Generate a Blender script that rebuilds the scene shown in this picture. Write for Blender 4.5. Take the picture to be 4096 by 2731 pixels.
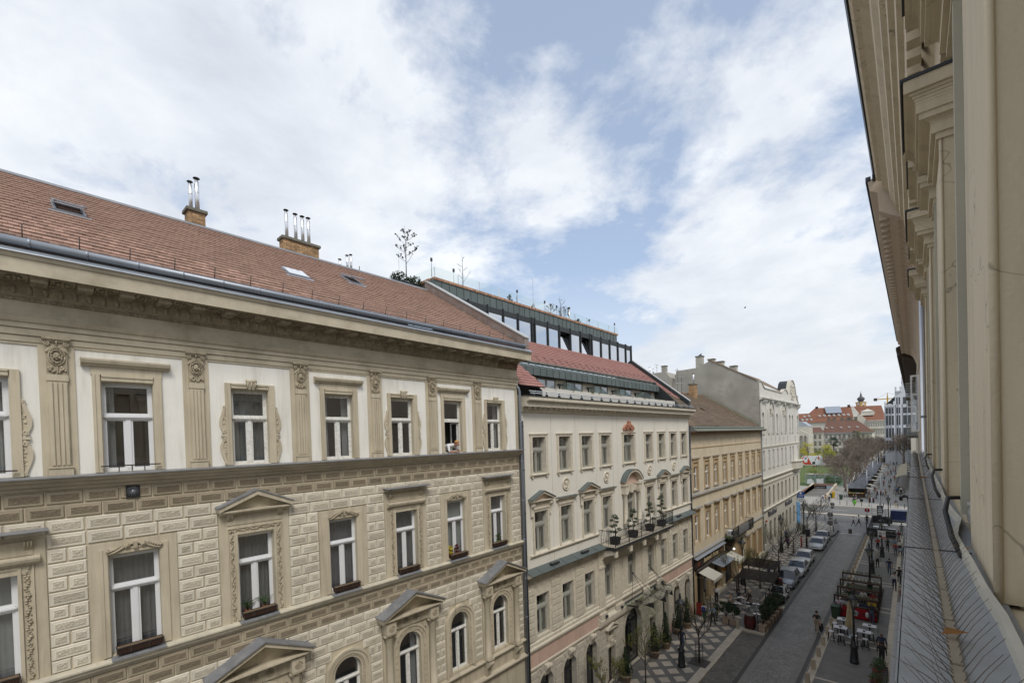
import bpy,bmesh,math,random
from mathutils import Vector,Matrix,noise
random.seed(7)
R=math.radians
for o in list(bpy.data.objects):bpy.data.objects.remove(o)
sc=bpy.context.scene
COL=sc.collection
pi=math.pi;sin=math.sin;cos=math.cos
cam_d=bpy.data.cameras.new('camera');cam=bpy.data.objects.new('camera',cam_d);COL.objects.link(cam)
cam_d.sensor_width=36.0;cam_d.lens=15.914;cam_d.shift_y=0.1014
cam_d.clip_start=0.05;cam_d.clip_end=3000
_yaw,_pit,_rol=0.7258,-0.01397,-0.03084
_f=Vector((-sin(_yaw),cos(_yaw),0));_r=Vector((cos(_yaw),sin(_yaw),0));_u=Vector((0,0,1))
_f2=_f*cos(_pit)+_u*sin(_pit);_u2=_u*cos(_pit)-_f*sin(_pit)
_r3=_r*cos(_rol)+_u2*sin(_rol);_u3=_u2*cos(_rol)-_r*sin(_rol)
_m=Matrix((_r3,_u3,-_f2)).transposed().to_4x4();_m.translation=(0,0,16)
cam.matrix_world=_m
sc.camera=cam
SUN_EL,SUN_AZ=R(52),R(118)
w=bpy.data.worlds.new('World');sc.world=w;w.use_nodes=True
nt=w.node_tree;N=nt.nodes;Lk=nt.links;N.clear()
def wn(t,**k):
 n=N.new(t)
 for a,b in k.items():setattr(n,a,b)
 return n
sky=wn('ShaderNodeTexSky',sky_type='NISHITA',sun_disc=False,sun_elevation=SUN_EL,sun_rotation=SUN_AZ,altitude=150,air_density=1.0,dust_density=1.6,ozone_density=1.2)
tc=wn('ShaderNodeTexCoord')
sep=wn('ShaderNodeSeparateXYZ');Lk.new(tc.outputs['Generated'],sep.inputs[0])
def math_n(op,a,b=None,clamp=False):
 n=wn('ShaderNodeMath',operation=op,use_clamp=clamp)
 for i,v in enumerate((a,b)):
  if v is None:continue
  if isinstance(v,(int,float)):n.inputs[i].default_value=v
  else:Lk.new(v,n.inputs[i])
 return n.outputs[0]
zz=math_n('ADD',math_n('MAXIMUM',sep.outputs[2],0.0),0.22)
cx=math_n('DIVIDE',sep.outputs[0],zz);cy=math_n('DIVIDE',sep.outputs[1],zz)
comb=wn('ShaderNodeCombineXYZ');Lk.new(cx,comb.inputs[0]);Lk.new(cy,comb.inputs[1])
def cloud(scale,detail,rough,off,dist=0.0):
 mp=wn('ShaderNodeMapping');mp.inputs['Location'].default_value=off;mp.inputs['Scale'].default_value=(scale[0],scale[1],1)
 mp.inputs['Rotation'].default_value=(0,0,R(35))
 Lk.new(comb.outputs[0],mp.inputs[0])
 n=wn('ShaderNodeTexNoise',noise_dimensions='3D');n.inputs['Scale'].default_value=1.0
 n.inputs['Detail'].default_value=detail;n.inputs['Roughness'].default_value=rough;n.inputs['Distortion'].default_value=dist
 Lk.new(mp.outputs[0],n.inputs['Vector']);return n.outputs['Fac']
CL_OFF=(7.1,3.3,0.0)
big=cloud((0.72,0.72),12,0.55,CL_OFF,0.15)
fine=cloud((3.0,3.0),12,0.64,(12.1,5.3,2.0),0.2)
dens=math_n('ADD',math_n('MULTIPLY',big,0.74),math_n('MULTIPLY',fine,0.26))
ramp=wn('ShaderNodeValToRGB');Lk.new(dens,ramp.inputs[0])
ramp.color_ramp.elements[0].position=0.428;ramp.color_ramp.elements[0].color=(0,0,0,1)
ramp.color_ramp.elements[1].position=0.49;ramp.color_ramp.elements[1].color=(1,1,1,1)
shade=cloud((1.7,1.9),9,0.6,(1.0,8.0,4.0),0.2)
ccol=wn('ShaderNodeMixRGB');ccol.inputs[1].default_value=(4.5,4.8,5.3,1);ccol.inputs[2].default_value=(6.5,6.7,6.95,1)
r2=wn('ShaderNodeValToRGB');Lk.new(shade,r2.inputs[0]);r2.color_ramp.elements[0].position=0.34;r2.color_ramp.elements[1].position=0.66
Lk.new(r2.outputs[0],ccol.inputs[0])
veil=wn('ShaderNodeMixRGB');veil.inputs[0].default_value=0.34;Lk.new(sky.outputs[0],veil.inputs[1]);veil.inputs[2].default_value=(5.2,6.0,7.2,1)
hz=wn('ShaderNodeMapRange');hz.inputs['From Min'].default_value=0.0;hz.inputs['From Max'].default_value=0.34
hz.inputs['To Min'].default_value=0.92;hz.inputs['To Max'].default_value=0.0;Lk.new(sep.outputs[2],hz.inputs['Value'])
mixc=wn('ShaderNodeMixRGB');Lk.new(math_n('MULTIPLY',ramp.outputs[0],0.94),mixc.inputs[0]);Lk.new(veil.outputs[0],mixc.inputs[1]);Lk.new(ccol.outputs[0],mixc.inputs[2])
mixh=wn('ShaderNodeMixRGB');Lk.new(hz.outputs[0],mixh.inputs[0]);Lk.new(mixc.outputs[0],mixh.inputs[1]);mixh.inputs[2].default_value=(5.05,5.3,5.6,1)
bg=wn('ShaderNodeBackground');bg.inputs['Strength'].default_value=0.092
Lk.new(mixh.outputs[0],bg.inputs['Color'])
wo=wn('ShaderNodeOutputWorld');Lk.new(bg.outputs[0],wo.inputs[0])
sd=bpy.data.lights.new('sun','SUN');so=bpy.data.objects.new('sun',sd);COL.objects.link(so)
sd.energy=1.25;sd.angle=R(18);sd.color=(1.0,0.955,0.88)
_sv=Vector((cos(SUN_EL)*sin(SUN_AZ),cos(SUN_EL)*cos(SUN_AZ),sin(SUN_EL)))
so.rotation_euler=_sv.to_track_quat('Z','Y').to_euler();so.location=(30,-20,60)
sc.view_settings.view_transform='Standard';sc.view_settings.look='None'
sc.view_settings.exposure=0.78;sc.view_settings.gamma=1.0;sc.view_settings.use_curve_mapping=False
sc.render.engine='CYCLES'
sc.cycles.use_denoising=True
try:sc.cycles.denoiser='OPENIMAGEDENOISE'
except Exception:pass
sc.cycles.max_bounces=6;sc.cycles.diffuse_bounces=3;sc.cycles.glossy_bounces=3;sc.cycles.transparent_max_bounces=12
sc.cycles.caustics_reflective=False;sc.cycles.caustics_refractive=False
sc.cycles.sample_clamp_indirect=6
MATS={}
def mat(name,col,rough=0.75,var=0.10,scale=2.5,bump=0.0,bscale=40.0,metal=0.0,spec=0.25,rnd=0.0,dirt=None,dscale=0.7,damt=0.5,streak=False,emit=0.0,bdist=0.01,detail=5):
 if name in MATS:return MATS[name]
 m=bpy.data.materials.new(name);m.use_nodes=True;t=m.node_tree;n=t.nodes;b=n['Principled BSDF']
 b.inputs['Roughness'].default_value=rough;b.inputs['Metallic'].default_value=metal
 b.inputs['Specular IOR Level'].default_value=spec
 g=n.new('ShaderNodeNewGeometry')
 nz=n.new('ShaderNodeTexNoise');nz.inputs['Scale'].default_value=scale;nz.inputs['Detail'].default_value=detail;nz.inputs['Roughness'].default_value=0.62
 t.links.new(g.outputs['Position'],nz.inputs['Vector'])
 mx=n.new('ShaderNodeMixRGB');t.links.new(nz.outputs['Fac'],mx.inputs[0])
 mx.inputs[1].default_value=tuple(max(0,c*(1-2.2*var))for c in col)+(1,)
 mx.inputs[2].default_value=tuple(min(1,c*(1+2.2*var))for c in col)+(1,)
 out=mx.outputs[0]
 if rnd:
  oi=n.new('ShaderNodeObjectInfo');hs=n.new('ShaderNodeHueSaturation')
  mr=n.new('ShaderNodeMapRange');mr.inputs['To Min'].default_value=1-rnd;mr.inputs['To Max'].default_value=1+rnd
  t.links.new(oi.outputs['Random'],mr.inputs['Value']);t.links.new(mr.outputs[0],hs.inputs['Value'])
  t.links.new(out,hs.inputs['Color']);out=hs.outputs[0]
 if dirt:
  mp=n.new('ShaderNodeMapping');t.links.new(g.outputs['Position'],mp.inputs[0])
  mp.inputs['Scale'].default_value=(3.0,3.0,0.28)if streak else(1,1,1)
  n2=n.new('ShaderNodeTexNoise');n2.inputs['Scale'].default_value=dscale;n2.inputs['Detail'].default_value=8;n2.inputs['Roughness'].default_value=0.68
  t.links.new(mp.outputs[0],n2.inputs['Vector'])
  rp=n.new('ShaderNodeValToRGB');rp.color_ramp.elements[0].position=0.46;rp.color_ramp.elements[1].position=0.72
  t.links.new(n2.outputs['Fac'],rp.inputs[0])
  ml=n.new('ShaderNodeMath');ml.operation='MULTIPLY';ml.inputs[1].default_value=damt;t.links.new(rp.outputs[0],ml.inputs[0])
  m2=n.new('ShaderNodeMixRGB');t.links.new(ml.outputs[0],m2.inputs[0]);t.links.new(out,m2.inputs[1]);m2.inputs[2].default_value=dirt+(1,)
  out=m2.outputs[0]
 t.links.new(out,b.inputs['Base Color'])
 if bump:
  nb=n.new('ShaderNodeTexNoise');nb.inputs['Scale'].default_value=bscale;nb.inputs['Detail'].default_value=4
  t.links.new(g.outputs['Position'],nb.inputs['Vector'])
  bp=n.new('ShaderNodeBump');bp.inputs['Strength'].default_value=bump;bp.inputs['Distance'].default_value=bdist
  t.links.new(nb.outputs['Fac'],bp.inputs['Height']);t.links.new(bp.outputs[0],b.inputs['Normal'])
 if emit:
  b.inputs['Emission Color'].default_value=tuple(col)+(1,);b.inputs['Emission Strength'].default_value=emit
 MATS[name]=m;return m
def glass(name,tint=(0.55,0.6,0.6),refl=0.10,rough=0.0,graz=0.85):
 if name in MATS:return MATS[name]
 m=bpy.data.materials.new(name);m.use_nodes=True;t=m.node_tree;n=t.nodes;n.clear()
 o=n.new('ShaderNodeOutputMaterial');mx=n.new('ShaderNodeMixShader');tr=n.new('ShaderNodeBsdfTransparent');gl=n.new('ShaderNodeBsdfGlossy')
 tr.inputs[0].default_value=tuple(tint)+(1,);gl.inputs['Roughness'].default_value=rough;gl.inputs['Color'].default_value=(.92,.95,1,1)
 lw=n.new('ShaderNodeLayerWeight');lw.inputs[0].default_value=0.5
 pw=n.new('ShaderNodeMath');pw.operation='POWER';pw.inputs[1].default_value=3.0;t.links.new(lw.outputs['Facing'],pw.inputs[0])
 ma=n.new('ShaderNodeMath');ma.operation='MULTIPLY_ADD';ma.inputs[1].default_value=graz;ma.inputs[2].default_value=refl;ma.use_clamp=True
 t.links.new(pw.outputs[0],ma.inputs[0])
 t.links.new(ma.outputs[0],mx.inputs[0]);t.links.new(tr.outputs[0],mx.inputs[1]);t.links.new(gl.outputs[0],mx.inputs[2]);t.links.new(mx.outputs[0],o.inputs[0])
 MATS[name]=m;return m
class MB:
 def __init__(s):s.v=[];s.f=[];s.m=[];s.sm=[]
 def add(s,vs,fs,m=0,smooth=False):
  b=len(s.v);s.v.extend(vs)
  for f in fs:s.f.append(tuple(b+i for i in f));s.m.append(m);s.sm.append(smooth)
  return s
 def box(s,x0,x1,y0,y1,z0,z1,m=0):
  if x0>x1:x0,x1=x1,x0
  if y0>y1:y0,y1=y1,y0
  if z0>z1:z0,z1=z1,z0
  return s.add([(x0,y0,z0),(x1,y0,z0),(x1,y1,z0),(x0,y1,z0),(x0,y0,z1),(x1,y0,z1),(x1,y1,z1),(x0,y1,z1)],[(0,3,2,1),(4,5,6,7),(0,1,5,4),(1,2,6,5),(2,3,7,6),(3,0,4,7)],m)
 def bbox(s,x0,x1,y0,y1,z0,z1,b,m=0):
  if x0>x1:x0,x1=x1,x0
  if y0>y1:y0,y1=y1,y0
  vs=[]
  for(z,i)in((z0,b),(z0+b,0),(z1-b,0),(z1,b)):
   for(px,py)in((x0+b+i,y0+i),(x1-b-i,y0+i),(x1-i,y0+b+i),(x1-i,y1-b-i),(x1-b-i,y1-i),(x0+b+i,y1-i),(x0+i,y1-b-i),(x0+i,y0+b+i)):vs.append((px,py,z))
  fs=[tuple(range(7,-1,-1)),tuple(range(24,32))]
  for k in range(3):
   for i in range(8):fs.append((k*8+i,k*8+(i+1)%8,k*8+8+(i+1)%8,k*8+8+i))
  return s.add(vs,fs,m)
 def quad(s,a,b,c,d,m=0):return s.add([a,b,c,d],[(0,1,2,3)],m)
 def poly(s,pts,m=0):return s.add(list(pts),[tuple(range(len(pts)))],m)
 def prism(s,pts,d,m=0,smooth=False):
  n=len(pts);d=Vector(d);vs=[tuple(p)for p in pts]+[tuple(Vector(p)+d)for p in pts]
  fs=[tuple(range(n))[::-1],tuple(range(n,2*n))]+[(i,(i+1)%n,n+(i+1)%n,n+i)for i in range(n)]
  return s.add(vs,fs,m,smooth)
 def profy(s,prof,y0,y1,m=0):
  return s.prism([(x,y0,z)for x,z in prof],(0,y1-y0,0),m)
 def profx(s,prof,x0,x1,m=0):return s.prism([(x0,y,z)for y,z in prof],(x1-x0,0,0),m)
 def profz(s,prof,z0,z1,m=0):return s.prism([(x,y,z0)for x,y in prof],(0,0,z1-z0),m)
 def lathe(s,c,prof,n=12,m=0,smooth=True,axis='z',a0=0,caps=True):
  vs=[];cx,cy,cz=c
  for r,h in prof:
   for i in range(n):
    a=a0+2*pi*i/n;p,q=r*cos(a),r*sin(a)
    vs.append((cx+p,cy+q,cz+h)if axis=='z' else((cx+h,cy+p,cz+q)if axis=='x' else(cx+p,cy+h,cz+q)))
  fs=[]
  for k in range(len(prof)-1):
   for i in range(n):fs.append((k*n+i,k*n+(i+1)%n,(k+1)*n+(i+1)%n,(k+1)*n+i))
  s.add(vs,fs,m,smooth)
  if caps:
   b=len(s.v)-len(vs);s.f.append(tuple(b+i for i in range(n))[::-1]);s.m.append(m);s.sm.append(False)
   e=b+(len(prof)-1)*n;s.f.append(tuple(e+i for i in range(n)));s.m.append(m);s.sm.append(False)
  return s
 def cyl(s,c,r,h,n=10,m=0,axis='z',r2=None):return s.lathe(c,[(r,0),(r if r2 is None else r2,h)],n,m,True,axis)
 def ball(s,c,r,n=8,k=5,m=0,sc=(1,1,1)):
  vs=[(c[0],c[1],c[2]-r*sc[2])]
  for j in range(1,k):
   t=-pi/2+pi*j/k
   for i in range(n):
    a=2*pi*i/n;vs.append((c[0]+r*cos(t)*cos(a)*sc[0],c[1]+r*cos(t)*sin(a)*sc[1],c[2]+r*sin(t)*sc[2]))
  vs.append((c[0],c[1],c[2]+r*sc[2]));fs=[]
  for i in range(n):fs.append((0,1+(i+1)%n,1+i))
  for j in range(k-2):
   for i in range(n):fs.append((1+j*n+i,1+j*n+(i+1)%n,1+(j+1)*n+(i+1)%n,1+(j+1)*n+i))
  e=len(vs)-1;b=1+(k-2)*n
  for i in range(n):fs.append((b+i,b+(i+1)%n,e))
  return s.add(vs,fs,m,True)
 def tube(s,pts,r,n=6,m=0,smooth=True,caps=True):
  pts=[Vector(p)for p in pts];K=len(pts);rs=r if isinstance(r,(list,tuple))else[r]*K;vs=[]
  up=None
  for i,p in enumerate(pts):
   d=(pts[min(i+1,K-1)]-pts[max(i-1,0)])
   if d.length<1e-9:d=Vector((0,0,1))
   d.normalize()
   if up is None:up=Vector((0,0,1))if abs(d.z)<0.9 else Vector((1,0,0))
   a=d.cross(up)
   if a.length<1e-4:a=d.orthogonal()
   a.normalize();b=a.cross(d).normalized();up=b
   for j in range(n):
    t=2*pi*j/n;vs.append(tuple(p+a*(rs[i]*cos(t))+b*(rs[i]*sin(t))))
  fs=[]
  for i in range(K-1):
   for j in range(n):fs.append((i*n+j,i*n+(j+1)%n,(i+1)*n+(j+1)%n,(i+1)*n+j))
  if caps:fs.append(tuple(range(n))[::-1]);fs.append(tuple((K-1)*n+j for j in range(n)))
  return s.add(vs,fs,m,smooth)
 def strip(s,pts,w,d,m=0):
  K=len(pts);L=[];Rr=[]
  for i,p in enumerate(pts):
   q0=pts[max(i-1,0)];q1=pts[min(i+1,K-1)];dy,dz=q1[0]-q0[0],q1[1]-q0[1];l=math.hypot(dy,dz)or 1
   ww=w[i]if isinstance(w,(list,tuple))else w
   L.append((p[0]-dz/l*ww/2,p[1]+dy/l*ww/2));Rr.append((p[0]+dz/l*ww/2,p[1]-dy/l*ww/2))
  vs=[(0,*p)for p in L]+[(0,*p)for p in Rr]+[(d,*p)for p in L]+[(d,*p)for p in Rr];fs=[]
  for i in range(K-1):
   fs+=[(2*K+i,2*K+i+1,3*K+i+1,3*K+i),(i,i+1,2*K+i+1,2*K+i),(K+i+1,K+i,3*K+i,3*K+i+1)]
  fs+=[(0,2*K,3*K,K),(K-1,2*K-1,4*K-1,3*K-1)]
  return s.add(vs,fs,m)
 def xf(s,M):
  s.v=[tuple(M@Vector(p))for p in s.v];return s
 def join(s,o,M=None):
  b=len(s.v);s.v+=[tuple(M@Vector(p))for p in o.v]if M else o.v
  s.f+=[tuple(b+i for i in f)for f in o.f];s.m+=o.m;s.sm+=o.sm;return s
 def mesh(s,name):
  me=bpy.data.meshes.new(name);me.from_pydata(s.v,[],s.f)
  me.polygons.foreach_set('material_index',s.m);me.polygons.foreach_set('use_smooth',s.sm)
  me.update();return me
WL={}
def put(name,mb,mats,parent=None,pos=(0,0,0),rot=None,scale=None,kind=None,label=None,local=False,fixn=False):
 """mb: MB or an existing mesh. With a parent, pos is in the world unless local."""
 if isinstance(mb,MB):
  me=mb.mesh(name)
  if fixn:
   bm=bmesh.new();bm.from_mesh(me);bmesh.ops.recalc_face_normals(bm,faces=bm.faces);bm.to_mesh(me);bm.free()
  for m in(mats if isinstance(mats,(list,tuple))else[mats]):me.materials.append(m)
 else:me=mb
 o=bpy.data.objects.new(name,me);COL.objects.link(o)
 p=Vector(pos);WL[o.name]=p.copy()
 if parent is not None:
  o.parent=parent
  if not local:p=p-WL[parent.name]
 o.location=p
 if rot:o.rotation_euler=rot
 if scale:o.scale=(scale,)*3 if isinstance(scale,(int,float))else scale
 if kind:o['kind']=kind
 if label:o['label']=label
 return o
def tag(o,label,cat,group=None):
 o['label']=label;o['category']=cat
 if group:o['group']=group
 return o
def thing(name,label,cat,loc=(0,0,0),rz=0.0,group=None,scale=None):
 o=bpy.data.objects.new(name,None);COL.objects.link(o);o.location=loc;o.rotation_euler=(0,0,rz)
 o.empty_display_size=0.1;WL[o.name]=Vector(loc)
 if scale:o.scale=(scale,)*3 if isinstance(scale,(int,float))else scale
 return tag(o,label,cat,group)
def part(name,mb,mats,parent,pos=(0,0,0),rot=None,**k):return put(name,mb,mats,parent,pos,rot,local=True,**k)
CH={}
def kids(o):
 return[c for c in bpy.data.objects if c.parent==o]if o.name not in CH else CH[o.name]
def freeze(o):
 CH[o.name]=[c for c in bpy.data.objects if c.parent==o]
 for c in CH[o.name]:freeze(c)
 return o
def dup(o,loc,rz=0.0,label=None,scale=None,recolor=None,par=None):
 c=o.copy();COL.objects.link(c)
 if par is None:
  c.location=loc;c.rotation_euler=(0,0,rz);WL[c.name]=Vector(loc)
  if label:c['label']=label
  if scale:c.scale=(scale,)*3 if isinstance(scale,(int,float))else scale
 else:c.parent=par
 if recolor and c.type=='MESH':
  for s_ in c.material_slots:
   if s_.material and s_.material.name in recolor:
    mm=recolor[s_.material.name];s_.link='OBJECT';s_.material=mm
 for ch in CH[o.name]:dup(ch,None,0,None,None,recolor,c)
 return c
def text_mesh(s,size,mtl,depth=0.01,align='CENTER',shear=0.0,name='lettering'):
 cu=bpy.data.curves.new(name,'FONT');cu.body=s;cu.size=size;cu.extrude=depth;cu.align_x=align;cu.align_y='CENTER';cu.shear=shear
 o=bpy.data.objects.new(name,cu);COL.objects.link(o)
 dg=bpy.context.evaluated_depsgraph_get();me=bpy.data.meshes.new_from_object(o.evaluated_get(dg));me.name=name
 bpy.data.objects.remove(o);me.materials.clear();me.materials.append(mtl);return me
FACE_L=(R(90),0,R(90))
FACE_S=(R(90),0,0)
def arch_pts(yc,zs,r,n=10,a0=0.0,a1=pi):return[(yc+r*cos(a0+(a1-a0)*i/n),zs+r*sin(a0+(a1-a0)*i/n))for i in range(n+1)]
def wall_open(mb,x,y0,y1,z0,z1,ops,depth=0.35,m=0,mr=None,sgn=1):
 """front skin of a wall on plane x facing sgn*X, with openings (ya,yb,za,zb,arch) and their reveals"""
 mr=m if mr is None else mr
 ys=sorted(set([y0,y1]+[o[0]for o in ops]+[o[1]for o in ops]));zs=sorted(set([z0,z1]+[o[2]for o in ops]+[o[3]for o in ops]))
 for i in range(len(ys)-1):
  k=0
  while k<len(zs)-1:
   ym=(ys[i]+ys[i+1])/2
   def hole(kk):return any(o[0]<ym<o[1]and o[2]<(zs[kk]+zs[kk+1])/2<o[3]for o in ops)
   if hole(k):k+=1;continue
   j=k
   while j+1<len(zs)-1 and not hole(j+1):j+=1
   mb.quad((x,ys[i],zs[k]),(x,ys[i+1],zs[k]),(x,ys[i+1],zs[j+1]),(x,ys[i],zs[j+1]),m);k=j+1
 xb=x-sgn*depth
 for o in ops:
  ya,yb,za,zb=o[:4]
  if len(o)>4 and o[4]:
   r=(yb-ya)/2;zsp=zb-r;yc=(ya+yb)/2;A=arch_pts(yc,zsp,r,12)
   cor=[(yb,zb),(ya,zb)]
   for i in range(12):
    c=cor[0]if i<6 else cor[1]
    mb.poly([(x,*A[i]),(x,*c),(x,*A[i+1])][::-1],m)
    mb.quad((x,*A[i]),(x,*A[i+1]),(xb,*A[i+1]),(xb,*A[i]),mr)
   mb.poly([(x,*A[6]),(x,yb,zb),(x,ya,zb)],m)
   prs=[((ya,zsp),(ya,za)),((ya,za),(yb,za)),((yb,za),(yb,zsp))]
  else:prs=[((ya,zb),(ya,za)),((ya,za),(yb,za)),((yb,za),(yb,zb)),((yb,zb),(ya,zb))]
  for p,q in prs:mb.quad((x,*p),(x,*q),(xb,*q),(xb,*p),mr)
# materials used all over
M_plas=mat('beige_stucco',(0.52,0.46,0.345),0.85,0.09,1.3,0.3,60,dirt=(0.27,0.225,0.155),dscale=1.3,damt=0.6,streak=True)
M_cream=mat('white_plaster',(0.80,0.785,0.73),0.85,0.05,0.9,0.2,50,dirt=(0.52,0.48,0.40),dscale=1.2,damt=0.55,streak=True)
M_corn=mat('cornice_stucco',(0.49,0.435,0.33),0.85,0.10,1.6,0.25,55,dirt=(0.23,0.19,0.13),dscale=1.0,damt=0.6)
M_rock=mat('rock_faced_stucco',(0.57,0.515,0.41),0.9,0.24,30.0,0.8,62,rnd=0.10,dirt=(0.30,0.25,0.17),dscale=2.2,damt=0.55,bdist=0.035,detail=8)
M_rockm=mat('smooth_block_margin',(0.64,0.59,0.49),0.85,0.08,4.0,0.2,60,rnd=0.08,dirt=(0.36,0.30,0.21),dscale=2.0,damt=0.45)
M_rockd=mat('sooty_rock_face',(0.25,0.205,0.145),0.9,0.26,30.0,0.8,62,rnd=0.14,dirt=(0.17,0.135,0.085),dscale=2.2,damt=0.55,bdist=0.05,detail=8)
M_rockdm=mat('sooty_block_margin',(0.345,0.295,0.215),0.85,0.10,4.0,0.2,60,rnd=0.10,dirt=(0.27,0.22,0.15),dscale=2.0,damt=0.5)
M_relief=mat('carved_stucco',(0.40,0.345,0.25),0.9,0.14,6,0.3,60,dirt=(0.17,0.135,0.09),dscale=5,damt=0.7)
M_white=mat('white_window_paint',(0.70,0.71,0.72),0.45,0.03,2,0,spec=0.4)
M_oldw=mat('peeling_window_paint',(0.74,0.74,0.71),0.6,0.08,8,0.2,60,dirt=(0.42,0.38,0.30),dscale=14,damt=0.8)
M_zinc=mat('zinc_sheet',(0.40,0.435,0.48),0.42,0.09,1.2,0,metal=0.55,spec=0.4,dirt=(0.27,0.28,0.29),dscale=3,damt=0.5)
M_zincd=mat('weathered_lead_sheet',(0.235,0.24,0.25),0.55,0.12,3,0.1,30,metal=0.3,dirt=(0.42,0.42,0.41),dscale=5,damt=0.5)
M_gutter=mat('grey_gutter_zinc',(0.26,0.285,0.32),0.42,0.07,1.5,0,metal=0.5,dirt=(0.17,0.17,0.18),dscale=3,damt=0.45)
M_tile=mat('clay_roof_tile',(0.325,0.205,0.155),0.85,0.15,3,0.3,40,rnd=0.22,dirt=(0.20,0.125,0.095),dscale=1.2,damt=0.6)
M_tile2=mat('red_roof_tile',(0.325,0.17,0.145),0.8,0.10,3,0.2,40,rnd=0.12,dirt=(0.27,0.10,0.08),dscale=1.2,damt=0.45)
M_tile3=mat('old_mossy_roof_tile',(0.205,0.15,0.105),0.92,0.25,4,0.4,30,rnd=0.30,dirt=(0.075,0.07,0.05),dscale=0.8,damt=0.75)
M_under=mat('roof_underlay',(0.05,0.035,0.03),0.95,0.1,2)
M_brick=mat('yellow_brick',(0.40,0.255,0.14),0.9,0.2,12,0.5,50,rnd=0.38,dirt=(0.13,0.09,0.06),dscale=9,damt=0.5)
M_mortar=mat('brick_mortar',(0.34,0.30,0.24),0.95,0.1,6)
M_conc=mat('concrete_cap',(0.17,0.16,0.13),0.95,0.2,6,0.4,30,dirt=(0.08,0.08,0.06),dscale=4,damt=0.6)
M_steel=mat('bright_flue_steel',(0.72,0.73,0.75),0.28,0.05,3,metal=0.85,spec=0.5)
M_black=mat('black_iron',(0.018,0.018,0.02),0.5,0.2,4,spec=0.4)
M_iron=mat('rusty_dark_iron',(0.06,0.05,0.045),0.7,0.3,6)
M_box=mat('brown_plastic_box',(0.05,0.028,0.02),0.6,0.15,6)
M_soil=mat('potting_soil',(0.16,0.115,0.07),0.95,0.4,18)
M_terra=mat('terracotta',(0.36,0.12,0.06),0.8,0.1,8)
M_leaf=mat('house_plant_leaf',(0.06,0.10,0.035),0.6,0.3,14,rnd=0.2)
M_curt=mat('grey_net_curtain',(0.52,0.53,0.53),0.9,0.08,3)
M_curtd=mat('dark_net_curtain',(0.26,0.27,0.285),0.9,0.08,3)
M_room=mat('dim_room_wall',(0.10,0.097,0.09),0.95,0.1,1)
M_shut=mat('white_inner_shutter',(0.62,0.66,0.64),0.6,0.03,2)
G_win=glass('window_glass',(0.66,0.68,0.69),0.20)
XF=-14.8
H1=thing('apartment_house','beige stucco apartment house with rough block lower floors and clay tiled roof','building',(XF,7.5,0))
HY0,HY1=-2.3,17.15
WC=[-0.36,2.16,4.97,7.76,10.34,12.92,15.49]
ops=[]
for k,yc in enumerate(WC):
 ops.append((yc-0.5,yc+0.5,15.5,17.7))
 ops.append((yc-0.5,yc+0.5,11.0,13.43))
for yc in WC[1:]:ops.append((yc-0.52,yc+0.5,6.12,8.63,1))
mb=MB();wall_open(mb,XF,HY0,HY1,15.3,18.55,[o for o in ops if o[2]>15],0.3,0,1)
wall_open(mb,XF,HY0,HY1,0.0,15.3,[o for o in ops if o[2]<15],0.3,1,1)
mb.quad((XF,HY1,0),(XF-12,HY1,0),(XF-12,HY1,20.0),(XF,HY1,20.0),1)
mb.quad((XF,HY0,0),(XF,HY0,20.0),(XF-12,HY0,20.0),(XF-12,HY0,0),1)
wall1=put('wall',mb,[M_cream,M_plas],H1)
def frame_mesh(w,h,tz,sash=0.045,mull=0.05,arch=False,transom=0.10,d=0.0,fr=0.05):
 """casement frame, origin in the middle of the sill line, looking to +X; tz = height of the transom"""
 b=MB();x0,x1=-0.05,0.03;hw=w/2
 zt=h-hw if arch else h
 for sy in(-1,1):b.box(x0,x1,sy*hw,sy*(hw-fr),0,zt)
 b.box(x0,x1,-hw+fr,hw-fr,0,fr)
 if arch:
  A=arch_pts(0,zt,hw,10);B=arch_pts(0,zt,hw-fr,10)
  for i in range(10):b.prism([(x0,*A[i]),(x0,*A[i+1]),(x0,*B[i+1]),(x0,*B[i])],(x1-x0,0,0))
 else:b.box(x0,x1,-hw+fr,hw-fr,h-fr,h)
 b.box(x0,x1+0.03,-hw+fr,hw-fr,tz-transom/2,tz+transom/2);b.box(x0,x1+0.055,-hw+fr*.5,hw-fr*.5,tz-transom*0.15,tz+transom*0.2)
 b.box(x0,x1+0.01,-mull,mull,fr,tz-transom/2)
 def ring(ya,yb,za,zb,s):
  b.box(-0.03,0.015,ya,ya+s,za,zb);b.box(-0.03,0.015,yb-s,yb,za,zb);b.box(-0.03,0.0151,ya+s,yb-s,za,za+s);b.box(-0.03,0.0151,ya+s,yb-s,zb-s,zb)
 ring(-hw+fr,-mull,fr,tz-transom/2,sash);ring(mull,hw-fr,fr,tz-transom/2,sash)
 if not arch:ring(-hw+fr,hw-fr,tz+transom/2,h-fr,sash)
 return b
def pane_rects(w,h,tz,sash=0.045,mull=0.05,transom=0.10,fr=0.05):
 hw=w/2;a=fr+sash
 return[(-hw+a,-mull-sash,a,tz-transom/2-sash),(mull+sash,hw-a,a,tz-transom/2-sash),(-hw+a,hw-a,tz+transom/2+sash,h-a)]
MESHC={}
def cached(key,fn,mats):
 if key not in MESHC:
  b=fn();me=b.mesh(key[0])
  for m in(mats if isinstance(mats,(list,tuple))else[mats]):me.materials.append(m)
  MESHC[key]=me
 return MESHC[key]
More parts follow.
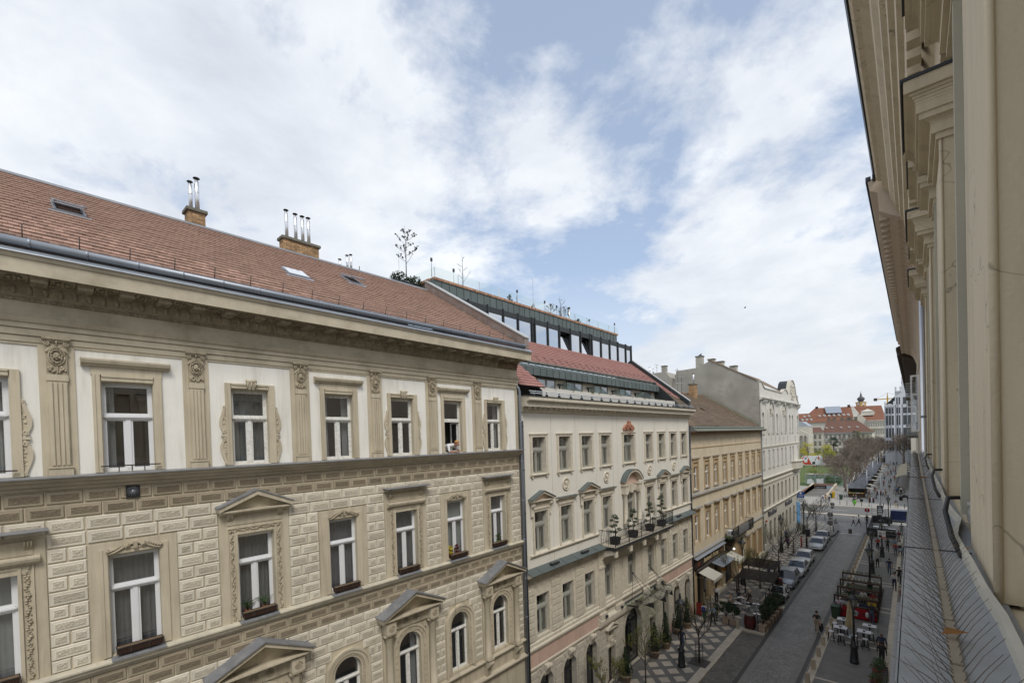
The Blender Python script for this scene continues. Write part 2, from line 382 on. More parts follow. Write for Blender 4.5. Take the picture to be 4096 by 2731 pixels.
def curtain_mb(w,z0,z1,amp=0.02,folds=9,gather=1.0):
 b=MB();n=folds*4;vs=[]
 for i in range(n+1):
  t=i/n;y=-w/2+w*t;x=amp*sin(t*folds*2*pi)+0.3*amp*sin(t*folds*3.7)
  vs+=[(x,y,z0),(x*0.7,y*gather,z1)]
 return b.add(vs,[(2*i,2*i+2,2*i+3,2*i+1)for i in range(n)],0,True)
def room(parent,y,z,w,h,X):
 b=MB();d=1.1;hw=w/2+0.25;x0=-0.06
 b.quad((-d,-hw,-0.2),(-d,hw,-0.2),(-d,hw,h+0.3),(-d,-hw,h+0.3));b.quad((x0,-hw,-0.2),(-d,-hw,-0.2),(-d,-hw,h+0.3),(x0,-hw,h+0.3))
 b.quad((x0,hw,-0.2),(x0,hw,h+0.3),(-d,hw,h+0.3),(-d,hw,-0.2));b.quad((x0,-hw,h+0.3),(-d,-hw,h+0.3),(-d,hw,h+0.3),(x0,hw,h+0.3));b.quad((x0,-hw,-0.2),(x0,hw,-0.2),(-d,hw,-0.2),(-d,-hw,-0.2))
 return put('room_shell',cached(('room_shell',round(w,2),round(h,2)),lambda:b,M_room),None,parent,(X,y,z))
def window1(parent,y,z,w,h,tz,X,mt,curt=None,arch=False,gl=None,thin=False,rooms=True,kw={}):
 gl=gl or G_win;kw=dict(kw)
 fr=put('window',cached(('window',w,h,tz,arch,mt.name,str(kw)),lambda:frame_mesh(w,h,tz,arch=arch,**kw),mt),None,parent,(X,y,z))
 for i,(a,b_,c,d)in enumerate(pane_rects(w,h,tz,**kw)):
  if arch and i==2:
   hw=w/2-0.06;zt=h-w/2
   def am(c=c):
    q=MB();q.poly([(0,hw,c-.05)]+[(0,*p)for p in arch_pts(0,zt,hw,10)]+[(0,-hw,c-.05)]);return q
   put('pane',cached(('pane','arch',w,h,gl.name),am,gl),None,fr,(X-0.005,y,z));continue
  def pm(a=a,b_=b_,c=c,d=d):
   q=MB();q.quad((0,a-.01,c-.01),(0,b_+.01,c-.01),(0,b_+.01,d+.01),(0,a-.01,d+.01));return q
  put('pane',cached(('pane',i,w,h,tz,gl.name,str(kw)),pm,gl),None,fr,(X-0.005,y,z),rot=(0,random.uniform(-.006,.006),random.uniform(-.012,.012)))
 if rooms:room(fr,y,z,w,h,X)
 if curt=='full':put('curtain',cached(('curtain',w,h),lambda:curtain_mb(w*0.98,0.03,h-0.03),M_curtd),None,fr,(X-0.16,y,z))
 elif curt=='light':put('curtain',cached(('curtainl',w,h),lambda:curtain_mb(w*0.98,0.03,h-0.03,0.015,7),M_curt),None,fr,(X-0.16,y,z))
 elif curt=='side':
  for s_ in(-1,1):put('curtain',cached(('curtains',w,h),lambda:curtain_mb(w*0.22,0.03,h-0.03,0.02,4),M_curt),None,fr,(X-0.18,y+s_*w*0.36,z))
 elif curt=='one':put('curtain',cached(('curtains',w,h),lambda:curtain_mb(w*0.22,0.03,h-0.03,0.02,4),M_curt),None,fr,(X-0.18,y-w*0.34,z))
 elif curt=='shut':
  b=MB()
  for s_ in(-1,1):
   b.box(-0.02,0,s_*0.01,s_*w*0.48,0.05,h-0.05)
   for(za,zb)in((0.15,h*0.3),(h*0.34,h*0.58),(h*0.66,h*0.95)):b.box(0,0.012,s_*w*0.1,s_*w*0.4,za,zb)
  put('inner_shutter',b,M_shut,fr,(X-0.14,y,z))
 return fr
XW=XF-0.19
curtU=['side','one','full','side','one',None,'side'];curtM=['light','full','full','full','full','shut','full']
for k,yc in enumerate(WC):
 old=k in(3,4,5,6)or k==2
 if k==5:
  fr=window1(H1,yc,15.5,1.0,2.2,1.36,XW,M_oldw,None)
  fr.name='open_window';WL[fr.name]=Vector((XW,yc,15.5))
  for c in[c for c in bpy.data.objects if c.parent==fr and c.name.startswith('pane')][:2]:bpy.data.objects.remove(c)
  def open_frame():
   b=MB()
   for sy in(-1,1):b.box(-0.05,0.03,sy*.5,sy*.45,0,2.2)
   b.box(-0.05,.03,-.45,.45,0,.05);b.box(-.05,.03,-.45,.45,2.15,2.2);b.box(-.05,.06,-.45,.45,1.31,1.41)
   for(ya,yb,za,zb)in((-.45,.45,1.41,1.455),(-.45,.45,2.105,2.15),(-.45,-.405,1.455,2.105),(.405,.45,1.455,2.105)):b.box(-.03,.015,ya,yb,za,zb)
   for sy in(-1,1):
    for(xa,xb,za,zb)in((-.50,-.045,.05,.10),(-.50,-.045,1.25,1.30),(-.095,-.05,.1,1.25),(-.50,-.455,.1,1.25)):b.box(xa,xb,sy*.44,sy*.40,za,zb)
   return b
  fr.data=cached(('open_window',),open_frame,M_oldw)
  put('curtain',curtain_mb(.3,0.03,2.1,.03,4),M_curt,fr,(XW-0.55,yc-.3,15.5))
 else:window1(H1,yc,15.5,1.0,2.2,1.36,XW,M_oldw if old else M_white,curtU[k])
 window1(H1,yc,11.0,1.0,2.43,1.60,XW,M_white,curtM[k])
for k,yc in enumerate(WC[1:]):window1(H1,yc-0.01,6.12,1.02,2.51,1.72,XW,M_oldw,['full','one',None,'side','one','one'][k],arch=True)
PC=[0.905,3.61,6.44,9.15,11.77,14.35]
mb=MB()
mb.box(XF,XF+0.028,HY0,HY1,18.44,18.56)
for y in PC:mb.box(XF,XF+0.03,y-0.30,y+0.30,15.48,18.44)
mb.box(XF,XF+0.03,HY1-0.17,HY1,15.48,18.44);mb.box(XF,XF+0.03,-1.85,-1.5,15.48,18.44)
put('panel_strips',mb,M_plas,H1)
def pilaster_mb():
 b=MB();b.box(0,0.08,-0.20,0.20,0,0.17);b.box(0,0.10,-0.21,0.21,0.17,0.20)
 b.box(0,0.055,-0.165,0.165,0.20,2.18);b.box(0,0.075,-0.18,0.18,2.18,2.32)
 for i in range(4):
  y=-0.12+0.08*i
  b.box(0.055,0.08,y-0.028,y+0.028,0.24,2.14)
 return b
def capital_mb():
 b=MB();h=0.87
 b.box(0,0.06,-0.17,0.17,0,h-0.03);b.box(0,0.13,-0.235,0.235,h-0.07,h);b.box(0,0.105,-0.21,0.21,h-0.10,h-0.07)
 for s_ in(-1,1):
  P=[];
  for i in range(22):
   a=i/21*3.4*pi;r=0.058*(1-i/25);P.append((0.085,s_*(0.165+r*cos(a+pi/2)),h-0.165+r*sin(a+pi/2)))
  b.tube([(0.085,s_*0.02,h-0.13)]+P,0.014,5)
  for j in range(7):b.ball((0.07,s_*(0.05+0.02*j),h-0.24-0.018*j),0.03,6,4,0,(0.8,1,1.3))
 R0=[(0.075,0.135*cos(2*pi*i/20),0.42+0.20*sin(2*pi*i/20))for i in range(21)]
 b.tube(R0,0.018,5)
 b.ball((0.06,0,0.42),0.085,10,7,0,(0.75,0.82,1.25));b.ball((0.125,0,0.40),0.02,6,4,0,(1,.7,1.8))
 for s_ in(-1,1):b.ball((0.112,s_*0.03,0.455),0.012,5,3);b.ball((0.10,s_*0.045,0.385),0.028,6,4)
 b.ball((0.10,0,0.345),0.02,6,4,0,(.7,1.3,.6))
 rg=random.Random(3)
 for i in range(26):
  a=2*pi*i/26;r=0.105+rg.uniform(-.012,.015);b.ball((0.085+rg.uniform(0,.02),r*.85*cos(a),0.425+r*1.35*sin(a)),rg.uniform(.016,.027),5,4)
 for s_ in(-1,1):
  for j in range(9):b.ball((0.075,s_*(0.04+0.10*rg.random()),0.05+0.17*rg.random()),rg.uniform(.018,.034),5,4,0,(.8,1,1.2))
 b.box(0.06,0.085,-0.012,0.012,0.03,0.2);b.tube([(0.09,0,h-0.1),(0.1,0,h-.22)],[.02,.004],5)
 return b
pm,cm=cached(('pilaster',),pilaster_mb,M_plas),cached(('mask_capital',),capital_mb,M_relief)
for y in PC+[-1.68]:
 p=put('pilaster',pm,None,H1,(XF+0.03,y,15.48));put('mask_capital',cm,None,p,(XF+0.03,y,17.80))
def surround_mb(h,hw=0.5,t=0.17,p=0.07,ear=False):
 b=MB();prof=[(0,0),(0.03,0.02),(p*.7,0.03),(p*.7,0.11),(p,0.12),(p,t),(0,t)]
 for s_ in(-1,1):
  b.prism([(x,s_*(hw+d),0)for x,d in prof],(0,0,h+t))if s_<0 else b.prism([(x,s_*(hw+d),0)for x,d in prof][::-1],(0,0,h+t))
 b.prism([(x,-hw+0.001,h+d)for x,d in prof][::-1],(0,2*hw-0.002,0));return b
sm=cached(('window_surround','u'),lambda:surround_mb(2.2),M_plas)
def hood_mb(hw,z,fr=0.20):
 b=MB();b.box(0,0.05,-hw+0.17,hw-0.17,z,z+fr)
 b.profy([(0,z+fr),(0.09,z+fr),(0.11,z+fr+0.05),(0.16,z+fr+0.06),(0.19,z+fr+0.13),(0.19,z+fr+0.17),(0,z+fr+0.20)],-hw,hw);return b
hm=cached(('hood',),lambda:hood_mb(0.86,2.37),M_plas)
def key_mb():
 b=MB();z=2.2;b.profy([(0.05,z),(0.11,z),(0.17,z+0.2),(0.05,z+0.2)],-0.1,0.1)
 for y in(-0.1,0,0.1):b.tube([(0.1,y,z),(0.175,y,z+0.21)],0.02,5)
 b.lathe((0.13,-0.14,z+0.24),[(0.055,0),(0.055,0.28)],10,axis='y');return b
km=cached(('keystone_scroll',),key_mb,M_plas)
def sidescroll_mb():
 b=MB()
 def S(z0,z1,flip):
  P=[];W=[]
  for i in range(25):
   t=i/24;z=z0+(z1-z0)*t;y=0.02+0.11*(sin(pi*t**1.4)**1.1)
   P.append((y,z));W.append(0.05+0.02*sin(pi*t))
  b.strip(P,W,0.05)
  fill=[(0.0,z)for _,z in P];K=len(P)
  b.add([(0.03,y,z)for y,z in P]+[(0.03,-0.02,z)for _,z in P],[(i,i+1,K+i+1,K+i)for i in range(K-1)])
 S(0.0,0.82,1);S(1.72,0.88,1);b.box(0,0.06,-0.02,0.13,0.82,0.88)
 def spir(yc,zc,r,ph,dr):
  b.tube([(0.045,yc+r*(1-i/22)*cos(ph+dr*i*.45),zc+r*(1-i/22)*sin(ph+dr*i*.45))for i in range(20)],0.016,5)
 spir(0.055,0.72,0.06,0.3,1);spir(0.055,0.98,0.06,-0.3,-1);spir(0.02,0.06,0.045,0,-1);spir(0.02,1.66,0.045,0,1)
 rg=random.Random(5)
 for i in range(22):b.ball((0.035,rg.uniform(.0,.07),rg.choice((rg.uniform(.25,.62),rg.uniform(1.1,1.45)))),rg.uniform(.012,.024),5,4)
 return b
ssm=cached(('side_scroll',),sidescroll_mb,M_plas)
for k,yc in enumerate(WC):
 s_=put('window_surround',sm,None,H1,(XF,yc,15.5))
 if k in(1,3,5):put('hood',hm,None,s_,(XF,yc,15.5))
 else:
  put('keystone_scroll',km,None,s_,(XF,yc,15.5))
  put('side_scroll',ssm,None,s_,(XF,yc+0.67,15.5));o=put('side_scroll',ssm,None,s_,(XF,yc-0.67,15.5));o.scale=(1,-1,1)
def pf(P):return[(XF+p,z)for p,z in P]
mb=MB();mb.profy(pf([(0,15.16),(.06,15.16),(.08,15.22),(.16,15.25),(.20,15.33),(.27,15.35),(.30,15.44),(.33,15.445),(0,15.47)]),HY0,HY1+0.04)
l1=put('ledge',mb,M_corn,H1);mb=MB();mb.profy(pf([(0,15.472),(.335,15.447),(.35,15.43),(.352,15.455),(0,15.487)]),HY0,HY1+0.12);put('ledge_sheet',mb,M_zincd,l1)
mb=MB();mb.profy(pf([(0,10.66),(.04,10.66),(.06,10.74),(.14,10.76),(.16,10.84),(.2,10.86),(.2,10.9),(0,10.95)]),HY0,HY1+0.02)
l2=put('sill_course',mb,mat('sill_course_stone',(0.52,0.475,0.37),0.85,.1,2,.2,50,dirt=(.30,.28,.24),dscale=3,damt=.6),H1)
for yc in WC:
 mb=MB();mb.profy(pf([(-.2,10.99),(0,10.96),(.21,10.906),(.21,10.89),(.22,10.89),(.22,10.916),(-.2,11.003)]),yc-.54,yc+.54);put('sill_sheet',mb,M_zincd,l2)
mb=MB();mb.profy(pf([(0,5.0),(.05,5.0),(.1,5.1),(.2,5.13),(.2,5.2),(0,5.26)]),HY0,HY1);mb.profy(pf([(0,5.78),(.05,5.78),(.1,5.9),(.16,5.92),(.16,5.97),(0,6.0)]),HY0,HY1);put('lower_ledge',mb,M_corn,H1)
mb=MB();prof=[(0,18.5),(.05,18.5),(.05,18.63),(.035,18.64),(.08,18.645),(.08,18.79),(.065,18.80),(.11,18.805),(.11,18.9),(.15,18.93),(.18,18.99),(.2,19.03),(.03,19.06),(.03,19.40),(0,19.4)]
mb.profy(pf(prof),HY0,HY1+.02);put('architrave',mb,M_corn,H1)
mb=MB();mb.profy(pf([(0,19.40),(.05,19.40),(.075,19.425),(.05,19.455),(.06,19.47),(.10,19.5),(.18,19.62),(.21,19.76),(.25,19.78),(.25,19.80),(0,19.80)]),HY0,15.7)
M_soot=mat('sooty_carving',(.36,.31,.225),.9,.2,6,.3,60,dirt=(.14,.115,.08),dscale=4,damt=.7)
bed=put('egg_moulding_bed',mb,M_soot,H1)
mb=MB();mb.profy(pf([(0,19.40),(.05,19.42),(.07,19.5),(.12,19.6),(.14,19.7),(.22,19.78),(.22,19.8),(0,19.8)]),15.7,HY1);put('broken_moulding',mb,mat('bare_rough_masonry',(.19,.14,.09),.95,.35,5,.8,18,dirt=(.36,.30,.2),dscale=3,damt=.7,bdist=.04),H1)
mb=MB();mb.profy(pf([(0,19.80),(.86,19.80),(.86,19.78),(.90,19.78),(.90,20.08),(.93,20.10),(.96,20.17),(.97,20.2),(.7,20.36),(0,20.36)]),HY0,HY1+.12);cor=put('cornice',mb,M_corn,H1)
mb=MB();mb.profy(pf([(.98,20.185),(1.0,20.185),(.995,20.205),(.72,20.385),(.70,20.375)]),HY0,HY1+.12);put('eave_sheet',mb,M_zinc,cor)
def egg_mb():
 b=MB();b.ball((0,0,0),0.075,8,6,0,(0.7,0.75,1.45))
 b.tube([(0.0-.03*(t/5),0.095*cos(pi+pi*t/10),0.05+0.15*sin(pi+pi*t/10))for t in range(11)],0.02,5)
 b.tube([(0.0,0.123,0.1),(-0.05,0.123,-0.1)],[0.014,0.02],5);b.ball((-0.05,0.123,-.1),.03,5,4,0,(.7,1.3,.6));return b
em=cached(('egg_ornament',),egg_mb,M_soot)
y=HY0+.12;k=0
while y<15.6:
 put('egg_ornament',em,None,bed,(XF+0.165,y,19.64));y+=0.2455
mb=MB();y=HY0+.05
while y<15.6:mb.lathe((XF+.07,y,19.428),[(.026,0),(.026,.07)],6,axis='y');mb.lathe((XF+.068,y+.088,19.428),[(.018,0),(.018,.05)],6,axis='y');y+=0.164
put('bead_moulding',mb,M_soot,bed)
def modil_mb():
 b=MB();b.box(.28,.78,-.15,.15,-.03,0);b.box(.26,.72,-.13,.13,-.11,-.03)
 rg=random.Random(2)
 for i in range(12):b.ball((.32+.33*rg.random(),-.09+.18*rg.random(),-.112),.022,5,3)
 return b
def coffer_mb():
 b=MB()
 for(xa,xb,ya,yb)in((.26,.30,-.2,.2),(.74,.78,-.2,.2),(.30,.74,-.2,-.165),(.30,.74,.165,.2)):b.box(xa,xb,ya,yb,-.035,0)
 for i in range(8):b.ball((.52+.09*cos(i*pi/4),.09*sin(i*pi/4),-.03),.04,5,4,0,(1,1,.8))
 b.ball((.52,0,-.05),.04,6,4);return b
mm,cfm=cached(('modillion',),modil_mb,M_soot),cached(('coffer_rosette',),coffer_mb,M_soot)
y=0.655-0.737*4
while y<16.6:
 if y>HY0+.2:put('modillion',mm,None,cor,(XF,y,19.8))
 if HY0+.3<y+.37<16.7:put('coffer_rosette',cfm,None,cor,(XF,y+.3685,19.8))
 y+=0.737
def relief_bar(b,ya,yb,za,zb,x,n,rg,horiz=False):
 L=(yb-ya)if horiz else(zb-za)
 for i in range(n):
  t=(i+.5)/n
  if horiz:y,z=ya+L*t,(za+zb)/2
  else:y,z=(ya+yb)/2,za+L*t
  wv=0.028*sin(t*L*21)
  q=rg.uniform(.018,.034)
  b.ball((x,y+(0 if horiz else wv),z+(wv if horiz else 0)),q,5,4,0,(.9,1.1,1.1))
  if i%2==0:b.ball((x,y+(rg.uniform(-.02,.02)if horiz else-wv*1.3),z+(-wv*1.3 if horiz else 0)),q*.7,5,3)
def midA():
 b=surround_mb(2.46,.5,.17,.06);b.box(0,.025,-.87,-.66,-.05,2.78);b.box(0,.025,.66,.87,-.05,2.78);b.box(0,.025,-.66,.66,2.62,2.78)
 return b
def scrollA():
 b=MB()
 for s_ in(-1,1):
  P=[(.06,s_*(.03+.5*t),2.67+.085*cos(t*3.3)-.03*t)for t in[i/12 for i in range(13)]]
  b.tube(P,[.045-.025*i/12 for i in range(13)],6)
  b.ball((.07,s_*.52,2.62),.045,7,5,0,(.7,1,1));b.ball((.075,s_*.16,2.71),.07,8,5,0,(.6,1,1));b.ball((.11,s_*.16,2.71),.028,6,4)
  for i in range(6):b.ball((.09,s_*.16+.05*cos(i*pi/3),2.71+.05*sin(i*pi/3)),.02,5,3)
  for i in range(5):b.ball((.06,s_*(.26+.05*i),2.72-.025*i),.03,5,3)
 b.box(0,.12,-.04,.04,2.63,2.8);return b
def midB():
 b=MB();b.box(0,.03,-.95,-.5,-.05,3.1);b.box(0,.03,.5,.95,-.05,3.1);b.box(0,.03,-.5,.5,2.43,3.1)
 for s_ in(-1,1):b.box(.03,.07,s_*.5,s_*.56,0,2.49);b.box(.03,.06,s_*.73,s_*.755,0,2.67)
 b.box(.03,.07,-.56,.56,2.49,2.55);b.box(.03,.06,-.755,.755,2.67,2.70);b.box(.03,.05,-.75,.75,2.78,3.08)
 return b
def reliefB():
 b=MB();rg=random.Random(9)
 for s_ in(-1,1):relief_bar(b,s_*.645-.08,s_*.645+.08,.02,2.5,.045,46,rg)
 relief_bar(b,-.55,.55,2.56,2.66,.045,22,rg,True)
 for s_ in(-1,1):
  for i in range(5):b.ball((.045,s_*.645+rg.uniform(-.04,.04),2.6+rg.uniform(-.04,.04)),.028,5,4)
 return b
def bracket_mb():
 b=MB();b.profy([(.03,0),(.07,.02),(.12,.12),(.16,.2),(.03,.2)],-.07,.07)
 for y in(-.05,0,.05):b.tube([(.07,y,.02),(.13,y,.12),(.17,y,.2)],.016,5)
 return b
def hoodB():
 b=MB();z=3.1;b.profy([(0,z),(.16,z),(.2,z+.05),(.26,z+.07),(.34,z+.15),(.36,z+.2),(0,z+.2)],-.99,.99);return b
def hoodBs():
 b=MB();b.profy([(0,3.33),(.37,3.295),(.375,3.31),(0,3.345)],-1.0,1.0);return b
def ped_mb(hw,z,rise,p=.34,t=.13,base=.12):
 """triangular pediment with raking cornice, tympanum set back"""
 b=MB();b.profy([(0,z),(p*.55,z),(p*.8,z+base*.6),(p*.8,z+base),(0,z+base)],-hw+.06,hw-.06)
 b.prism([(.06,-hw+.1,z+base),(.06,hw-.1,z+base),(.06,0,z+base+rise)],(-.05,0,0))
 for s_ in(-1,1):
  P=[(0,s_*hw,z+base-.02),(0,0,z+base+rise),(0,0,z+base+rise+t),(0,s_*(hw+.02),z+base+t-.04)]
  b.prism(P if s_>0 else P[::-1],(p*.92,0,0))
 return b
def pedsheet_mb(hw,z,rise,p=.34,t=.13,base=.12):
 b=MB()
 for s_ in(-1,1):
  P=[(0,0,z+base+rise+t+.004),(0,s_*(hw+.04),z+base+t-.042),(0,s_*(hw+.045),z+base+t-.005),(0,0,z+base+rise+t+.045)]
  b.prism(P if s_<0 else P[::-1],(p,0,0))
 return b
mA,sA,mB_,rB,bB,hB,hS=(cached((n,),f,m)for n,f,m in(('window_surround_a',midA,M_plas),('scroll_relief',scrollA,M_relief),('window_surround_b',midB,M_plas),('floral_relief',reliefB,M_relief),('bracket',bracket_mb,M_plas),('hood',hoodB,M_corn),('hood_sheet',hoodBs,M_zincd)))
pdm=cached(('pediment',),lambda:ped_mb(1.0,3.08,.4),M_plas);pds=cached(('pediment_sheet',),lambda:pedsheet_mb(1.0,3.08,.4),M_zincd)
for k,yc in enumerate(WC):
 if k in(1,3,5):
  s_=put('window_surround',mA,None,H1,(XF,yc,10.98));put('scroll_relief',sA,None,s_,(XF,yc,10.93))
 else:
  s_=put('window_surround',mB_,None,H1,(XF,yc,10.98));put('floral_relief',rB,None,s_,(XF,yc,10.98))
  for q in(-.68,.68):put('bracket',bB,None,s_,(XF,yc+q,13.88))
  if k==2:put('pediment',pdm,None,s_,(XF,yc,11.0));put('pediment_sheet',pds,None,s_,(XF,yc,11.0))
  else:put('hood',hB,None,s_,(XF,yc,10.98));put('hood_sheet',hS,None,s_,(XF,yc,10.98))
def archtrim_mb(r0,r1,zb,zs,p,n=14):
 b=MB()
 for s_ in(-1,1):b.box(0,p,s_*r0,s_*r1,zb,zs)
 A,B=arch_pts(0,zs,r1,n),arch_pts(0,zs,r0,n)
 for i in range(n):b.prism([(0,*A[i]),(0,*A[i+1]),(0,*B[i+1]),(0,*B[i])],(p,0,0))
 return b
def arch_plain():
 b=archtrim_mb(.50,.62,0,2.0,.035);b.join(archtrim_mb(.62,.74,0,2.0,.07));b.join(archtrim_mb(.74,.82,-.1,2.0,.11));return b
def arch_relief():
 b=MB();rg=random.Random(4)
 for i in range(24):
  a=pi*(i+.5)/24
  for rr in(.57,):b.ball((.045,rr*cos(a),2.0+rr*sin(a)),.028,5,4)
 for s_ in(-1,1):relief_bar(b,s_*.56-.05,s_*.56+.05,.1,2.0,.04,30,rg)
 return b
def arch_roset():
 b=MB()
 def ro(y,z):b.tube([(.05,y+.035*cos(t),z+.035*sin(t))for t in[i*pi/4 for i in range(9)]],.012,4)
 for i in range(9):
  a=pi*(i+.5)/9;ro(.66*cos(a),2.0+.66*sin(a))
 for s_ in(-1,1):
  for j in range(8):ro(s_*.66,.1+.24*j)
 return b
apm,arm,aros=cached(('arch_surround',),arch_plain,M_plas),cached(('arch_relief',),arch_relief,M_relief),cached(('arch_rosettes',),arch_roset,M_relief)
def col_mb():
 b=MB();b.box(-.02,.36,-.18,.18,0,.1)
 b.lathe((.17,0,.1),[(.17,0),(.18,.03),(.16,.07),(.165,.1),(.14,.13),(.145,.9),(.125,2.75),(.14,2.77),(.135,2.8)],14);return b
def colcap_mb():
 b=MB();b.box(.0,.36,-.2,.2,.12,.18);b.lathe((.17,0,.0),[(.13,0),(.15,.05),(.14,.1)],12)
 for s_ in(-1,1):b.tube([(.3,s_*(.16+.055*(1-i/16)*cos(i*.7)),.07+.055*(1-i/16)*sin(i*.7))for i in range(15)],.016,5);b.lathe((.06,s_*.17,.075),[(.06,0),(.06,.22)],8,axis='x')
 b.tube([(.33,-.16,.12),(.33,0,.1),(.33,.16,.12)],.015,5)
 for j in range(9):b.ball((.315,0,-.04-.075*j),.02-.0008*j,5,4)
 for s_ in(-1,1):
  for j in range(7):b.ball((.285,s_*.085,-.03-.06*j),.015,5,4)
 return b
def aedi_mb():
 b=MB();b.box(0,.06,-1.2,-.78,.12,3.05);b.box(0,.06,.78,1.2,.12,3.05);b.box(0,.06,-.78,.78,2.72,3.05)
 z=3.05
 b.box(0,.14,-.8,.8,z,z+.42)
 for s_ in(-1,1):b.box(0,.36,s_*.8,s_*1.2,z,z+.42)
 for yy in(-.46,0,.46):
  for q in(-.05,0,.05):b.box(.14,.165,yy+q-.016,yy+q+.016,z+.06,z+.36)
 return b
def aedros_mb():
 b=MB();z=0
 for(x,yy)in((0,0),):
  b.tube([(x,yy+.11*cos(t),z+.11*sin(t))for t in[i*pi/6 for i in range(13)]],.018,5);b.ball((x,yy,z),.035,6,4)
  for i in range(8):b.ball((x,yy+.06*cos(i*pi/4),z+.06*sin(i*pi/4)),.028,5,3)
 return b
def console_mb():
 b=MB();P=[(.04,-.8),(.1,-.78),(.13,-.6),(.16,-.35),(.30,-.2),(.36,-.1),(.36,0),(.04,0)]
 b.profy(P,-.14,.14)
 for y in(-.1,-.03,.04,.11):b.tube([(x+.01,y,z)for x,z in P[1:-1]],.014,4)
 return b
cmx,ccx,aem,aer,com=(cached((n,),f,m)for n,f,m in(('column',col_mb,M_plas),('column_capital',colcap_mb,M_relief),('aedicule',aedi_mb,M_plas),('frieze_rosette',aedros_mb,M_relief),('console',console_mb,M_plas)))
pd2=cached(('pediment2',),lambda:ped_mb(1.42,3.47,.62,.56,.14,.13),M_plas);pd2s=cached(('pediment2s',),lambda:pedsheet_mb(1.42,3.47,.62,.58,.14,.13),M_zincd)
for k,yc in enumerate(WC):
 if k==0:continue
 s_=put('arch_surround',apm,None,H1,(XF,yc-.01,6.12))
 if k in(1,3,5):put('arch_relief',arm,None,s_,(XF,yc-.01,6.12));continue
 put('arch_rosettes',aros,None,s_,(XF+.02,yc-.01,6.12))
 a=put('aedicule',aem,None,H1,(XF,yc-.03,5.92))
 for q in(-1.0,1.0):
  put('column',cmx,None,a,(XF,yc-.03+q,6.0));put('column_capital',ccx,None,a,(XF,yc-.03+q,8.8));put('console',com,None,a,(XF,yc-.03+q,5.92))
 [put('frieze_rosette',aer,None,a,(XF+x,yc-.03+q,9.18))for x,q in((.145,-.23),(.145,.23),(.365,-1.0),(.365,1.0))];put('pediment',pd2,None,a,(XF,yc-.03,5.92));put('pediment_sheet',pd2s,None,a,(XF,yc-.03,5.92))
def block_mb(L,h,dk):
 b=MB();g=.012;bev=.02;mg=.045;p=.035;y0,y1,z0,z1=g,L-g,g,h-g
 def ring(i,x):return[(x,y0+i,z0+i),(x,y1-i,z0+i),(x,y1-i,z1-i),(x,y0+i,z1-i)]
 b.add(ring(0,0)+ring(bev,p)+ring(bev+mg,p)+ring(bev+mg+.01,p+.008),[(i,(i+1)%4,4+(i+1)%4,4+i)for i in range(4)]+[(4+i,4+(i+1)%4,8+(i+1)%4,8+i)for i in range(4)]+[(8+i,8+(i+1)%4,12+(i+1)%4,12+i)for i in range(4)],0)
 i=bev+mg+.01;ny=max(2,int((L-2*i)/.045));nz=5;vs=[];fs=[]
 rg=random.Random(int(L*1000))
 for a in range(ny+1):
  for c in range(nz+1):
   e=a in(0,ny)or c in(0,nz)
   vs.append((p+.008+(0 if e else rg.uniform(-.002,.006)),y0+i+(y1-y0-2*i)*a/ny,z0+i+(z1-z0-2*i)*c/nz))
 for a in range(ny):
  for c in range(nz):q=a*(nz+1)+c;fs.append((q,q+nz+1,q+nz+2,q+1))
 b.add(vs,fs,1);return b
blocks=[];rows=[15.135,14.81,14.48,14.145,13.805,13.47,13.14,12.81,12.485,12.165,11.85,11.545,11.24,10.95]
rows2=[10.645-.3245*i for i in range(15)]
def free(z0,z1):
 ob=[]
 for k,yc in enumerate(WC):
  if z1>10.9:
   if k in(1,3,5):ob+=[(yc-.875,yc+.875)]if z0<13.7 else[]
   else:
    if z0<14.0:ob.append((yc-.955,yc+.955))
  else:
   if k in(1,3,5):
    r=.83
    if z0<8.1:ob.append((yc-r,yc+r))
    elif z0<8.95:dz=max(0.0,z0-8.1);q=math.sqrt(max(.03,r*r-dz*dz));ob.append((yc-q,yc+q))
   elif z0<9.4 and k:ob.append((yc-1.23,yc+1.17))
 ob.sort();res=[];a=HY0
 for p,q in ob:
  if p>a+.05:res.append((a,p))
  a=max(a,q)
 if a<HY1-.05:res.append((a,HY1-.0))
 return res
def lay(rows):
 for r in range(len(rows)-1):
  z1,z0=rows[r],rows[r+1]
  for a,b_ in free(z0,z1):
   L=b_-a
   if L<1.25:
    if L<.55:cuts=[a,b_]
    elif r%2:cuts=[a,a+round(L*.38,2),b_]if L>.8 else[a,b_]
    else:cuts=[a,a+round(L*.6,2),b_]if L>.8 else[a,a+L/2,b_]
   else:
    n=max(1,round(L/.645));st=L/n
    cuts=[a+i*st for i in range(n+1)]if r%2 else[a]+[a+(i+.5)*st for i in range(n)]+[b_]
   for i in range(len(cuts)-1):
    d=r+0.5*noise.noise((cuts[i]*.55,z0*.4,3.1))+.35*noise.noise((cuts[i]*2.1,7,1))
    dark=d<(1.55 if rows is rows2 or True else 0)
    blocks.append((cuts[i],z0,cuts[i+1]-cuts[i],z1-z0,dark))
lay(rows);lay(rows2)
blocks=[q for q in blocks if q[0]+q[2]>-2.2]
def vis(q):
 y,z=q[0]+q[2]/2,q[1]+q[3]/2
 if y<-.1 or(z<5.9 and y<12)or z<16-(14.6+.78*max(y,0))*.44:return 0
 return q[2]*q[3]/(14.8**2+y*y+(16-z)**2)
blocks.sort(key=vis,reverse=True)
rest=MB()
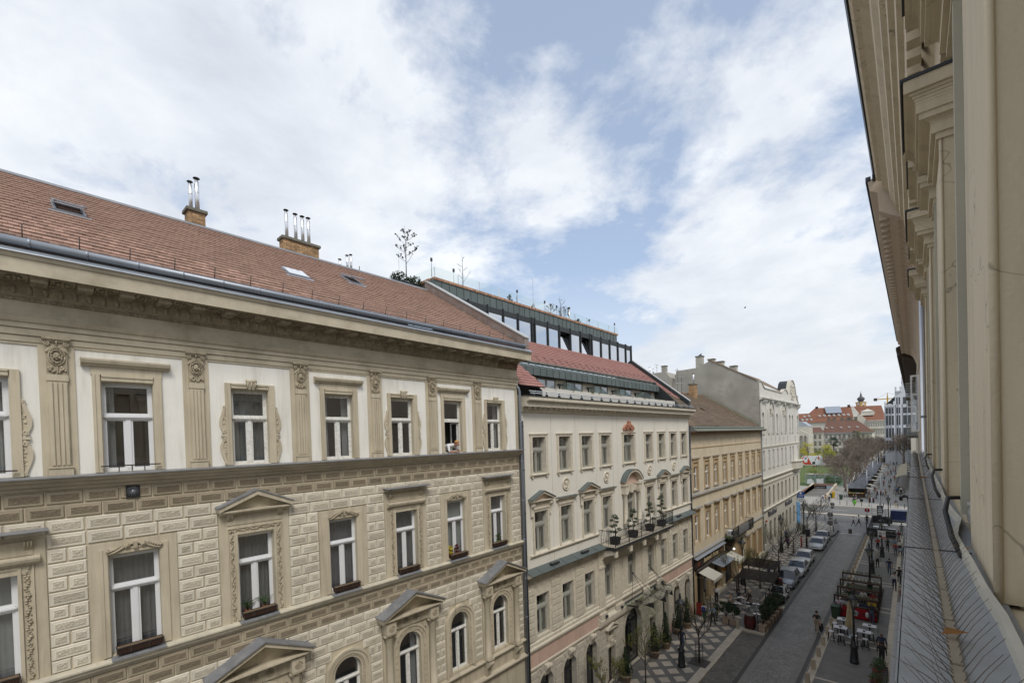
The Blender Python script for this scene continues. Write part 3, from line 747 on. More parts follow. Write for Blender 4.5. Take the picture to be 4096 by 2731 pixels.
for i,(y,z,L,h,dk)in enumerate(blocks):
 Lr=round(L*25)/25;key=('block',Lr,dk)
 if i<300:
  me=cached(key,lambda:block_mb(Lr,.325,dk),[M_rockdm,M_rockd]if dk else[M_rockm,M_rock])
  put('block',me,None,wall1,(XF,y,z),scale=(1,L/Lr,h/.325))
 else:
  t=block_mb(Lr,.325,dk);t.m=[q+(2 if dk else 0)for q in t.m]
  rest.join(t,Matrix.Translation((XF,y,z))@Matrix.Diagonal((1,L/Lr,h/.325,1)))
put('block_facing',rest,[M_rockm,M_rock,M_rockdm,M_rockd],wall1,kind='stuff')
# tiled roofs
def tile_mb(w,L,th=.022,sl=.61,lift=.03):
 """flat clay tile with a curved tail; origin at the middle of its tail, up the slope is -X"""
 a=math.atan(sl);ca,sa=cos(a),sin(a)
 tail=[(-w/2,.035),(-w/2,.02),(-w/4,.006),(0,0),(w/4,.006),(w/2,.02)]
 out=tail+[(w/2,L),(-w/2,L)]
 def P(y,s,n):
  n=n+lift*(1-s/L);return(-s*ca+n*sa,y,s*sa+n*ca)
 top=[P(y,s,th)for y,s in out];bot=[P(y,s,0)for y,s in tail[1:]]
 b=MB();b.add(top,[tuple(range(8))]);n=len(tail)-1
 b.add([top[1+i]for i in range(n)]+bot,[(i+1,i,n+i,n+i+1)for i in range(n-1)])
 b.quad(P(-w/2,.02,0),P(-w/2,.02,th),P(-w/2,L,th),P(-w/2,L,0));b.quad(P(w/2,.02,th),P(w/2,.02,0),P(w/2,L,0),P(w/2,L,th))
 return b
def tile_roof(parent,x0,z0,sl,regions,w,ex,mtl,near,seed=1,rough=.004,wob=0.0,name='roof',thick=.022,lift=.03,lo=None):
 """regions: (s0,s1,y0,y1) lengths up the slope; the 300 nearest tiles are pieces of their own"""
 rg=random.Random(seed);a=math.atan(sl);ca,sa=cos(a),sin(a);T=[]
 und=MB()
 for(s0,s1,y0,y1)in regions:
  und.quad((x0-s0*ca,y0,z0+s0*sa),(x0-s0*ca,y1,z0+s0*sa),(x0-s1*ca,y1,z0+s1*sa),(x0-s1*ca,y0,z0+s1*sa))
  n=int(round((s1-s0)/ex))
  for r in range(n):
   s=s0+r*ex;y=y0+(0 if r%2 else w/2)
   sag=wob*noise.noise((r*.35,0,seed))
   while y<y1+w*.3:
    wv=wob*noise.noise((y*.6,s*.6,seed))+sag
    T.append((s+rg.uniform(-rough,rough)+wv,y,rg.uniform(0,rough)+abs(wv)*.3));y+=w
 rf=put(name,und,M_under,parent)
 base=tile_mb(w*.975,ex*1.18,thick,sl,lift);me=base.mesh('tile');me.materials.append(mtl);rf_l=MB()
 def key(t):
  s,y,_=t;X=x0-s*ca;Z=z0+s*sa
  if y<near:return 1e9
  return X*X+y*y+(Z-16)**2
 T.sort(key=key)
 for i,(s,y,n)in enumerate(T):
  p=(x0-s*ca+n*sa,y,z0+s*sa+n*ca+.004)
  if i<300:put('tile',me,None,rf,p)
  else:rf_l.join(base,Matrix.Translation(p))
 if len(T)>300:put('tile_field',rf_l,[mtl],rf,kind='stuff')
 return rf
RX,RZ,RS=-14.08,20.44,.61
roof1=tile_roof(H1,RX,RZ,RS,[(0.0,8.5,HY0,HY1-.42)],.17,.34,M_tile,0.12,rough=.008,wob=.012,thick=.032,lift=.035)
mb=MB();mb.quad((RX-7.25,HY0,24.88),(RX-7.25,HY1,24.88),(RX-14,HY1,20.4),(RX-14,HY0,20.4));put('back_slope',mb,M_tile,roof1)
mb=MB();mb.profy([(RX-7.0,24.80),(RX-7.25,24.98),(RX-7.5,24.8),(RX-7.25,24.93)],HY0,HY1);put('ridge_sheet',mb,M_zincd,roof1)
a1=math.atan(RS);mb=MB();q0,q1=(RX-.1,RZ),(RX-7.6,RZ+7.5*RS)
mb.prism([(q0[0],16.62,q0[1]+.03),(q0[0],16.85,q0[1]+.03),(q0[0],16.85,q0[1]+.06),(q0[0],16.62,q0[1]+.06)],(q1[0]-q0[0],0,q1[1]-q0[1]));put('valley_sheet',mb,M_zinc,roof1)
mb=MB();mb.prism([(q0[0]+.2,16.9,q0[1]-.2),(q0[0]+.2,17.22,q0[1]-.2),(q0[0]+.2,17.22,q0[1]+.42),(q0[0]+.2,16.9,q0[1]+.42)],(q1[0]-q0[0],0,q1[1]-q0[1]));put('end_parapet',mb,mat('brown_parapet_sheet',(.25,.19,.16),.5,.15,3,metal=.2,dirt=(.38,.36,.35),dscale=2,damt=.5),roof1)
mb=MB();mb.prism([(q0[0]+.24,16.86,q0[1]+.43),(q0[0]+.24,17.34,q0[1]+.43),(q0[0]+.24,17.34,q0[1]+.48),(q0[0]+.24,16.86,q0[1]+.50)],(q1[0]-q0[0],0,q1[1]-q0[1]));put('parapet_coping',mb,mat('pale_zinc',(.50,.51,.50),.5,.1,3,metal=.2),roof1)
gx,gz=XF+.84,20.455
mb=MB();mb.lathe((gx,HY0,gz),[(.088,0),(.088,HY1-.25-HY0)],14,axis='y');gut=put('gutter',mb,M_gutter,H1)
def strap():b=MB();b.lathe((0,-.02,0),[(.092,0),(.097,.01),(.097,.035),(.092,.045)],14,axis='y',caps=False);return b
stm=cached(('gutter_strap',),strap,M_gutter)
y=.513-.9*2
while y<16.8:put('gutter_strap',stm,None,gut,(gx,y,gz));y+=.9
def rod():b=MB();b.tube([(0,0,0),(.10,0,.34)],.011,5);b.tube([(.02,0,.1),(-.2,0,.1)],.01,4);return b
rdm=cached(('snow_guard_rod',),rod,M_iron);mb=MB()
mb.tube([(RX-.17,HY0,RZ+.37),(RX-.17,HY1-.5,RZ+.37)],.006,4);mb.tube([(RX-.23,HY0,RZ+.25),(RX-.23,HY1-.5,RZ+.25)],.006,4)
sg=put('snow_guard',mb,M_iron,H1);y=.435-1.8
while y<16.9:put('snow_guard_rod',rdm,None,sg,(RX-.28,y,RZ+.17));y+=.9
def skyl(s,y0,y1,opened,lab):
 ca,sa=cos(a1),sin(a1)
 def P(ss,y,n):return(RX-ss*ca+n*sa,y,RZ+ss*sa+n*ca)
 b=MB();L=1.0 if opened else.8
 for(sa_,sb,ya,yb)in((s,s+.08,y0,y1),(s+L-.08,s+L,y0,y1),(s+.08,s+L-.08,y0,y0+.07),(s+.08,s+L-.08,y1-.07,y1)):
  b.add([P(sa_,ya,.03),P(sb,ya,.03),P(sb,yb,.03),P(sa_,yb,.03),P(sa_,ya,.12),P(sb,ya,.12),P(sb,yb,.12),P(sa_,yb,.12)],[(0,1,2,3),(7,6,5,4),(4,5,1,0),(5,6,2,1),(6,7,3,2),(7,4,0,3)])
 b.add([P(s-.12,y0-.1,.06),P(s-.12,y1+.1,.06),P(s,y1+.1,.08),P(s,y0-.1,.08)],[(0,1,2,3)])
 sk=put('skylight',b,M_zinc,roof1)
 lift=.30 if opened else.13
 g=MB();g.add([P(s+.04,y0+.04,lift),P(s+.04,y1-.04,lift),P(s+L-.04,y1-.04,.15),P(s+L-.04,y0+.04,.15)],[(0,1,2,3)]);put('skylight_glass',g,glass('sky_glass',(.3,.33,.36),.55,.05),sk)
 if opened:
  g=MB()
  for(ya,yb)in((y0,y0+.06),(y1-.06,y1)):g.add([P(s,ya,lift),P(s,yb,lift),P(s+L,yb,.15),P(s+L,ya,.15),P(s,ya,lift+.05),P(s,yb,lift+.05),P(s+L,yb,.2),P(s+L,ya,.2)],[(0,1,2,3),(7,6,5,4),(0,3,7,4),(1,5,6,2),(0,4,5,1)])
  g.add([P(s,y0,lift),P(s,y1,lift),P(s+.07,y1,lift),P(s+.07,y0,lift),P(s,y0,lift+.05),P(s,y1,lift+.05),P(s+.07,y1,lift+.05),P(s+.07,y0,lift+.05)],[(7,6,5,4),(0,4,5,1),(3,2,6,7)])
  put('skylight_sash',g,M_zinc,sk)
skyl(4.25,1.15,1.83,True,'');skyl(3.3,7.1,7.9,False,'');skyl(4.75,10.2,10.85,True,'')
def flue(parent,x,y,z,h,r=.075,disc=True):
 b=MB();b.lathe((0,0,0),[(r,0),(r,h),(r*.8,h+.01)],12);b.lathe((0,0,h*.62),[(r*1.04,0),(r*1.06,.02),(r*1.04,.04)],12)
 f=put('flue_pipe',b,M_steel,parent,(x,y,z));c=MB()
 for i in range(3):c.box(r*.7*cos(i*2.1)-.008,r*.7*cos(i*2.1)+.008,r*.7*sin(i*2.1)-.008,r*.7*sin(i*2.1)+.008,h,h+.12)
 c.lathe((0,0,h+.12),[(r*1.5,0),(r*1.35,.02),(.01,.06)],12);put('flue_cowl',c,M_black,f,(x,y,z))
def chimney(parent,x0,x1,y0,y1,z0,z1,name='chimney',bricks=True,body=None):
 b=MB();i=.012 if bricks else 0;b.box(x0+i,x1-i,y0+i,y1-i,z0,z1);ch=put(name,b,body or M_mortar,parent)
 if bricks:
  n=int((z1-z0)/.078);bw=.25
  for r in range(n):
   z=z0+r*.078
   def run(a0,a1_,fn,off):
    y=a0+(-bw/2 if off else 0)
    while y<a1_-.03:
     ya,yb=max(a0,y),min(a1_,y+bw-.012)
     if yb-ya>.03:fn(ya,yb,z)
     y+=bw
   def fx(ya,yb,z):put('brick',cached(('brick','x',round(yb-ya,2)),lambda:MB().box(-.06,.006,0,yb-ya,0,.066),M_brick),None,ch,(x1,ya,z))
   def fy(xa,xb,z):put('brick',cached(('brick','y',round(xb-xa,2)),lambda:MB().box(0,xb-xa,-.006,.06,0,.066),M_brick),None,ch,(xa,y0,z))
   run(y0-.004,y1,fx,r%2);run(x0,x1-.07,fy,(r+1)%2)
 c=MB();c.bbox(x0-.08,x1+.08,y0-.08,y1+.08,z1,z1+.13,.012);put('chimney_cap',c,M_conc,ch);return ch
ch1=chimney(roof1,-22.25,-21.7,5.28,5.86,24.6,25.62);flue(ch1,-22.0,5.44,25.74,1.05,.075);flue(ch1,-21.95,5.66,25.74,1.25,.085)
ch2=chimney(roof1,-22.15,-21.7,8.95,10.62,24.6,25.62)
for yy,h in((9.22,1.22),(9.64,1.18),(9.97,1.18),(10.26,1.2)):flue(ch2,-21.95,yy,25.74,h,.078)
ch3=chimney(H1,-24.6,-24.0,12.7,14.0,24.6,25.8,'rear_chimney',False,M_conc)
for yy,h in((13.05,.45),(13.5,.8),(13.73,.9)):flue(ch3,-24.2,yy,25.9,h,.07)
mb=MB()
for i in range(5):mb.tube([(-24.3,13.95+.09*i,25.9),(-24.3,14.3,26.25-.08*i)],.01,4);mb.tube([(-24.3,14.3-.09*i,25.9),(-24.3,13.95,26.15-.08*i)],.01,4)
mb.box(-24.32,-24.28,14.3,14.33,25.8,26.45);put('roof_trellis',mb,M_conc,H1)
def downpipe(parent,x,y,z0,z1,r,mtl,col=1.9,top=None):
 b=MB();pts=[(x,y,z0),(x,y,z1)]
 if top:pts+=[Vector((x,y,z1))+(Vector(top)-Vector((x,y,z1)))*.35+Vector((0,0,.08)),top]
 b.tube(pts,r,10);p=put('downpipe',b,mtl,parent);z=z0+1.2
 cm_=cached(('pipe_collar',r),lambda:MB().lathe((0,0,0),[(r*1.02,0),(r*1.18,.015),(r*1.18,.045),(r*1.02,.06)],10),mtl)
 while z<z1:put('pipe_collar',cm_,None,p,(x,y,z));z+=col
 return p
downpipe(H1,XF+.14,HY1+.06,0,18.35,.058,M_gutter,1.95,(XF+.05,HY1-.05,18.62))
mb=MB();mb.box(XF,XF+.06,2.03,2.30,14.82,15.13);v=put('wall_vent',mb,M_black,H1);mb=MB()
for i in range(16):mb.tube([(XF+.066,2.165,14.99),(XF+.066,2.165+.13*cos(i*pi/8),14.99+.13*sin(i*pi/8))],.004,4)
mb.ball((XF+.066,2.165,14.99),.035,8,4,0,(.3,1,1));put('vent_grille',mb,M_zinc,v)
for yc in WC[:2]:
 mb=MB();mb.box(XF+.10,XF+.13,yc-.58,yc+.58,15.63,15.66)
 for q in(-.25,0,.25):mb.box(XF+.105,XF+.125,yc+q-.01,yc+q+.01,15.5,15.63)
 put('window_rail',mb,M_iron,H1)
mb=MB();mb.tube([(XF+.23,12.62,10.95),(XF+.24,12.60,10.0),(XF+.14,12.57,9.0),(XF+.13,12.56,7.6),(XF+.18,12.6,6.2),(XF+.28,12.66,5.6)],.006,4);put('loose_cable',mb,M_black,H1)
def fbox_mb():
 b=MB();b.add([(-.08,-.44,0),(.08,-.44,0),(.08,.44,0),(-.08,.44,0),(-.1,-.46,.17),(.1,-.46,.17),(.1,.46,.17),(-.1,.46,.17)],[(0,3,2,1),(0,1,5,4),(1,2,6,5),(2,3,7,6),(3,0,4,7)])
 for i in range(23):b.box(.085,.1,-.44+.04*i-.006,-.44+.04*i+.006,.02,.15)
 return b
fbm=cached(('box_body',),fbox_mb,M_box);slm=cached(('soil',),lambda:MB().box(-.09,.09,-.445,.445,.13,.155),M_soil)
frm=cached(('front_rail',),lambda:MB().box(.105,.118,-.47,.47,.15,.175).box(.105,.118,-.2,-.185,0,.15).box(.105,.118,.16,.175,0,.15).box(.105,.118,-.47,-.455,0,.15).box(.105,.118,.455,.47,0,.15),M_iron)
blab={1:'empty brown flower box on the sill of the nearest fully visible window',2:'brown flower box under the pedimented window with potted spiky plants',3:'empty brown flower box below the scroll relief, third window from the left',4:'brown flower box on the sill under the flat hooded fourth window',5:'brown flower box before the window with white inner shutters and yellow flowers',6:'brown flower box with low greens at the window beside the downpipe',0:'brown flower box cut off at the left picture edge'}
for k,yc in enumerate(WC):
 t=thing('flower_box',blab[k],'flower box',(XF+.06,yc+.02,11.005),0,'flower boxes on the middle floor sills')
 part('box_body',fbm,None,t);part('soil',slm,None,t);part('front_rail',frm,None,t)
def pot(x,y,z,kind,label):
 t=thing('potted_plant',label,'potted plant',(x,y,z),0,'potted plants behind the window panes');rg=random.Random(int(y*100))
 part('pot',MB().lathe((0,0,0),[(.05,0),(.07,.12),(.078,.12),(.078,.14),(.06,.14)],10),M_terra,t);b=MB()
 if kind=='spiky':
  for i in range(16):
   a=rg.uniform(0,2*pi);l=rg.uniform(.2,.42);P=[(0,0,.12),(.1*l*cos(a),.25*l*sin(a),.12+l*.7),(.22*l*cos(a),.75*l*sin(a),.12+l*.8)]
   b.tube(P,[.012,.014,.002],3)
 else:
  for i in range(70):
   a=rg.uniform(0,2*pi);r=rg.uniform(0,.17);z_=.15+rg.uniform(0,.38)*(1-r);s_=rg.uniform(.03,.06);d=Vector((rg.uniform(-1,1),rg.uniform(-1,1),rg.uniform(-.3,.6))).normalized();e=d.orthogonal()*s_*.6
   p=Vector((r*cos(a)*.5,r*sin(a),z_));b.add([tuple(p-e),tuple(p+d*s_),tuple(p+e),tuple(p-d*s_)],[(0,1,2,3)])
 part('leaves',b,mat('yellow_flowers',(.45,.36,.03),.7,.3,20)if kind=='yellow' else mat('dark_red_leaf',(.12,.035,.03),.7,.3,20)if kind=='red' else M_leaf,t)
zs_=11.02
pot(XW+.09,4.72,zs_,'spiky','spiky green plant in a terracotta pot, left pane under the pediment');pot(XW+.09,5.2,zs_,'spiky','spiky green plant in a terracotta pot, right pane under the pediment')
pot(XW+.09,12.6,zs_,'yellow','small yellow flowers in a pot before white shutters');pot(XW+.09,12.98,zs_,'red','dark red leafed plant in a pot before white shutters');pot(XW+.09,15.62,zs_,'leafy','bushy green plant in a pot, window nearest the downpipe')
# the hotel
M_hot=mat('hotel_smooth_render',(0.70,0.67,0.59),0.85,0.03,0.8,0.15,60,dirt=(0.58,0.54,0.46),dscale=0.6,damt=0.3)
M_lime=mat('pale_limestone',(0.60,0.545,0.44),0.8,0.12,5,0.3,40,dirt=(0.40,0.345,0.26),dscale=3.5,damt=0.5)
M_limes=mat('pale_limestone_blocks',(0.56,0.51,0.41),0.85,0.14,7,0.5,35,rnd=.07,dirt=(0.36,0.31,0.235),dscale=4,damt=0.45)
M_limer=mat('rough_limestone_face',(0.59,0.54,0.44),0.9,0.2,12,0.9,30,rnd=.08,dirt=(0.37,0.32,0.245),dscale=4,damt=0.45,bdist=.03)
M_pink=mat('pink_stone_frieze',(0.56,0.40,0.32),0.7,0.08,3,.1,40,rnd=.07)
M_rosso=mat('red_marble',(0.42,0.20,0.13),0.6,0.2,8,0.2,40)
M_slate=mat('grey_green_standing_seam',(0.125,0.15,0.145),0.5,0.10,1.5,metal=.3,rnd=.10)
M_slated=mat('charcoal_sheet',(0.045,0.05,0.052),0.5,0.10,2,metal=.3)
M_gwin=mat('sage_grey_window_frame',(0.33,0.33,0.29),0.5,0.04,3)
M_blindc=mat('pale_green_curtain',(0.42,0.44,0.33),0.9,0.06,3)
M_dwood=mat('dark_door_frame',(0.028,0.03,0.033),0.4,0.1,3,spec=.5)
M_frost=glass('frosted_glass',(.70,.78,.76),.25,.35)
M_clear=glass('clear_railing_glass',(.93,.96,.95),.02,0,.16)
G_big=glass('sky_reflecting_glass',(.10,.12,.15),.62,0.01)
G_dark=glass('dark_shop_glass',(.25,.27,.28),.10)
XH=-14.85;HA,HB=17.36,40.28
H2=thing('hotel','pale cream hotel with pediments, long black balcony and glazed top storey','building',(XH,29,0))
HWC=[18.84,21.19,23.51,25.75,28.95,32.1,34.4,36.7,38.98]
def hw(k):return.775 if k==4 else.56
J=[HA,19.75,22.11,24.42,26.6,27.19,30.11+.5,30.72+.4,33.05,35.43,37.72,40.05,HB]
J=[HA,19.98,22.33,24.62,26.72,27.35,30.55,31.15,33.24,35.55,37.85,40.05,HB]
oA=[(c-hw(k),c+hw(k),14.15,16.05)for k,c in enumerate(HWC)];oB=[(c-hw(k),c+hw(k),10.03,12.14)for k,c in enumerate(HWC)]
oC=[(c-.54,c+.54,5.6,7.77)for c in HWC]
mb=MB();wall_open(mb,XH-.03,HA,HB,9.2,17.35,oA+oB,.35,0,1)
GD=[(18.25,19.5,.0,3.62,1),(20.42,21.75,0,3.62,1),(22.72,24.05,0,3.62,1),(25.3,26.25,0,2.46),(25.42,26.15,3.0,3.42),(27.55,30.15,0,4.05,1),(31.45,32.4,0,2.46),(31.55,32.3,3.0,3.42),(33.75,34.95,0,3.62,1),(35.95,37.2,.9,3.62,1),(38.3,39.55,.9,3.62,1)]
wall_open(mb,XH,HA,HB,0,9.2,oC+GD,.4,1,1)
mb.quad((XH,HB,0),(XH-8,HB,0),(XH-8,HB,18.2),(XH,HB,18.2),0);mb.quad((XH,HA,0),(XH,HA,18.2),(XH-8,HA,18.2),(XH-8,HA,0),0)
w2=put('wall',mb,[M_hot,M_lime],H2)
for i in range(len(J)-1):
 a,b_=J[i]+(.014 if i else 0),J[i+1]-(.014 if i<len(J)-2 else 0);p=MB()
 wall_open(p,XH,a,b_,9.26,17.33,[o for o in oA+oB if a<o[0]and o[1]<b_],.03)
 p.quad((XH,a,9.26),(XH,a,17.33),(XH-.03,a,17.33),(XH-.03,a,9.26));p.quad((XH,b_,9.26),(XH-.03,b_,9.26),(XH-.03,b_,17.33),(XH,b_,17.33))
 put('wall_panel',p,M_hot,w2)
HX=XH-.23
kwH=dict(transom=.2,mull=.045)
for k,c in enumerate(HWC):
 for(z,h,tz)in((14.15,1.9,1.22),(10.03,2.11,1.38),(5.6,2.17,1.42)):
  wv=1.55 if(k==4 and z>8)else(1.08 if z<8 else 1.12)
  fr=window1(H2,c,z,wv,h,tz,HX,M_gwin,None,kw=kwH)
  for s_ in(-1,1):put('curtain',cached(('hcurt',h),lambda:curtain_mb(.3,.05,h-.05,.02,4),M_blindc),None,fr,(HX-.2,c+s_*(wv/2-.19),z))
def htrim(w,h,t=.17,p=.06):
 b=MB();
 for s_ in(-1,1):b.box(0,p,s_*w,s_*(w+t),-.02,h+.02);b.box(p,p+.02,s_*(w+t-.05),s_*(w+t),-.02,h+.1)
 b.box(0,p,-w-t,w+t,h+.02,h+.12);b.box(0,p+.03,-w-t-.03,w+t+.03,h+.12,h+.16);b.box(0,p+.05,-w-t-.05,w+t+.05,h+.16,h+.2);return b
def hsill(w):
 b=MB();b.profy([(-.3,.0),(.12,-.03),(.12,-.08),(.06,-.14),(0,-.14)],-w-.22,w+.22)
 for s_ in(-1,1):b.box(0,.09,s_*(w+.0),s_*(w+.12),-.22,-.14)
 return b
def hped(w):
 b=ped_mb(w+.42,.36,.36,.32,.1,.1);b.box(0,.05,-w-.2,w+.2,0,.36)
 return b
def hcons():
 b=MB();b.profy([(.05,-.62),(.12,-.6),(.1,-.4),(.12,-.15),(.24,-.02),(.26,.06),(.05,.06)],-.08,.08);b.lathe((.17,-.1,-.02),[(.08,0),(.08,.2)],8,axis='y');return b
def hflat(w):
 b=MB();b.box(0,.05,-w-.2,w+.2,.0,.28);b.profy([(0,.28),(.1,.28),(.14,.34),(.22,.38),(.24,.44),(0,.44)],-w-.4,w+.4);return b
for k,c in enumerate(HWC):
 w_=hw(k)
 t=put('window_trim',cached(('htA',w_),lambda:htrim(w_,1.9),M_lime),None,H2,(XH,c,14.15));put('window_sill',cached(('hsl',w_),lambda:hsill(w_),M_lime),None,t,(XH,c,14.15))
 if k==4:continue
 t=put('window_trim',cached(('htB',w_),lambda:htrim(w_,2.11,.14),M_lime),None,H2,(XH,c,10.03))
 if k in(0,2,6,8):
  put('pediment',cached(('hped',w_),lambda:hped(w_),M_lime),None,t,(XH,c,12.3));put('pediment_sheet',cached(('hpeds',w_),lambda:pedsheet_mb(w_+.42,.36,.36,.34,.1,.1),M_slate),None,t,(XH,c,12.3))
  put('tympanum',cached(('htym',),lambda:MB().prism([(.062,-.7,.5),(.062,.7,.5),(.062,0,.78)],(.01,0,0)),M_pink),None,t,(XH,c,12.3))
  for s_ in(-1,1):put('console',cached(('hcon',),hcons,M_lime),None,t,(XH,c+s_*(w_+.22),12.55))
 else:
  put('hood',cached(('hflat',w_),lambda:hflat(w_),M_lime),None,t,(XH,c,12.24));put('hood_sheet',cached(('hfls',w_),lambda:MB().box(0,.26,-w_-.42,w_+.42,.442,.46),M_slate),None,t,(XH,c,12.24))
t=put('crest',MB().box(0,.1,-.8,.8,0,.14).box(0,.16,-.14,.14,.14,.62).profx([(-.75,.14),(-.6,.3),(-.3,.42),(-.14,.45),(-.14,.14)],0,.12).profx([(.75,.14),(.14,.14),(.14,.45),(.3,.42),(.6,.3)],0,.12),M_rosso,H2,(XH,HWC[4],16.38));b=MB();rg=random.Random(1)
for i in range(20):b.ball((.17,rg.uniform(-.5,.5),rg.uniform(.0,.4)),.06,5,4)
for i in range(6):b.ball((.16,rg.uniform(-.05,.05),-.1-.05*i),.05-.005*i,5,4)
put('crest_carving',b,M_rosso,t,(XH,HWC[4],16.38))
b=MB();b.box(0,.35,-1.2,-.8,-.1,.45);b.box(0,.35,.8,1.2,-.1,.45);b.box(0,.12,-.8,.8,0,.4);b.box(0,.4,-1.28,-.75,.45,.55);b.box(0,.4,.75,1.28,.45,.55);b.box(0,.2,-.16,.16,-.1,.5)
A0,A1=arch_pts(0,.0,1.5,12,R(30),R(150)),arch_pts(0,.0,1.36,12,R(30),R(150))
for i in range(12):b.prism([(0,*A0[i]),(0,*A0[i+1]),(0,*A1[i+1]),(0,*A1[i])],(.42,0,0))
t=put('round_pediment',b,M_lime,H2,(XH,HWC[4],12.15));b=MB();A2=arch_pts(0,0,1.53,12,R(29),R(151))
for i in range(12):b.prism([(0,*A2[i]),(0,*A2[i+1]),(0,*A0[i+1]),(0,*A0[i])],(.46,0,0))
put('pediment_sheet',b,M_slate,t,(XH,HWC[4],12.15));b=MB();b.prism([(.03,*p)for p in A1]+[(.03,-1.1,.5),(.03,1.1,.5)][::1],(.03,0,0));put('tympanum',b,M_pink,t,(XH,HWC[4],12.15))
for s_ in(-1,1):put('column',MB().lathe((.2,0,0),[(.17,0),(.17,.12),(.14,.16),(.12,1.95),(.15,2.0),(.17,2.08)],12),M_lime,t,(XH,HWC[4]+s_*1.0,10.0))
def medal():
 b=MB();b.lathe((0,0,0),[(.36,0),(.36,.05),(.33,.07),(.30,.05),(.28,.03),(.01,.03)],20,axis='x',caps=False)
 b.ball((.05,.02,.02),.14,8,6,0,(.5,.9,1.2));b.ball((.06,.0,.08),.12,7,5,0,(.5,1.2,.7));b.ball((.08,.1,.0),.04,5,4);b.ball((.04,0,-.17),.12,7,4,0,(.5,1.3,.7));return b
for c in(HWC[1],HWC[3],HWC[5],HWC[7]):put('medallion',cached(('medallion',),medal,M_lime),None,H2,(XH,c+.05,13.36))
def hp(P):return[(XH+p,z)for p,z in P]
mb=MB();mb.profy(hp([(0,9.80),(.05,9.80),(.12,9.9),(.12,9.96),(-.1,10.0),(0,9.9)]),HA+.5,24.6);mb.profy(hp([(0,9.80),(.05,9.80),(.12,9.9),(.12,9.96),(-.1,10.0),(0,9.9)]),33.8,HB);put('sill_course',mb,M_lime,H2)
for(ya,yb)in((HA+.05,24.7),(33.6,HB)):
 mb=MB();mb.profy(hp([(0,8.84),(.3,8.92),(.38,9.0),(.5,9.02),(.5,9.08),(0,9.26)]),ya,yb);l=put('ledge',mb,M_lime,H2)
 mb=MB();mb.profy(hp([(0,9.265),(.51,9.085),(.54,9.05),(.55,9.08),(0,9.29)]),ya-.02,yb+.02)
 y=ya+.8
 while y<yb:mb.profy(hp([(0,9.29),(.55,9.085),(.55,9.10),(0,9.305)]),y,y+.02);y+=1.1
 put('ledge_sheet',mb,M_slate,l)
mb=MB();mb.profy(hp([(0,4.95),(.06,4.95),(.1,5.08),(.14,5.1),(.14,5.2),(.06,5.24),(.06,5.4),(0,5.45)]),HA,HB);mb.profy(hp([(0,4.0),(.05,4.0),(.08,4.1),(.08,4.16),(0,4.18)]),HA,24.4);mb.profy(hp([(0,4.0),(.05,4.0),(.08,4.1),(.08,4.16),(0,4.18)]),33.6,HB)
put('string_course',mb,M_lime,H2)
for i in range(8):put('frieze_slab',MB().box(XH,XH+.015,17.5+i*.86,18.34+i*.86,4.2,4.93),M_pink,H2)
for i in range(8):put('frieze_slab',MB().box(XH,XH+.015,33.7+i*.815,34.5+i*.815,4.2,4.93),M_pink,H2)
mb=MB()
for(ya,yb)in((24.4,25.12),(26.4,27.35),(30.4,31.3),(32.75,33.6)):mb.box(XH,XH+.10,ya,yb,4.1,8.85);mb.box(XH+.10,XH+.16,ya+.02,yb-.02,7.7,7.85);mb.box(XH+.1,XH+.2,ya-.05,yb+.05,4.3,4.9)
mb.profy(hp([(0,4.05),(.2,4.1),(.24,4.25),(.24,4.5),(.12,4.6),(0,4.65)]),24.3,33.7);put('centre_pilasters',mb,M_lime,H2)
def trig():
 b=MB()
 for q in(-.42,-.32,.32,.42):b.box(0,.05,q-.035,q+.035,0,.5)
 b.box(0,.04,-.5,-.24,.42,.5);b.box(0,.04,.24,.5,.42,.5);b.tube([(.03,.12*cos(t),.27+.14*sin(t))for t in[i*pi/6 for i in range(13)]],.025,5);return b
for c in(17.85,20.0,22.35,24.2,34.1,35.55,37.85,39.9):put('frieze_ornament',cached(('trig',),trig,M_lime),None,H2,(XH,c,8.28))
hb=[]
piers=[(HA+.02,HWC[0]-.72)]+[(HWC[i]+.72,HWC[i+1]-.72)for i in range(8)]+[(HWC[8]+.72,HB-.03)]
for i,(a,b_)in enumerate(piers):
 if i in(3,4,5):continue
 for r in range(8):hb.append((a,5.5+r*.34,b_-a,.34,.05))
gp=[(HA+.03,18.1),(19.65,20.27),(21.9,22.57),(24.2,25.2),(26.35,27.4),(30.3,31.35),(32.5,33.6),(35.1,35.8),(37.35,38.15),(39.7,HB-.03)]
for(a,b_)in gp:
 for r in range(8):hb.append((a,.85+r*.385,b_-a,.385,.05))
for r,z in((0,3.1),(1,3.49)):
 pass
def hblock(L,h):
 b=MB();g=.022;p=.055
 def ring(i,x):return[(x,g+i,g+i),(x,L-g-i,g+i),(x,L-g-i,h-g-i),(x,g+i,h-g-i)]
 b.add(ring(-.004,0)+ring(0,p)+ring(.012,p+.012),[(i,(i+1)%4,4+(i+1)%4,4+i)for i in range(4)]+[(4+i,4+(i+1)%4,8+(i+1)%4,8+i)for i in range(4)]+[(8,9,10,11)]);return b
for(y,z,L,h,_)in hb:put('block',cached(('hblock',round(L,2),h),lambda:hblock(L,h),M_limer if z<4 else M_limes),None,w2,(XH,y,z))
def vouss(r,n=9):
 out=[]
 for i in range(n):
  a0,a1_=pi*i/n+.02,pi*(i+1)/n-.02;ro=r+(.55 if i%2==0 else.42)
  out.append([(r+.02)*cos(a0),(r+.02)*sin(a0),(r+.02)*cos(a1_),(r+.02)*sin(a1_),ro*cos(a1_),ro*sin(a1_),ro*cos(a0),ro*sin(a0)])
 return out
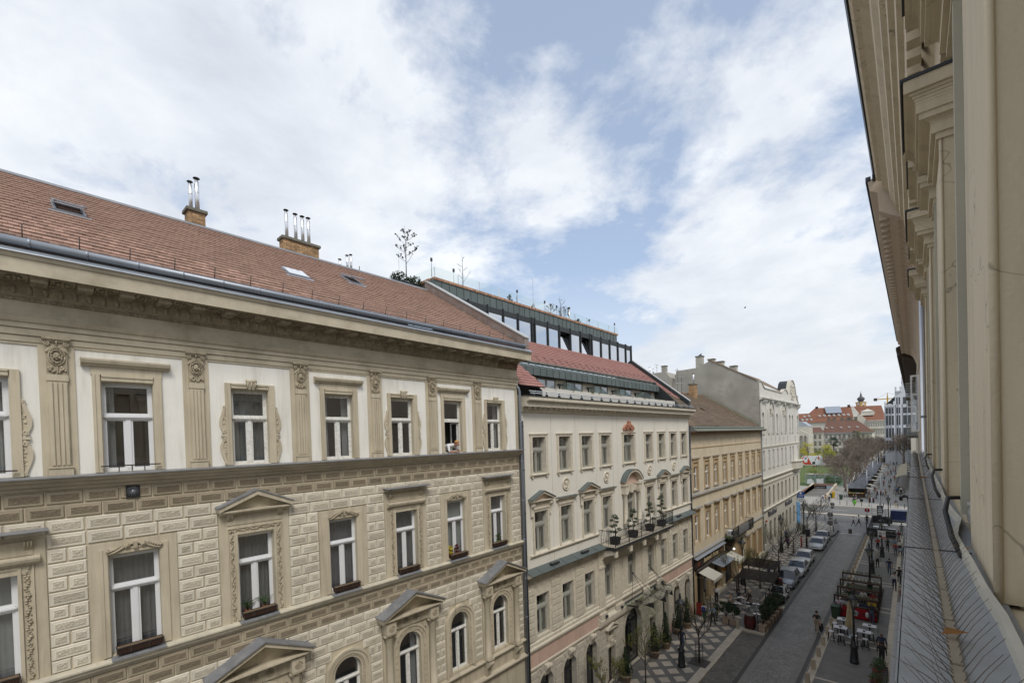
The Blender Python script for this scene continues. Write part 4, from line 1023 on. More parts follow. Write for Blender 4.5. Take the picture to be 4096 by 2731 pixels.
def keyst():
 b=MB();b.profy([(.05,-.3),(.1,-.28),(.18,-.02),(.3,.12),(.3,.3),(.05,.3)],-.17,.17);b.lathe((.22,-.21,.2),[(.12,0),(.13,.06),(.10,.1),(.10,.32),(.13,.36),(.12,.42)],10,axis='y');return b
for o in GD:
 ya,yb,za,zb=o[:4];yc=(ya+yb)/2;r=(yb-ya)/2
 if len(o)>4:
  for q in vouss(r):
   if max(q[1::2])+zb-r>4.04 and r<1:q=[v if i%2==0 else min(v,3.98-(zb-r))for i,v in enumerate(q)]
   P=[(XH,yc+q[i],zb-r+q[i+1])for i in range(0,8,2)];put('voussoir',MB().prism(P[::-1],(.06,0,0)),M_limer,w2,fixn=True)
  tr=archtrim_mb(r-.02,r+.07,0,zb-r-za,.09);put('door_arch',tr,M_lime,H2,(XH-.02,yc,za))
  if r<1:put('keystone',cached(('hkey',),keyst,M_lime),None,H2,(XH,yc,zb+.12))
  d=put('arched_door',frame_mesh(2*r,zb-za,(zb-za)*.72,arch=True,fr=.09,mull=.07,transom=.14),M_dwood,H2,(XH-.34,yc,za))
  g=MB();zt=zb-za-r;g.poly([(0,*p)for p in arch_pts(0,zt,r-.05,12)]+[(0,-r+.05,.05),(0,r-.05,.05)]);put('pane',g,G_dark,d,(XH-.35,yc,za))
 else:
  d=put('dark_door' if zb<3 else 'square_window',MB().box(-.04,.03,-r,-r+.06,0,zb-za).box(-.04,.03,r-.06,r,0,zb-za).box(-.04,.03,-r+.06,r-.06,zb-za-.07,zb-za).box(-.04,.03,-r+.06,r-.06,0,.08),M_dwood,H2,(XH-.3,yc,za))
  put('pane',MB().quad((0,-r+.05,.05),(0,r-.05,.05),(0,r-.05,zb-za-.05),(0,-r+.05,zb-za-.05)),G_dark,d,(XH-.3,yc,za))
  t=put('opening_trim',MB().box(0,.08,-r-.14,-r,-.02,zb-za).box(0,.08,r,r+.14,-.02,zb-za).box(0,.09,-r-.16,r+.16,zb-za,zb-za+.14),M_lime,H2,(XH,yc,za))
  if zb>3:put('small_pediment',ped_mb(.75,.16,.26,.3,.1,.1),M_lime,t,(XH,yc,zb))
  else:put('keystone',MB().profy([(.05,0),(.14,0),(.2,.4),(.05,.4)],-.12,.12),M_lime,t,(XH,yc,zb))
b=MB();b.box(-.9,-.88,HA,HB,0,4.2);put('lobby_back',b,M_room,H2,(XH,0,0))
put('plinth',MB().box(XH,XH+.07,HA,18.2,0,.85).box(XH,XH+.07,35.0,35.9,0,.85).box(XH,XH+.07,37.25,38.25,0,.85).box(XH,XH+.07,39.6,HB,0,.85),M_pink,H2)
mb=MB();mb.profy(hp([(0,17.33),(.1,17.36),(.16,17.5),(.2,17.62),(.46,17.62),(.46,17.84),(.52,17.88),(.62,17.9),(.65,17.94),(.65,18.1),(.3,18.16),(0,18.16)]),HA+.05,HB+.06);cn=put('cornice',mb,M_lime,H2)
y=HA+.35
while y<HB-.1:put('dentil',cached(('hdent',),lambda:MB().box(.2,.36,0,.16,-.09,0),M_lime),None,cn,(XH,y,17.62));y+=.46
put('cornice_sheet',MB().profy(hp([(.2,18.165),(.68,18.11),(.68,18.15),(.2,18.23)]),HA+.02,HB+.1),M_slated,cn)
mb=MB()
for dz,dx in((.09,.5),(.2,.44)):mb.tube([(XH+dx,HA+.3,18.2+dz),(XH+dx,HB,18.2+dz)],.022,6)
sr=put('snow_rail',mb,M_zinc,H2);y=HA+.6
while y<HB:put('rail_bracket',cached(('hrb',),lambda:MB().prism([(.36,0,0),(.56,0,0),(.47,0,.22),(.42,0,.22)],(0,.03,0)),M_slate),None,sr,(XH,y,18.18));y+=1.12
downpipe(H2,XH+.1,HA+.07,0,16.9,.07,mat('dark_grey_pipe',(.05,.055,.065),.4,.1,3,metal=.3),2.2);downpipe(H2,XH+.1,HB+.02,0,16.6,.06,MATS['dark_grey_pipe'],2.2)
rs=.796;rx,rz=-14.95,18.72;ca,sa=cos(math.atan(rs)),sin(math.atan(rs))
def up(X):return(rx-X)/ca
roof2=tile_roof(H2,rx,rz,rs,[(up(-17.3),up(-20.05),HA+.3,HB-.35),(0,up(-17.3),HA+.2,19.75),(up(-15.4),up(-17.3),39.0,HB-.35)],.18,.285,M_tile2,17.4,2,thick=.02)
mb=MB();mb.prism([(rx+.3,HB-.32,rz-.3),(rx+.3,HB+.02,rz-.3),(rx+.3,HB+.02,rz+.12),(rx+.3,HB-.32,rz+.12)],(-7.2,0,7.2*rs));put('verge_sheet',mb,M_slated,roof2)
mb=MB();mb.prism([(rx+.32,HB-.2,rz+.13),(rx+.32,HB+.12,rz+.13),(rx+.32,HB+.12,rz+.19),(rx+.32,HB-.2,rz+.19)],(-7.2,0,7.2*rs));put('verge_coping',mb,MATS['pale_zinc'],roof2)
for k in range(26):
 for q in(0,.45):s_=up(-17.6)+q;put('snow_hook',cached(('hook',),lambda:MB().tube([(0,0,.02),(.05,0,.09),(.07,0,.0)],.012,4).tube([(0,0,.03),(-.2,0,.19)],.012,4),M_slated),None,roof2,(rx-s_*ca+.05,18.4+k*.85+q*.3,rz+s_*sa+.04))
gxx,gzz=-17.22,rz+(rx+17.3)*rs+.0
g2=put('gutter',MB().lathe((gxx,19.7,gzz),[(.085,0),(.085,19.3)],10,axis='y'),mat('green_grey_gutter',(.10,.115,.10),.45,.1,3,metal=.3),roof2)
for k in range(21):put('gutter_strap',cached(('gs2',),lambda:MB().lathe((0,-.02,0),[(.088,0),(.1,.01),(.1,.04),(.088,.05)],10,axis='y',caps=False),M_slated),None,g2,(gxx,20.2+k*.92,gzz))
fx=-16.88;ft=gzz-.32;fb=19.78
dm=put('dormer_roof',MB().profy([(fx-.35,gzz-.12),(fx+.03,ft),(fx+.03,ft-.05),(fx-.35,gzz-.3)],19.75,38.95),M_slate,H2);y=19.78
while y<38.8:
 put('fascia_panel',cached(('fpan',),lambda:MB().box(0,.025,.012,.652,0,ft-.06-fb).box(.025,.05,0,.014,0,ft-.05-fb),M_slate),None,dm,(fx,y,fb))
 put('roof_seam',cached(('rseam',),lambda:MB().prism([(.03,0,ft-fb),(.03,.02,ft-fb),(.03,.02,ft-fb+.03),(.03,0,ft-fb+.03)],(-.38,0,gzz-.12-ft)),M_slate),None,dm,(fx,y,fb));y+=.664
put('dormer_soffit',MB().box(fx-.5,fx,19.78,38.95,fb-.02,fb),M_slated,dm)
for(ya,yb)in((19.68,19.78),(38.92,39.02)):put('dormer_cheek',MB().prism([(fx+.02,ya,ft),(fx-.5,ya,gzz),(fx-.5,ya,18.2),(-15.2,ya,18.2),(-15.2,ya,18.62)],(0,yb-ya,0)),M_slated,dm,fixn=True)
tw=put('terrace_wall',MB().box(-17.5,-17.3,19.78,38.92,18.1,19.9),mat('cream_terrace_wall',(.68,.63,.52),.85,.05,1),H2)
for c in(22.9,26.1,29.6,33.4,37.2):
 fr=window1(H2,c,18.25,2.0,1.5,1.45,-17.28,M_gwin,'light',rooms=False,kw=dict(transom=.02,mull=.05));
for c in(20.9,24.6,28.1,31.6,35.4):
 put('terrace_divider',MB().prism([(-17.28,c,18.3),(-15.6,c,18.3),(-15.6,c,18.75),(-16.4,c,19.45),(-17.28,c,19.6)],(0,.025,0)),M_frost,H2,fixn=True)
 put('wall_lamp',MB().box(-17.28,-17.16,c-.5,c-.1,19.42,19.5).box(-17.28,-17.22,c-.32,c-.26,19.1,19.42),M_dwood,H2)
pp=put('terrace_parapet',MB().box(-15.62,-15.46,19.8,38.9,18.15,18.83),mat('white_parapet',(.62,.60,.55),.8,.04,2,dirt=(.5,.48,.42),dscale=2,damt=.4),H2);rg=random.Random(8)
for i in range(24):
 y=rg.uniform(19.9,38.8);b=MB()
 for j in range(14):b.ball((-15.5+rg.uniform(-.06,.08),y+rg.uniform(-.12,.12),18.82+rg.uniform(-.06,.06)),rg.uniform(.012,.03),4,3)
 tag(put('trailing_plant',b,mat('dry_trailing_plant',(.12,.10,.04),.9,.4,20)),'small dry trailing plant over the white terrace parapet','plant','trailing plants on the terrace parapet')
gy=[HA+.1,19.0,20.64,22.11,23.59,25.08,25.41,26.94,28.39,29.88,31.32,32.71,33.05,34.54,36.03,37.51,39.02,40.1]
gx0=-20.08;z0,z1=22.62,24.1
gs=put('glazed_storey',MB().box(gx0-.02,gx0+.06,HA+.1,40.12,z1,24.45).box(gx0-1.4,gx0+.0,HA+.1,40.1,24.4,24.449).box(gx0-.05,gx0+.12,HA+.1,40.14,z0-.1,z0-.02).box(gx0-1.4,gx0-.1,40.06,40.12,z0-.3,24.4).box(gx0-1.5,gx0-1.4,HA+.1,40.1,22.3,24.4),M_slated,H2)
for i,y in enumerate(gy):put('mullion',cached(('hmul',),lambda:MB().box(-.05,.12,-.035,.035,-.1,1.92),M_slated),None,gs,(gx0,y,z0))
for i in range(len(gy)-1):
 a,b_=gy[i]+.05,gy[i+1]-.05
 if b_-a<.4:put('panel',MB().box(gx0-.04,gx0,a,b_,z0,z1),M_slated,gs);continue
 til=i in(8,10);dx=.34 if til else 0
 fr=put('casement',MB().quad((gx0+.02,a,z0),(gx0+.02,b_,z0),(gx0+.02-dx,b_,z1),(gx0+.02-dx,a,z1)),G_big,gs)
 if i in(1,5,8,10,13,16):
  fm=MB()
  for(ya,yb)in((a,a+.06),(b_-.06,b_)):fm.prism([(gx0+.025,ya,z0),(gx0+.06,ya,z0),(gx0+.06-dx,ya,z1),(gx0+.025-dx,ya,z1)],(0,yb-ya,0))
  fm.box(gx0+.025,gx0+.06,a,b_,z0,z0+.06);fm.box(gx0+.025-dx,gx0+.06-dx,a,b_,z1-.06,z1);put('sash_frame',fm,M_slated,fr,fixn=True)
 if not til:put('curtain',cached(('hgc',round(b_-a,1)),lambda:curtain_mb(b_-a,0,1.45,.03,8),M_curtd),None,fr,(gx0-.5,(a+b_)/2,z0))
fz0,fz1,fX=24.85,25.72,-21.4;y=HA+.15;fa=put('top_fascia_core',MB().box(fX-.3,fX-.02,HA+.15,39.95,24.3,fz1),M_slated,H2)
while y<39.6:put('fascia_panel',cached(('fpan2',),lambda:MB().box(-.02,.0,.008,.59,0,fz1-fz0).box(0,.03,0,.014,0,fz1-fz0),M_slate),None,fa,(fX,y,fz0));y+=.604
put('fascia_end',MB().box(fX-.32,fX,17.42,17.5,24.6,fz1),M_slate,fa);M_bcop=mat('brick_coping',(.40,.23,.15),.9,.2,8,.4,40,rnd=.3)
for i in range(150):put('coping_brick',cached(('cbrk',),lambda:MB().box(-.38,.06,.006,.144,0,.15),M_bcop),None,fa,(fX,HA+.15+i*.1505,fz1))
for i in range(9):put('coping_brick',cached(('cbrk2',),lambda:MB().box(-.145,-.005,-.06,.3,0,.15),M_bcop),None,fa,(fX-.4-i*.15,HA+.15,fz1-i*.005))
put('terrace_deck',MB().box(fX-6,fX-.3,HA+.15,39.9,fz1-.3,fz1-.05),M_conc,H2)
yy=[HA+.35+i*1.9 for i in range(13)]
for i,y in enumerate(yy):
 po=put('rail_post',cached(('hpost',),lambda:MB().box(-.02,.02,-.03,-.015,0,.68).box(-.02,.02,.015,.03,0,.68),M_steel),None,fa,(fX-.15,min(y,39.8),fz1+.15))
 if i<12:put('glass_panel',cached(('hgl',),lambda:MB().box(-.006,.006,.06,1.84,.04,.72),M_clear),None,fa,(fX-.15,y,fz1+.15))
put('glass_panel',MB().box(fX-3.5,fX-.2,HA+.34,HA+.352,fz1+.18,fz1+.85),M_clear,fa)
def rod_thing(x,y,z,h,label,head=False,r=.012):
 t=thing('roof_rod',label,'rod',(x,y,z),0,'rods along the roof terrace');part('rod',MB().tube([(0,0,0),(0,0,h)],[r,r*.5],5),M_dwood,t)
 if head:part('lamp_head',MB().box(-.04,.05,-.05,.05,h-.12,h+.08),M_dwood,t)
zt=fz1+.15
rod_thing(fX-.1,17.45,zt,1.05,'tall double headed lamp rod at the near corner of the roof terrace',True,.02);rod_thing(fX-.1,39.7,zt,.95,'lamp rod at the far corner of the roof terrace',True,.018)
rod_thing(-22.6,15.9,24.8,2.4,'thin tall lightning rod beside the roof terrace tree',False,.01);rod_thing(fX-.2,27.3,zt,2.4,'tallest thin lightning rod midway along the roof terrace',False,.01)
for k,(y,h)in enumerate(((19.2,.85),(25.3,.9),(28.6,.8),(30.2,.75),(35.1,.5))):rod_thing(fX-.1,y,zt,h,'%s short garden lamp rod from the near end of the terrace railing'%('first','second','third','fourth','fifth')[k],True,.012)
t=thing('flue_stack','white steel flue with a flat cap on the hotel roof terrace','flue',(fX-.8,33.0,fz1-.05));part('pipe',MB().cyl((0,0,0),.09,1.5,10),M_steel,t);part('cap',MB().cyl((0,0,1.5),.13,.06,10),M_slated,t)
# foliage helpers
def leaf_cloud(b,c,r,n,s,rg,squash=1.0,m=0,shell=.35):
 c=Vector(c)
 for i in range(n):
  d=Vector((rg.gauss(0,1),rg.gauss(0,1),rg.gauss(0,1))).normalized();k=r*(shell+(1-shell)*rg.random()**.5)
  p=c+Vector((d.x*k,d.y*k,d.z*k*squash));u=Vector((rg.uniform(-1,1),rg.uniform(-1,1),rg.uniform(-.6,.8))).normalized();v=u.orthogonal().normalized();q=s*rg.uniform(.6,1.3)
  b.add([tuple(p-v*q*.45),tuple(p+u*q),tuple(p+v*q*.45),tuple(p-u*q*.3)],[(0,1,2,3)],m)
M_ever=mat('dark_evergreen_leaf',(.030,.046,.022),.6,.35,9,rnd=.1)
M_pine=mat('grey_green_needles',(.062,.08,.05),.7,.3,12,rnd=.1)
M_bark=mat('grey_brown_bark',(.075,.058,.042),.9,.3,14,.6,50)
M_barkl=mat('pale_twig_bark',(.20,.165,.135),.9,.25,10)
M_bud=mat('young_spring_leaf',(.19,.20,.045),.7,.3,10)
M_stonepot=mat('stone_planter',(.36,.27,.20),.85,.15,6,.3,30)
bal=put('balcony',MB().profy([(XH,8.9),(-13.72,8.98),(-13.7,9.0),(-13.7,9.14),(XH,9.14)],24.7,33.65),M_dwood,H2)
put('balcony_floor',MB().box(XH,-13.72,24.72,33.63,9.142,9.16),M_lime,bal)
for y in(25.0,26.95,28.95,30.95,33.2):
 put('balcony_console',cached(('bcons',),lambda:MB().profy([(0,-.75),(.1,-.72),(.3,-.45),(.7,-.3),(.95,-.22),(1.0,0),(0,0)],-.22,.22).box(.95,1.06,-.14,.14,-.4,-.05),M_lime),None,bal,(XH,y,8.9))
bst=cached(('baluster',),lambda:MB().box(-.008,.008,-.008,.008,0,.96).lathe((0,0,.34),[(.01,0),(.028,.05),(.01,.1)],6).lathe((0,0,.62),[(.01,0),(.024,.04),(.01,.08)],6),M_black)
n=72
for i in range(n+1):put('baluster',bst,None,bal,(-13.74,24.74+(33.6-24.74)*i/n,9.16))
for s_ in(24.74,33.6):
 for i in range(1,9):put('baluster',bst,None,bal,(-13.74-.12*i,s_,9.16))
for i in range(6):put('rail_post',cached(('bpost',),lambda:MB().box(-.02,.02,-.02,.02,0,1.03).ball((0,0,1.06),.035,6,4),M_black),None,bal,(-13.74,24.74+(33.6-24.74)*i/5,9.16))
put('hand_rail',MB().box(-13.76,-13.72,24.72,33.62,10.11,10.14).box(XH,-13.76,24.72,24.76,10.11,10.14).box(XH,-13.76,33.58,33.62,10.11,10.14).box(-13.75,-13.73,24.74,33.6,9.25,9.27),M_black,bal)
def cloud_tree(y,seed,label,h):
 rg=random.Random(seed);t=thing('topiary_tree',label,'topiary',(-14.2,y,9.165),0,'cloud pruned trees on the black balcony')
 part('pot',MB().add([(-.22,-.22,0),(.22,-.22,0),(.22,.22,0),(-.22,.22,0),(-.27,-.27,.45),(.27,-.27,.45),(.27,.27,.45),(-.27,.27,.45),(-.22,-.22,.45),(.22,-.22,.45),(.22,.22,.45),(-.22,.22,.45),(-.22,-.22,.4),(.22,-.22,.4),(.22,.22,.4),(-.22,.22,.4)],[(0,3,2,1),(0,1,5,4),(1,2,6,5),(2,3,7,6),(3,0,4,7),(4,5,9,8),(5,6,10,9),(6,7,11,10),(7,4,8,11),(12,13,14,15),(8,9,13,12),(9,10,14,13),(10,11,15,14),(11,8,12,15)]),M_black,t)
 P=[Vector((0,0,.4)),Vector((.05,.05,.4+h*.35)),Vector((-.05,-.03,.4+h*.65)),Vector((0,.02,.4+h))];b=MB();b.tube(P,[.035,.03,.022,.012],6);f=MB();leaf_cloud(f,P[3],.2,150,.055,rg,.75)
 for i in range(8):
  k=.18+.1*i;z=.4+h*k;a=i*2.4+seed;l=.3*(1.1-k*.6);e=Vector((l*cos(a),l*sin(a),z+.06));b.tube([(0,0,z-.03),tuple(e)],[.016,.008],5);leaf_cloud(f,e,.17-.05*k,110,.05,rg,.6)
 part('trunk',b,M_bark,t);part('foliage',f,M_pine,t)
cloud_tree(25.55,2,'cloud pruned tree at the near end of the balcony, shortest of four',1.35);cloud_tree(28.0,3,'cloud pruned tree second along the balcony from the near end',1.4);cloud_tree(30.6,4,'cloud pruned tree third along the balcony, bushy in front of a flat hood',1.5);cloud_tree(32.6,6,'tallest cloud pruned tree at the far end of the balcony',1.8)
yc,zc=30.4,4.62;b=MB();K=12;dep=1.8;hw_=3.15
def fr_pt(t):a=pi*t;return(XH+dep*sin(a)**.75,yc-hw_*cos(a))
cano=put('canopy_frame',MB().box(XH,XH+.08,yc-hw_,yc+hw_,zc-.06,zc+.06),M_dwood,H2)
for i in range(K):
 p,q=fr_pt(i/K),fr_pt((i+1)/K)
 put('canopy_glass',MB().add([(XH+.06,p[1],zc),(p[0],p[1],zc+.12),(q[0],q[1],zc+.12),(XH+.06,q[1],zc)],[(0,1,2,3)]),glass('canopy_glass',(.62,.68,.62),.16,.02),cano)
for i in(2,4,6,8,10):
 p=fr_pt(i/K);put('canopy_beam',MB().prism([(XH,p[1],zc-.03),(p[0]-.05,p[1],zc+.06),(p[0],p[1],zc-.3 if i in(4,6,8)else zc-.05),(XH,p[1],zc-.14)],(0,.05,0)),M_dwood,cano,fixn=True)
for(yt,ends)in((29.0,((2,.55),(4,.8),(5,.9))),(31.5,((7,.9),(8,.8),(10,.55)))):
 put('rod_anchor',MB().lathe((XH,yt,6.4),[(.09,0),(.09,.04),(.03,.1)],8,axis='x'),M_dwood,cano)
 for i,k in ends:p=fr_pt(i/K);put('canopy_rod',MB().tube([(XH+.05,yt,6.4),(XH+(p[0]-XH)*k,p[1],zc+.12)],.016,5),M_dwood,cano)
for y in(24.9,26.9,31.9,33.3):put('wall_spot',MB().box(XH+.24,XH+.36,y-.07,y+.07,4.62,4.78),M_dwood,H2)
for y in(19.6,22.6,36.9):
 t=thing('ledge_floodlight','small dark floodlight lying on the grey ledge, %s'%{19.6:'nearest one',22.6:'next to the balcony',36.9:'beyond the balcony'}[y],'floodlight',(XH+.28,y,9.19),0,'floodlights on the hotel ledge');part('housing',MB().box(-.08,.08,-.35,.35,.02,.12),M_dwood,t);part('arm',MB().tube([(-.2,-.2,-.0),(-.1,-.2,.14),(0,-.2,.08)],.012,5),M_dwood,t)
def stick_tree(b,f,base,h,rg,spread=.5,n=9,leaves=0,ls=.06,up=.7,r0=.035,sub=4):
 base=Vector(base);b.tube([tuple(base),tuple(base+Vector((.02,.01,h*.5))),tuple(base+Vector((0,0,h)))],[r0,r0*.6,r0*.15],6)
 for i in range(n):
  k=.3+.6*i/n;p=base+Vector((0,0,h*k));a=i*2.4+rg.random();l=h*spread*(1.1-k)*rg.uniform(.8,1.2)
  d=Vector((cos(a),sin(a),up)).normalized();e=p+d*l;m_=p+d*l*.5+Vector((0,0,-.04*l));b.tube([tuple(p),tuple(m_),tuple(e)],[r0*.45*(1.1-k),r0*.3,.003],4)
  for j in range(sub):
   q=p+d*l*rg.uniform(.35,1);d2=(d+Vector((rg.uniform(-.8,.8),rg.uniform(-.8,.8),rg.uniform(-.1,.8)))).normalized();e2=q+d2*l*rg.uniform(.2,.45);b.tube([tuple(q),tuple(e2)],[.006,.002],3)
   for _ in range(leaves):leaf_cloud(f,q+(e2-q)*rg.random(),.05,1,ls,rg)
def terrace_plant(y,x,h,leaves,label,kind,n=9,spread=.45,leafmat=None,pot_=True,ls=.06):
 rg=random.Random(int(y*10));t=thing('terrace_'+kind,label,'plant' if kind!='tree' else 'tree',(x,y,fz1-.05),0,None);b,f=MB(),MB();stick_tree(b,f,(0,0,.0),h,rg,spread,n,leaves,ls);part('trunk',b,M_bark,t)
 if leaves:part('leaves',f,leafmat or M_ever,t)
terrace_plant(16.4,-22.6,3.3,5,'tall slim tree with sparse dark leaves on the roof terrace corner','tree',12,.42,ls=.09)
terrace_plant(20.6,-22.2,2.6,0,'leafless young tree behind the glass railing of the roof terrace','tree',6,.5)
terrace_plant(31.4,-22.0,2.2,0,'bare twiggy shrub among the middle roof terrace plants','shrub',10,.5);terrace_plant(29.9,-21.9,1.3,4,'loose dark leaved shrub beside the tall lightning rod','shrub',9,.6)
terrace_plant(24.9,-21.9,.95,8,'narrow green bush behind the near part of the glass railing','bush',9,.3,M_leaf);terrace_plant(27.6,-21.9,.7,8,'pale low bush behind the glass railing, midway','bush',9,.5,M_leaf);terrace_plant(33.9,-21.9,.7,8,'low green bush beyond the white flue on the terrace','bush',9,.5,M_leaf)
t=thing('weeping_shrub','dark weeping shrub next to the bare twiggy one on the terrace','plant',(-21.9,31.8,fz1-.05));b,f=MB(),MB();rg=random.Random(4);b.tube([(0,0,0),(0,0,1.3)],.03,5)
for i in range(12):a=i*.9;P=[(0,0,1.25),(.2*cos(a),.2*sin(a),1.35),(.4*cos(a),.4*sin(a),.9),(.42*cos(a),.42*sin(a),.5)];b.tube(P,.008,3);[leaf_cloud(f,Vector(P[2])+Vector((0,0,rg.uniform(-.4,.3))),.06,3,.06,rg)for _ in range(8)]
part('stems',b,M_bark,t);part('leaves',f,M_ever,t)
t=thing('terrace_hedge','dark rounded evergreen bush at the foot of the roof terrace tree','bush',(-22.8,16.5,25.5));f=MB();rg=random.Random(2);leaf_cloud(f,(0,-.5,.3),.55,500,.08,rg,.7,0,.1);leaf_cloud(f,(.1,.5,.25),.5,500,.08,rg,.7,0,.1);part('foliage',f,M_ever,t);part('trough',MB().box(-.3,.3,-1,1,-.3,.1),M_slated,t)
# ochre house with the restaurant
M_och=mat('pale_ochre_render',(.60,.515,.375),.85,.06,1,.2,50,dirt=(.43,.34,.22),dscale=.9,damt=.45)
M_ocht=mat('orange_ochre_trim',(.47,.355,.215),.85,.08,2,.2,50,dirt=(.33,.21,.11),dscale=2,damt=.4)
M_ochd=mat('orange_door_paint',(.42,.25,.085),.7,.12,3)
M_copper=mat('weathered_eave_sheet',(.23,.25,.20),.7,.2,2,metal=.2,dirt=(.13,.085,.05),dscale=2,damt=.7)
M_signw=mat('dark_brown_sign_wood',(.045,.030,.022),.8,.2,5)
X3=-14.85;A3,B3=40.33,65.42
H3=thing('ochre_house','low ochre house with old brown tile roof and restaurant sign','building',(X3,52,0))
C3=[41.68,44.7,47.32,50.2,52.98,55.82,58.72,61.52,64.2]
o3=[(c-.62,c+.62,10.9,13.4)for c in C3]+[(c-.62,c+.62,6.1 if i!=4 else 5.3,8.95)for i,c in enumerate(C3)]
gd3=[(41.2,43.0,0,3.3),(43.4,44.6,.25,3.3),(46.0,47.9,.5,3.4),(49.6,52.6,0,4.2),(54.2,55.4,.5,3.5),(57.55,59.05,.55,3.5),(60.3,61.8,.55,3.5),(63.0,64.5,.55,3.5)]
mb=MB();wall_open(mb,X3,A3,B3,5.0,16.1,o3,.42,0,1);wall_open(mb,X3,A3,B3,0,5.0,gd3,.45,0,1);mb.quad((X3,B3,0),(X3-8,B3,0),(X3-8,B3,16),(X3,B3,16))
w3=put('wall',mb,[M_och,M_ocht],H3)
for i,c in enumerate(C3):
 for(z,h)in((10.9,2.08),(6.1 if i!=4 else 5.3,2.45 if i!=4 else 3.25)):
  window1(H3,c,z,1.24,h,h*.66,X3-.19,M_oldw,['light','side','full'][i%3],kw=dict(fr=.06))
  put('blind_box',MB().box(X3-.16,X3-.04,c-.62,c+.62,z+h,z+h+.42),M_ocht,H3)
 t=put('window_trim',cached(('t3a',),lambda:MB().box(0,.07,-.78,-.62,-.1,2.5).box(0,.07,.62,.78,-.1,2.5).box(0,.07,-.78,.78,2.5,2.66).box(0,.12,-.84,.84,2.74,2.8).box(0,.17,-.88,.88,2.8,2.88),M_ocht),None,H3,(X3,c,10.9));put('trim_sheet',cached(('t3s',),lambda:MB().box(0,.19,-.9,.9,2.882,2.9),M_zinc),None,t,(X3,c,10.9))
 t=put('window_trim',cached(('t3b',),lambda:MB().box(0,.07,-.8,-.62,-.1,2.9).box(0,.07,.62,.8,-.1,2.9).box(0,.07,-.8,.8,2.9,3.1).box(0,.3,-.95,.95,3.1,3.2),M_ocht),None,H3,(X3,c,6.1));put('trim_sheet',cached(('t3s2',),lambda:MB().box(0,.33,-.98,.98,3.202,3.225),M_zinc),None,t,(X3,c,6.1))
 if i in(3,4,5):
  for s_ in(-1,1):put('console',cached(('c3',),lambda:MB().profy([(.05,-.45),(.12,-.4),(.14,-.15),(.26,0),(.05,0)],-.08,.08),M_ocht),None,t,(X3,c+s_*.72,9.2))
 put('window_sill',MB().box(X3-.3,X3+.1,c-.75,c+.75,10.78,10.84),M_zinc,H3)
def p3(P):return[(X3+p,z)for p,z in P]
for(z,ya,yb)in((10.4,A3,B3),(5.05,A3,49.2),(5.05,57.4,B3)):
 put('ledge',MB().profy(p3([(0,z-.2),(.08,z-.18),(.12,z-.05),(.22,z),(.22,z+.06),(0,z+.1)]),ya,yb),M_och,H3);put('ledge_sheet',MB().profy(p3([(0,z+.102),(.235,z+.062),(.235,z+.08),(0,z+.125)]),ya,yb),M_zinc,H3)
put('band',MB().box(X3,X3+.05,A3,B3,14.66,14.74),M_ocht,H3);put('frieze',MB().box(X3,X3+.04,A3,B3,15.9,16.1),M_ocht,H3)
for y in(48.9,57.0):put('wall_strip',MB().box(X3,X3+.06,y-.15,y+.15,5.2,10.2),M_och,H3)
ev=put('eave',MB().profy(p3([(0,16.05),(.55,16.05),(.68,16.12),(.68,16.2),(0,16.2)]),A3,B3),mat('brown_eave_board',(.13,.075,.045),.8,.2,4),H3);y=A3
while y<B3-.3:put('eave_sheet',cached(('ev3',),lambda:MB().prism([(.72,0,16.19),(.72,.93,16.19),(.72,.93,16.22),(.72,0,16.22)],(-.62,0,.34)).prism([(.72,0,16.22),(.72,.03,16.22),(.72,.03,16.25),(.72,0,16.25)],(-.62,0,.34)),M_copper),None,ev,(X3,y,0));y+=.95
put('gutter',MB().tube([(X3+.32,A3,16.52),(X3+.33,47,16.50),(X3+.3,56,16.53),(X3+.32,B3+.2,16.5)],.08,9),mat('mossy_gutter',(.20,.24,.23),.6,.2,2,metal=.2),ev)
downpipe(H3,X3+.12,B3-.05,0,15.9,.05,M_gutter,2.1,(X3+.3,B3+.2,16.5))
roof3=tile_roof(H3,X3+.2,16.56,.64,[(0.05,8.5,A3-.02,B3-.7)],.19,.27,M_tile3,40.3,5,.012,.05,thick=.02)
sl3=.64;mb=MB();mb.prism([(X3-.2,B3-.75,16.75),(X3-.2,B3,16.75),(X3-.2,B3,17.12),(X3-.2,B3-.75,16.9)],(-7,0,7*sl3));put('verge_tiles',mb,mat('mossy_verge',(.13,.125,.095),.95,.35,3,.8,12,dirt=(.05,.06,.03),dscale=2,damt=.6,bdist=.05),roof3)
mb=MB();mb.lathe((-21.75,A3,21.12),[(.13,0),(.13,B3-A3-.3)],8,axis='y');put('ridge_tiles',mb,M_tile,roof3)
for(s_,y)in((4.4,44.8),(3.9,53.0)):put('slipped_gap',MB().box(-.3,.3,-.35,.35,0,.02),M_under,roof3,(X3+.2-s_*.842,y,16.62+s_*.539),rot=(0,R(32.6),R(25)))
c3=chimney(H3,-21.4,-20.7,58.4,59.5,20.2,22.2,'chimney',True);flue(c3,-21,59.1,22.33,1.2,.09)
def aerial(x,y,z,h,label):
 t=thing('tv_aerial',label,'aerial',(x,y,z),0,'roof aerials');part('mast',MB().tube([(0,0,0),(0,0,h)],.025,5),M_iron,t)
 for k,zz_ in enumerate((h*.95,h*.65)):
  b=MB();b.tube([(0,-.9+.3*k,zz_),(0,.9,zz_)],.014,4)
  for j in range(6):b.tube([(-.25,-.8+.3*j,zz_),(.25,-.8+.3*j,zz_)],.008,3)
  part('antenna',b,M_steel,t)
aerial(-20.6,54.0,20.3,2.6,'television aerial beside the brick chimney on the old brown roof');aerial(-24,61.5,19,6,'aerial mast against the grey firewall')
